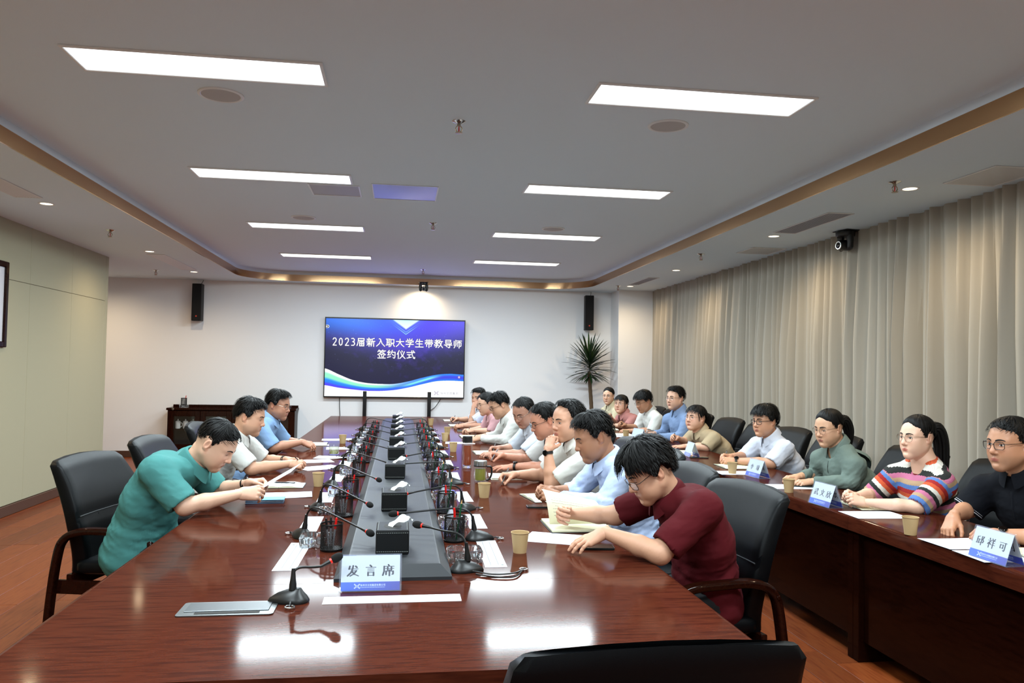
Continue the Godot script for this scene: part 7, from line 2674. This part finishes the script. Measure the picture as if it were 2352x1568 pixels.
	l.append({"who": "person in pink at the table", "label": "person in a pink short sleeved top with black hair and glasses, at the table", "C": Vector3(1.0, 1.105, -9.0), "yaw": -76, "pitch": 12, "turn": -84, "S": Vector3(1.11, 0.95, -9.0), "P": Vector3(1.3, 0.58, -9.02), "sw": 0.165, "arm": 0.9,
		"el": Vector3(1.05, 0.80, -8.82), "wl": Vector3(0.86, 0.80, -8.98), "hl": [Vector3(-1, -0.02, -0.1), Vector3(-0.1, 0.9, 0.3), "pen"], "er": Vector3(1.0, 0.80, -9.2), "wr": Vector3(0.85, 0.80, -9.14), "hr": [Vector3(-1, 0, 0.1), Vector3(0, 1, 0), "relaxed"],
		"skin": Color(0.80, 0.62, 0.52), "hair": "tied", "shirt": Color(0.78, 0.60, 0.62), "trousers": Color(0.1, 0.1, 0.12), "collar": "shirt", "lids": 0.6, "glasses": {"r": 0.001, "w": 0.042, "h": 0.034, "round": 0.016}, "seed": 10, "tail": tail_short})
	l.append({"who": "person in lavender", "label": "person in a pale lavender top mostly hidden behind the pink top", "C": Vector3(1.09, 1.075, -9.75), "yaw": -84, "pitch": 22, "turn": -86, "S": Vector3(1.2, 0.95, -9.75), "P": Vector3(1.33, 0.58, -9.77),
		"el": Vector3(1.03, 0.80, -9.56), "wl": Vector3(0.79, 0.80, -9.67), "hl": [Vector3(-1, -0.02, -0.1), Vector3(-0.1, 0.9, 0.3), "pen"], "er": Vector3(1.0, 0.80, -9.98), "wr": Vector3(0.82, 0.80, -9.86), "hr": [Vector3(-1, 0, 0.1), Vector3(0, 1, 0), "relaxed"],
		"skin": Color(0.72, 0.52, 0.42), "hair": "short", "shirt": Color(0.76, 0.77, 0.86), "trousers": Color(0.05, 0.05, 0.06), "lids": 0.9, "seed": 11})
	l.append({"who": "man with cheek on hand", "label": "man with cheek on hand, farthest on the curtain side of the table", "C": Vector3(1.06, 1.115, -10.5), "yaw": -42, "pitch": 4, "roll": 5, "turn": -78, "S": Vector3(1.18, 0.95, -10.5), "P": Vector3(1.34, 0.58, -10.52),
		"el": Vector3(0.955, 0.80, -10.33), "wl": Vector3(0.985, 1.0, -10.38), "hl": [Vector3(0.3, 0.75, -0.45), Vector3(-0.5, 0.1, 0.85), "fist"], "er": Vector3(0.98, 0.80, -10.76), "wr": Vector3(0.80, 0.815, -10.7), "hr": [Vector3(-0.95, 0.1, 0.2), Vector3(0, 0.7, -0.6), "pen"],
		"skin": Color(0.74, 0.55, 0.45), "hair": "short", "shirt": Color(0.80, 0.81, 0.85), "trousers": Color(0.05, 0.05, 0.06), "lids": 0.3, "seed": 12})
	# behind the desks by the curtain, far to near
	l.append({"who": "woman in the cream blouse", "label": "woman in a cream blouse and round glasses, farthest along the desks", "C": Vector3(2.955, 1.15, -10.85), "yaw": -36, "pitch": 2, "turn": -70, "S": Vector3(3.0, 0.93, -10.85), "P": Vector3(3.2, 0.58, -10.87), "sw": 0.16, "arm": 0.86, "fit": 0.94,
		"el": Vector3(2.97, 0.80, -10.63), "wl": Vector3(2.77, 0.80, -10.7), "hl": [Vector3(-1, 0, -0.1), Vector3(0, 1, 0), "relaxed"], "er": Vector3(2.93, 0.80, -11.06), "wr": Vector3(2.75, 0.80, -10.95), "hr": [Vector3(-1, 0, 0.1), Vector3(0, 1, 0), "relaxed"],
		"skin": Color(0.82, 0.65, 0.54), "hair": "tied", "shirt": Color(0.74, 0.70, 0.59), "trousers": Color(0.1, 0.1, 0.12), "collar": "shirt", "long": true, "glasses": {"r": 0.0009, "w": 0.042, "h": 0.036, "round": 0.017}, "seed": 13, "hs": Vector3(0.93, 0.95, 0.95), "tail": tail_short, "jaw": 0.95, "spots": true})
	l.append({"who": "woman in the pink blouse", "label": "woman in a pink blouse with a dark fringe and round glasses, hand raised", "C": Vector3(2.91, 1.07, -10.05), "yaw": -44, "pitch": -4, "turn": -76, "S": Vector3(3.02, 0.885, -10.05), "P": Vector3(3.25, 0.58, -10.07), "sw": 0.165, "arm": 0.9,
		"el": Vector3(2.95, 0.80, -9.84), "wl": Vector3(2.76, 0.80, -9.92), "hl": [Vector3(-1, 0, -0.1), Vector3(0, 1, 0), "relaxed"], "er": Vector3(2.92, 0.80, -10.28), "wr": Vector3(2.80, 0.87, -10.12), "hr": [Vector3(-0.5, 0.7, 0.3), Vector3(0.3, 0.5, -0.8), "pen"],
		"skin": Color(0.80, 0.61, 0.51), "hair": "tied_fringe", "shirt": Color(0.66, 0.45, 0.43), "trousers": Color(0.1, 0.1, 0.12), "collar": "shirt", "glasses": {"r": 0.0009, "w": 0.045, "h": 0.038, "round": 0.018}, "seed": 14, "hs": Vector3(0.98, 0.96, 0.96), "tail": tail_short, "locks": [[Vector3(0.066, 0.05, 0.05), Vector3(0.074, 0.0, 0.04), Vector3(0.07, -0.07, 0.035)]]})
	l.append({"who": "man in white looking down at the desks", "label": "man in a white polo and glasses looking down, beside the pink blouse", "C": Vector3(2.945, 1.143, -9.2), "yaw": -74, "pitch": 20, "turn": -82, "S": Vector3(3.05, 0.96, -9.2), "P": Vector3(3.24, 0.58, -9.22),
		"el": Vector3(2.99, 0.80, -9.0), "wl": Vector3(2.76, 0.795, -9.12), "hl": [Vector3(-1, 0, -0.1), Vector3(0, 0.95, 0.3), "relaxed"], "er": Vector3(2.95, 0.80, -9.43), "wr": Vector3(2.74, 0.84, -9.28), "hr": [Vector3(-0.8, 0.4, 0.2), Vector3(0, 0.7, -0.7), "pen"],
		"skin": Color(0.68, 0.49, 0.38), "hair": "bowl", "shirt": Color(0.80, 0.80, 0.78), "trousers": Color(0.06, 0.06, 0.07), "lids": 0.85, "glasses": {"r": 0.0011, "w": 0.044, "h": 0.032}, "seed": 15})
	l.append({"who": "man in the blue button down", "label": "man in a blue button down shirt with long sleeves and thin glasses, sitting tall", "C": Vector3(3.02, 1.22, -8.3), "yaw": -64, "pitch": 1, "turn": -76, "S": Vector3(3.07, 0.99, -8.3), "P": Vector3(3.24, 0.58, -8.32),
		"el": Vector3(3.0, 0.81, -8.08), "wl": Vector3(2.78, 0.80, -8.23), "hl": [Vector3(-1, 0, -0.1), Vector3(0, 1, 0.2), "relaxed"], "er": Vector3(2.98, 0.81, -8.54), "wr": Vector3(2.76, 0.815, -8.38), "hr": [Vector3(-0.95, 0.05, 0.2), Vector3(0, 0.8, -0.5), "pen"],
		"skin": Color(0.80, 0.62, 0.52), "hair": "short", "shirt": Color(0.45, 0.53, 0.66), "trousers": Color(0.06, 0.07, 0.12), "collar": "shirt", "long": true, "glasses": {"r": 0.0012, "w": 0.046, "h": 0.03}, "seed": 16, "fold": 1.2, "jaw": 0.96})
	l.append({"who": "woman in the beige blouse", "label": "woman in a beige blouse with a ponytail and pen, leaning forward", "C": Vector3(2.905, 1.06, -7.4), "yaw": -66, "pitch": -4, "turn": -80, "S": Vector3(3.01, 0.885, -7.4), "P": Vector3(3.25, 0.58, -7.42), "sw": 0.175, "arm": 0.95,
		"el": Vector3(2.93, 0.795, -7.19), "wl": Vector3(2.77, 0.79, -7.33), "hl": [Vector3(-1, -0.03, -0.05), Vector3(0, 1, 0.1), "flat"], "er": Vector3(2.90, 0.80, -7.63), "wr": Vector3(2.75, 0.85, -7.48), "hr": [Vector3(-0.85, 0.25, 0.3), Vector3(0.0, 0.6, -0.8), "pen"],
		"skin": Color(0.80, 0.61, 0.51), "hair": "tied_fringe", "shirt": Color(0.66, 0.59, 0.48), "trousers": Color(0.1, 0.1, 0.12), "glasses": {"r": 0.0009, "w": 0.044, "h": 0.038, "round": 0.018}, "seed": 17, "tail": tail_low, "jaw": 1.08, "hs": Vector3(1.02, 0.97, 0.98), "locks": [[Vector3(0.066, 0.05, 0.045), Vector3(0.074, 0.0, 0.035), Vector3(0.07, -0.06, 0.03)], [Vector3(-0.066, 0.05, 0.045), Vector3(-0.074, 0.0, 0.035), Vector3(-0.07, -0.06, 0.03)]]})
	l.append({"who": "man in white with black rimmed glasses", "label": "man in a white short sleeved shirt and black rimmed glasses, looking across the room", "C": Vector3(2.99, 1.12, -6.1), "yaw": -72, "pitch": 3, "turn": -82, "S": Vector3(3.07, 0.92, -6.1), "P": Vector3(3.26, 0.58, -6.12),
		"el": Vector3(2.94, 0.80, -5.88), "wl": Vector3(2.70, 0.80, -6.04), "hl": [Vector3(-0.95, 0.1, -0.15), Vector3(0, 0.8, 0.5), "clasp"], "er": Vector3(2.93, 0.80, -6.34), "wr": Vector3(2.72, 0.82, -6.16), "hr": [Vector3(-0.95, 0.1, 0.2), Vector3(0, 0.8, -0.5), "pen"],
		"skin": Color(0.76, 0.56, 0.44), "hair": "bowl", "shirt": Color(0.77, 0.79, 0.84), "trousers": Color(0.06, 0.06, 0.08), "collar": "shirt", "watch": [[1, true]], "glasses": {"r": 0.0019, "w": 0.047, "h": 0.034, "dark": true}, "fine": true, "seed": 18, "fold": 1.3, "sleeve": 0.7})
	l.append({"who": "woman in the green hoodie", "label": "woman in a grey green zip hoodie with a low ponytail and round glasses", "C": Vector3(2.915, 1.148, -5.0), "yaw": -74, "pitch": 11, "turn": -82, "S": Vector3(2.995, 0.925, -5.0), "P": Vector3(3.2, 0.58, -5.02), "sw": 0.165, "arm": 0.9,
		"el": Vector3(2.95, 0.80, -4.80), "wl": Vector3(2.75, 0.795, -4.93), "hl": [Vector3(-1, -0.05, -0.1), Vector3(-0.05, 1, 0.2), "relaxed"], "er": Vector3(2.94, 0.80, -5.22), "wr": Vector3(2.75, 0.80, -5.12), "hr": [Vector3(-1, 0.0, 0.1), Vector3(0, 1, 0), "relaxed"],
		"skin": Color(0.78, 0.60, 0.48), "hair": "tied", "shirt": Color(0.40, 0.455, 0.425), "trousers": Color(0.1, 0.1, 0.12), "collar": "hood", "long": true, "lids": 0.6, "glasses": {"r": 0.0009, "w": 0.046, "h": 0.04, "round": 0.019}, "fine": true, "seed": 19, "fit": 1.08, "fold": 1.3, "hs": Vector3(0.97, 0.98, 0.97), "tail": tail_low, "open": 0.05, "chest": true, "inner": Color(0.85, 0.85, 0.84)})
	l.append({"who": "woman in stripes", "label": "woman in a multicoloured striped knit top with a long ponytail", "C": Vector3(2.965, 1.16, -4.15), "yaw": -80, "pitch": 1, "turn": -78, "S": Vector3(2.995, 0.925, -4.15), "P": Vector3(3.15, 0.58, -4.18), "sw": 0.165, "arm": 0.88,
		"el": Vector3(2.83, 0.795, -3.96), "wl": Vector3(2.60, 0.80, -4.09), "hl": [Vector3(-0.9, 0.28, -0.15), Vector3(-0.2, 0.6, 0.75), "clasp"], "er": Vector3(2.83, 0.80, -4.37), "wr": Vector3(2.605, 0.815, -4.19), "hr": [Vector3(-0.92, 0.3, 0.15), Vector3(-0.2, 0.7, -0.6), "clasp"],
		"skin": Color(0.86, 0.69, 0.59), "hair": "tied", "shirt": Color(1, 1, 1), "stripes": true, "trousers": Color(0.1, 0.1, 0.12), "collar": "crew", "glasses": {"r": 0.0010, "w": 0.046, "h": 0.041, "round": 0.0195}, "fine": true, "seed": 20, "hs": Vector3(0.95, 0.98, 0.96), "tail": tail_long, "open": 0.045, "chest": true, "lip": Color(0.70, 0.27, 0.25), "jaw": 0.95, "sleeve": 0.75})
	l.append({"who": "man in navy", "label": "man in a navy polo with white trimmed sleeves and a black watch", "C": Vector3(2.875, 1.20, -3.35), "yaw": -84, "pitch": 3, "turn": -80, "S": Vector3(2.97, 0.97, -3.35), "P": Vector3(3.2, 0.58, -3.38), "sw": 0.2,
		"er": Vector3(2.84, 0.855, -3.58), "wr": Vector3(2.66, 0.838, -3.46), "hr": [Vector3(-0.62, -0.6, 0.35), Vector3(-0.6, 0.75, 0.0), "relaxed"], "el": Vector3(2.86, 0.80, -3.10), "wl": Vector3(2.72, 0.80, -3.24), "hl": [Vector3(-0.95, -0.05, -0.2), Vector3(-0.1, 0.85, 0.45), "clasp"],
		"skin": Color(0.70, 0.50, 0.38), "hair": "buzz", "shirt": Color(0.022, 0.03, 0.06), "trousers": Color(0.03, 0.03, 0.04), "glasses": {"r": 0.0014, "w": 0.048, "h": 0.034, "dark": true}, "watch": [[1, true]], "fine": true, "seed": 21, "trim": true, "stubble": 0.35, "fit": 1.05})
	return l

func knit_stripes() -> ImageTexture:
	var cols := [Color(0.75, 0.42, 0.55), Color(0.10, 0.11, 0.10), Color(0.83, 0.81, 0.77), Color(0.80, 0.33, 0.17), Color(0.62, 0.09, 0.08), Color(0.33, 0.47, 0.72), Color(0.70, 0.58, 0.45)]
	var img := Image.create(64, 448, false, Image.FORMAT_RGB8)
	for y in 448:
		var k := (y / 64) % 7
		for x in 64:
			var w := int(3.0 * sin(x * TAU / 16.0))
			k = posmod((y + w) / 64, 7)
			var c: Color = cols[k]
			var rib := 0.92 + 0.08 * sin(y * TAU / 16.0) * (1.0 if (x / 4) % 2 == 0 else -1.0)
			img.set_pixel(x, y, Color(c.r * rib, c.g * rib, c.b * rib))
	return picture(img)

func eye_picture() -> ImageTexture:
	var img := Image.create(108, 48, false, Image.FORMAT_RGB8)
	img.fill(Color(0.80, 0.76, 0.73))
	line(img, Vector2(52, 22), Vector2(52.5, 22), 42, Color(0.10, 0.06, 0.04))
	line(img, Vector2(52, 22), Vector2(52.5, 22), 20, Color(0.01, 0.01, 0.01))
	line(img, Vector2(46, 15), Vector2(46.5, 15), 6, Color(0.7, 0.7, 0.7))
	line(img, Vector2(0, 24), Vector2(6, 24), 10, Color(0.70, 0.45, 0.42))
	return picture(img)

var figure_specs := []
var figure_out := []

func _figure_job(i: int) -> void:
	figure_out[i] = build_figure(figure_specs[i])

var hand_keys := []
var hand_out := []

func _template_job(i: int) -> void:
	if i < 3:
		make_head(i)
	else:
		var k: Array = hand_keys[i - 3]
		hand_out[i - 3] = hand_mesh(k[0], k[1])

func mesh_of(a: Array) -> ArrayMesh:
	var m := ArrayMesh.new()
	m.add_surface_from_arrays(Mesh.PRIMITIVE_TRIANGLES, a)
	return m

func people() -> void:
	for p in POSES:
		hand_keys.append([p, 0.003])
		hand_keys.append([p, 0.0045])
	hand_out.resize(hand_keys.size())
	var job := WorkerThreadPool.add_group_task(_template_job, hand_keys.size() + 3)
	WorkerThreadPool.wait_for_group_task_completion(job)
	for i in hand_keys.size():
		hands[hand_keys[i][0] + ("" if i % 2 == 0 else "_far")] = hand_out[i]
	figure_specs = figure_list()
	figure_out.resize(figure_specs.size())
	for d in figure_specs:
		d.base = Vector3(d.P.x, 0.0, d.P.z)
	job = WorkerThreadPool.add_group_task(_figure_job, figure_specs.size())
	WorkerThreadPool.wait_for_group_task_completion(job)
	var skin := mat("skin", Color.WHITE, 0.5, 0.0, {"vertex_color_use_as_albedo": true})
	var hair := mat("hair_black", Color(0.028, 0.024, 0.023), 0.55, 0.0, {"metallic_specular": 0.32})
	var eye := mat("eye", Color.WHITE, 0.15, 0.0, {"albedo_texture": eye_picture()})
	var knit := mat("striped_knit", Color.WHITE, 0.9, 0.0, {"albedo_texture": knit_stripes(), "uv1_scale": Vector3(14.0, 6.2, 1)})
	var lens := mat("spectacle_lens", Color(0.4, 0.42, 0.45, 0.008), 0.02, 0.0, {"transparency": BaseMaterial3D.TRANSPARENCY_ALPHA})
	var frame_dark := mat("spectacle_dark", Color(0.03, 0.03, 0.035), 0.25)
	var frame_light := mat("spectacle_wire", Color(0.55, 0.50, 0.45), 0.25, 0.9)
	for i in figure_specs.size():
		var d: Dictionary = figure_specs[i]
		var o: Dictionary = figure_out[i]
		var t := thing("person", d.label, "person", d.base)
		obj("body", mesh_of(o.body), skin, t)
		for e in o.pens:
			loose_pen(e[0], 0.0, "slim dark pen in the hand of the " + d.who, Color(0.03, 0.03, 0.035) if i % 3 else Color(0.35, 0.36, 0.38), e[1])
		var cloth := mat("cloth_%d" % i, d.shirt, 0.85, 0.0, {"metallic_specular": 0.3})
		if d.has("stripes"):
			cloth = knit
		var kind: String = d.get("collar", "polo")
		var sh := obj("hoodie" if kind == "hood" else ("knit_top" if kind == "crew" else ("polo_shirt" if kind == "polo" else "shirt")), mesh_of(o.shirt), cloth, t)
		if o.has("collar"):
			obj("collar", mesh_of(o.collar), mat("knit_trim", Color(0.45, 0.08, 0.09), 0.9) if d.has("stripes") else cloth, sh)
		if o.has("placket"):
			obj("zip" if kind == "hood" else "placket", mesh_of(o.placket), mat("zip_dark", Color(0.12, 0.14, 0.13), 0.5) if kind == "hood" else cloth, sh)
		if o.has("trim"):
			obj("sleeve_trim", mesh_of(o.trim), mat("trim_white", Color(0.8, 0.8, 0.82), 0.8), sh)
		if o.has("tee"):
			obj("tee_shirt", mesh_of(o.tee), mat("tee_white", Color(0.82, 0.82, 0.81), 0.85), t)
		if o.has("hood"):
			obj("hood", mesh_of(o.hood), cloth, sh)
		obj("trousers", mesh_of(o.trousers), mat("trousers_%d" % i, d.trousers, 0.85), t)
		obj("shoes", mesh_of(o.shoes), mat("shoe_black", Color(0.02, 0.02, 0.02), 0.35), t)
		obj("hair", mesh_of(o.hair), hair, t)
		obj("eyebrows", mesh_of(o.eyebrows), mat("brow_black", Color(0.06, 0.045, 0.04), 0.8), t)
		obj("eyelashes", mesh_of(o.eyelashes), mat("lash_black", Color(0.02, 0.016, 0.015), 0.7), t)
		for e in o.eyes:
			obj("eye", mesh_of(e), eye, t)
		if o.has("glasses_frame"):
			var g := obj("glasses", mesh_of(o.glasses_frame), frame_dark if d.glasses.has("dark") else frame_light, t)
			obj("lens", mesh_of(o.glasses_lens), lens, g)
		if o.has("watch_strap"):
			var w := obj("wristwatch", mesh_of(o.watch_strap), mat("watch_strap", Color(0.05, 0.04, 0.035), 0.5), t)
			if o.has("watch_case"):
				obj("watch_case", mesh_of(o.watch_case), mat("watch_case", Color(0.02, 0.02, 0.022), 0.12, 0.3), w)

const PANEL_ENERGY := 7.0
const SPOT_ENERGY := 1.8
const SCREEN_GLOW := 1.15

func _ready() -> void:
	# camera: standing at the near end of the room, eye height 1.52 m
	var cam := Camera3D.new()
	cam.name = "camera"
	cam.position = Vector3(0, 1.517, 0)
	cam.basis = Basis(Vector3.UP, -0.1421) * Basis(Vector3.RIGHT, 0.0346) * Basis(Vector3(0, 0, 1), 0.0166)
	cam.fov = 47.17
	cam.near = 0.05
	cam.far = 60.0
	add_child(cam)
	cam.current = true
	var env := Environment.new()
	env.background_mode = Environment.BG_COLOR
	env.background_color = Color(0.02, 0.02, 0.025)
	env.tonemap_mode = Environment.TONE_MAPPER_LINEAR
	env.tonemap_exposure = 1.07
	env.sdfgi_enabled = true
	env.ssao_enabled = true
	env.ssil_enabled = true
	var we := WorldEnvironment.new()
	we.name = "environment"
	we.environment = env
	add_child(we)
	room()
	ceiling_things()
	curtains()
	main_table()
	desk_row()
	chairs()
	wall_things()
	table_items()
	people()
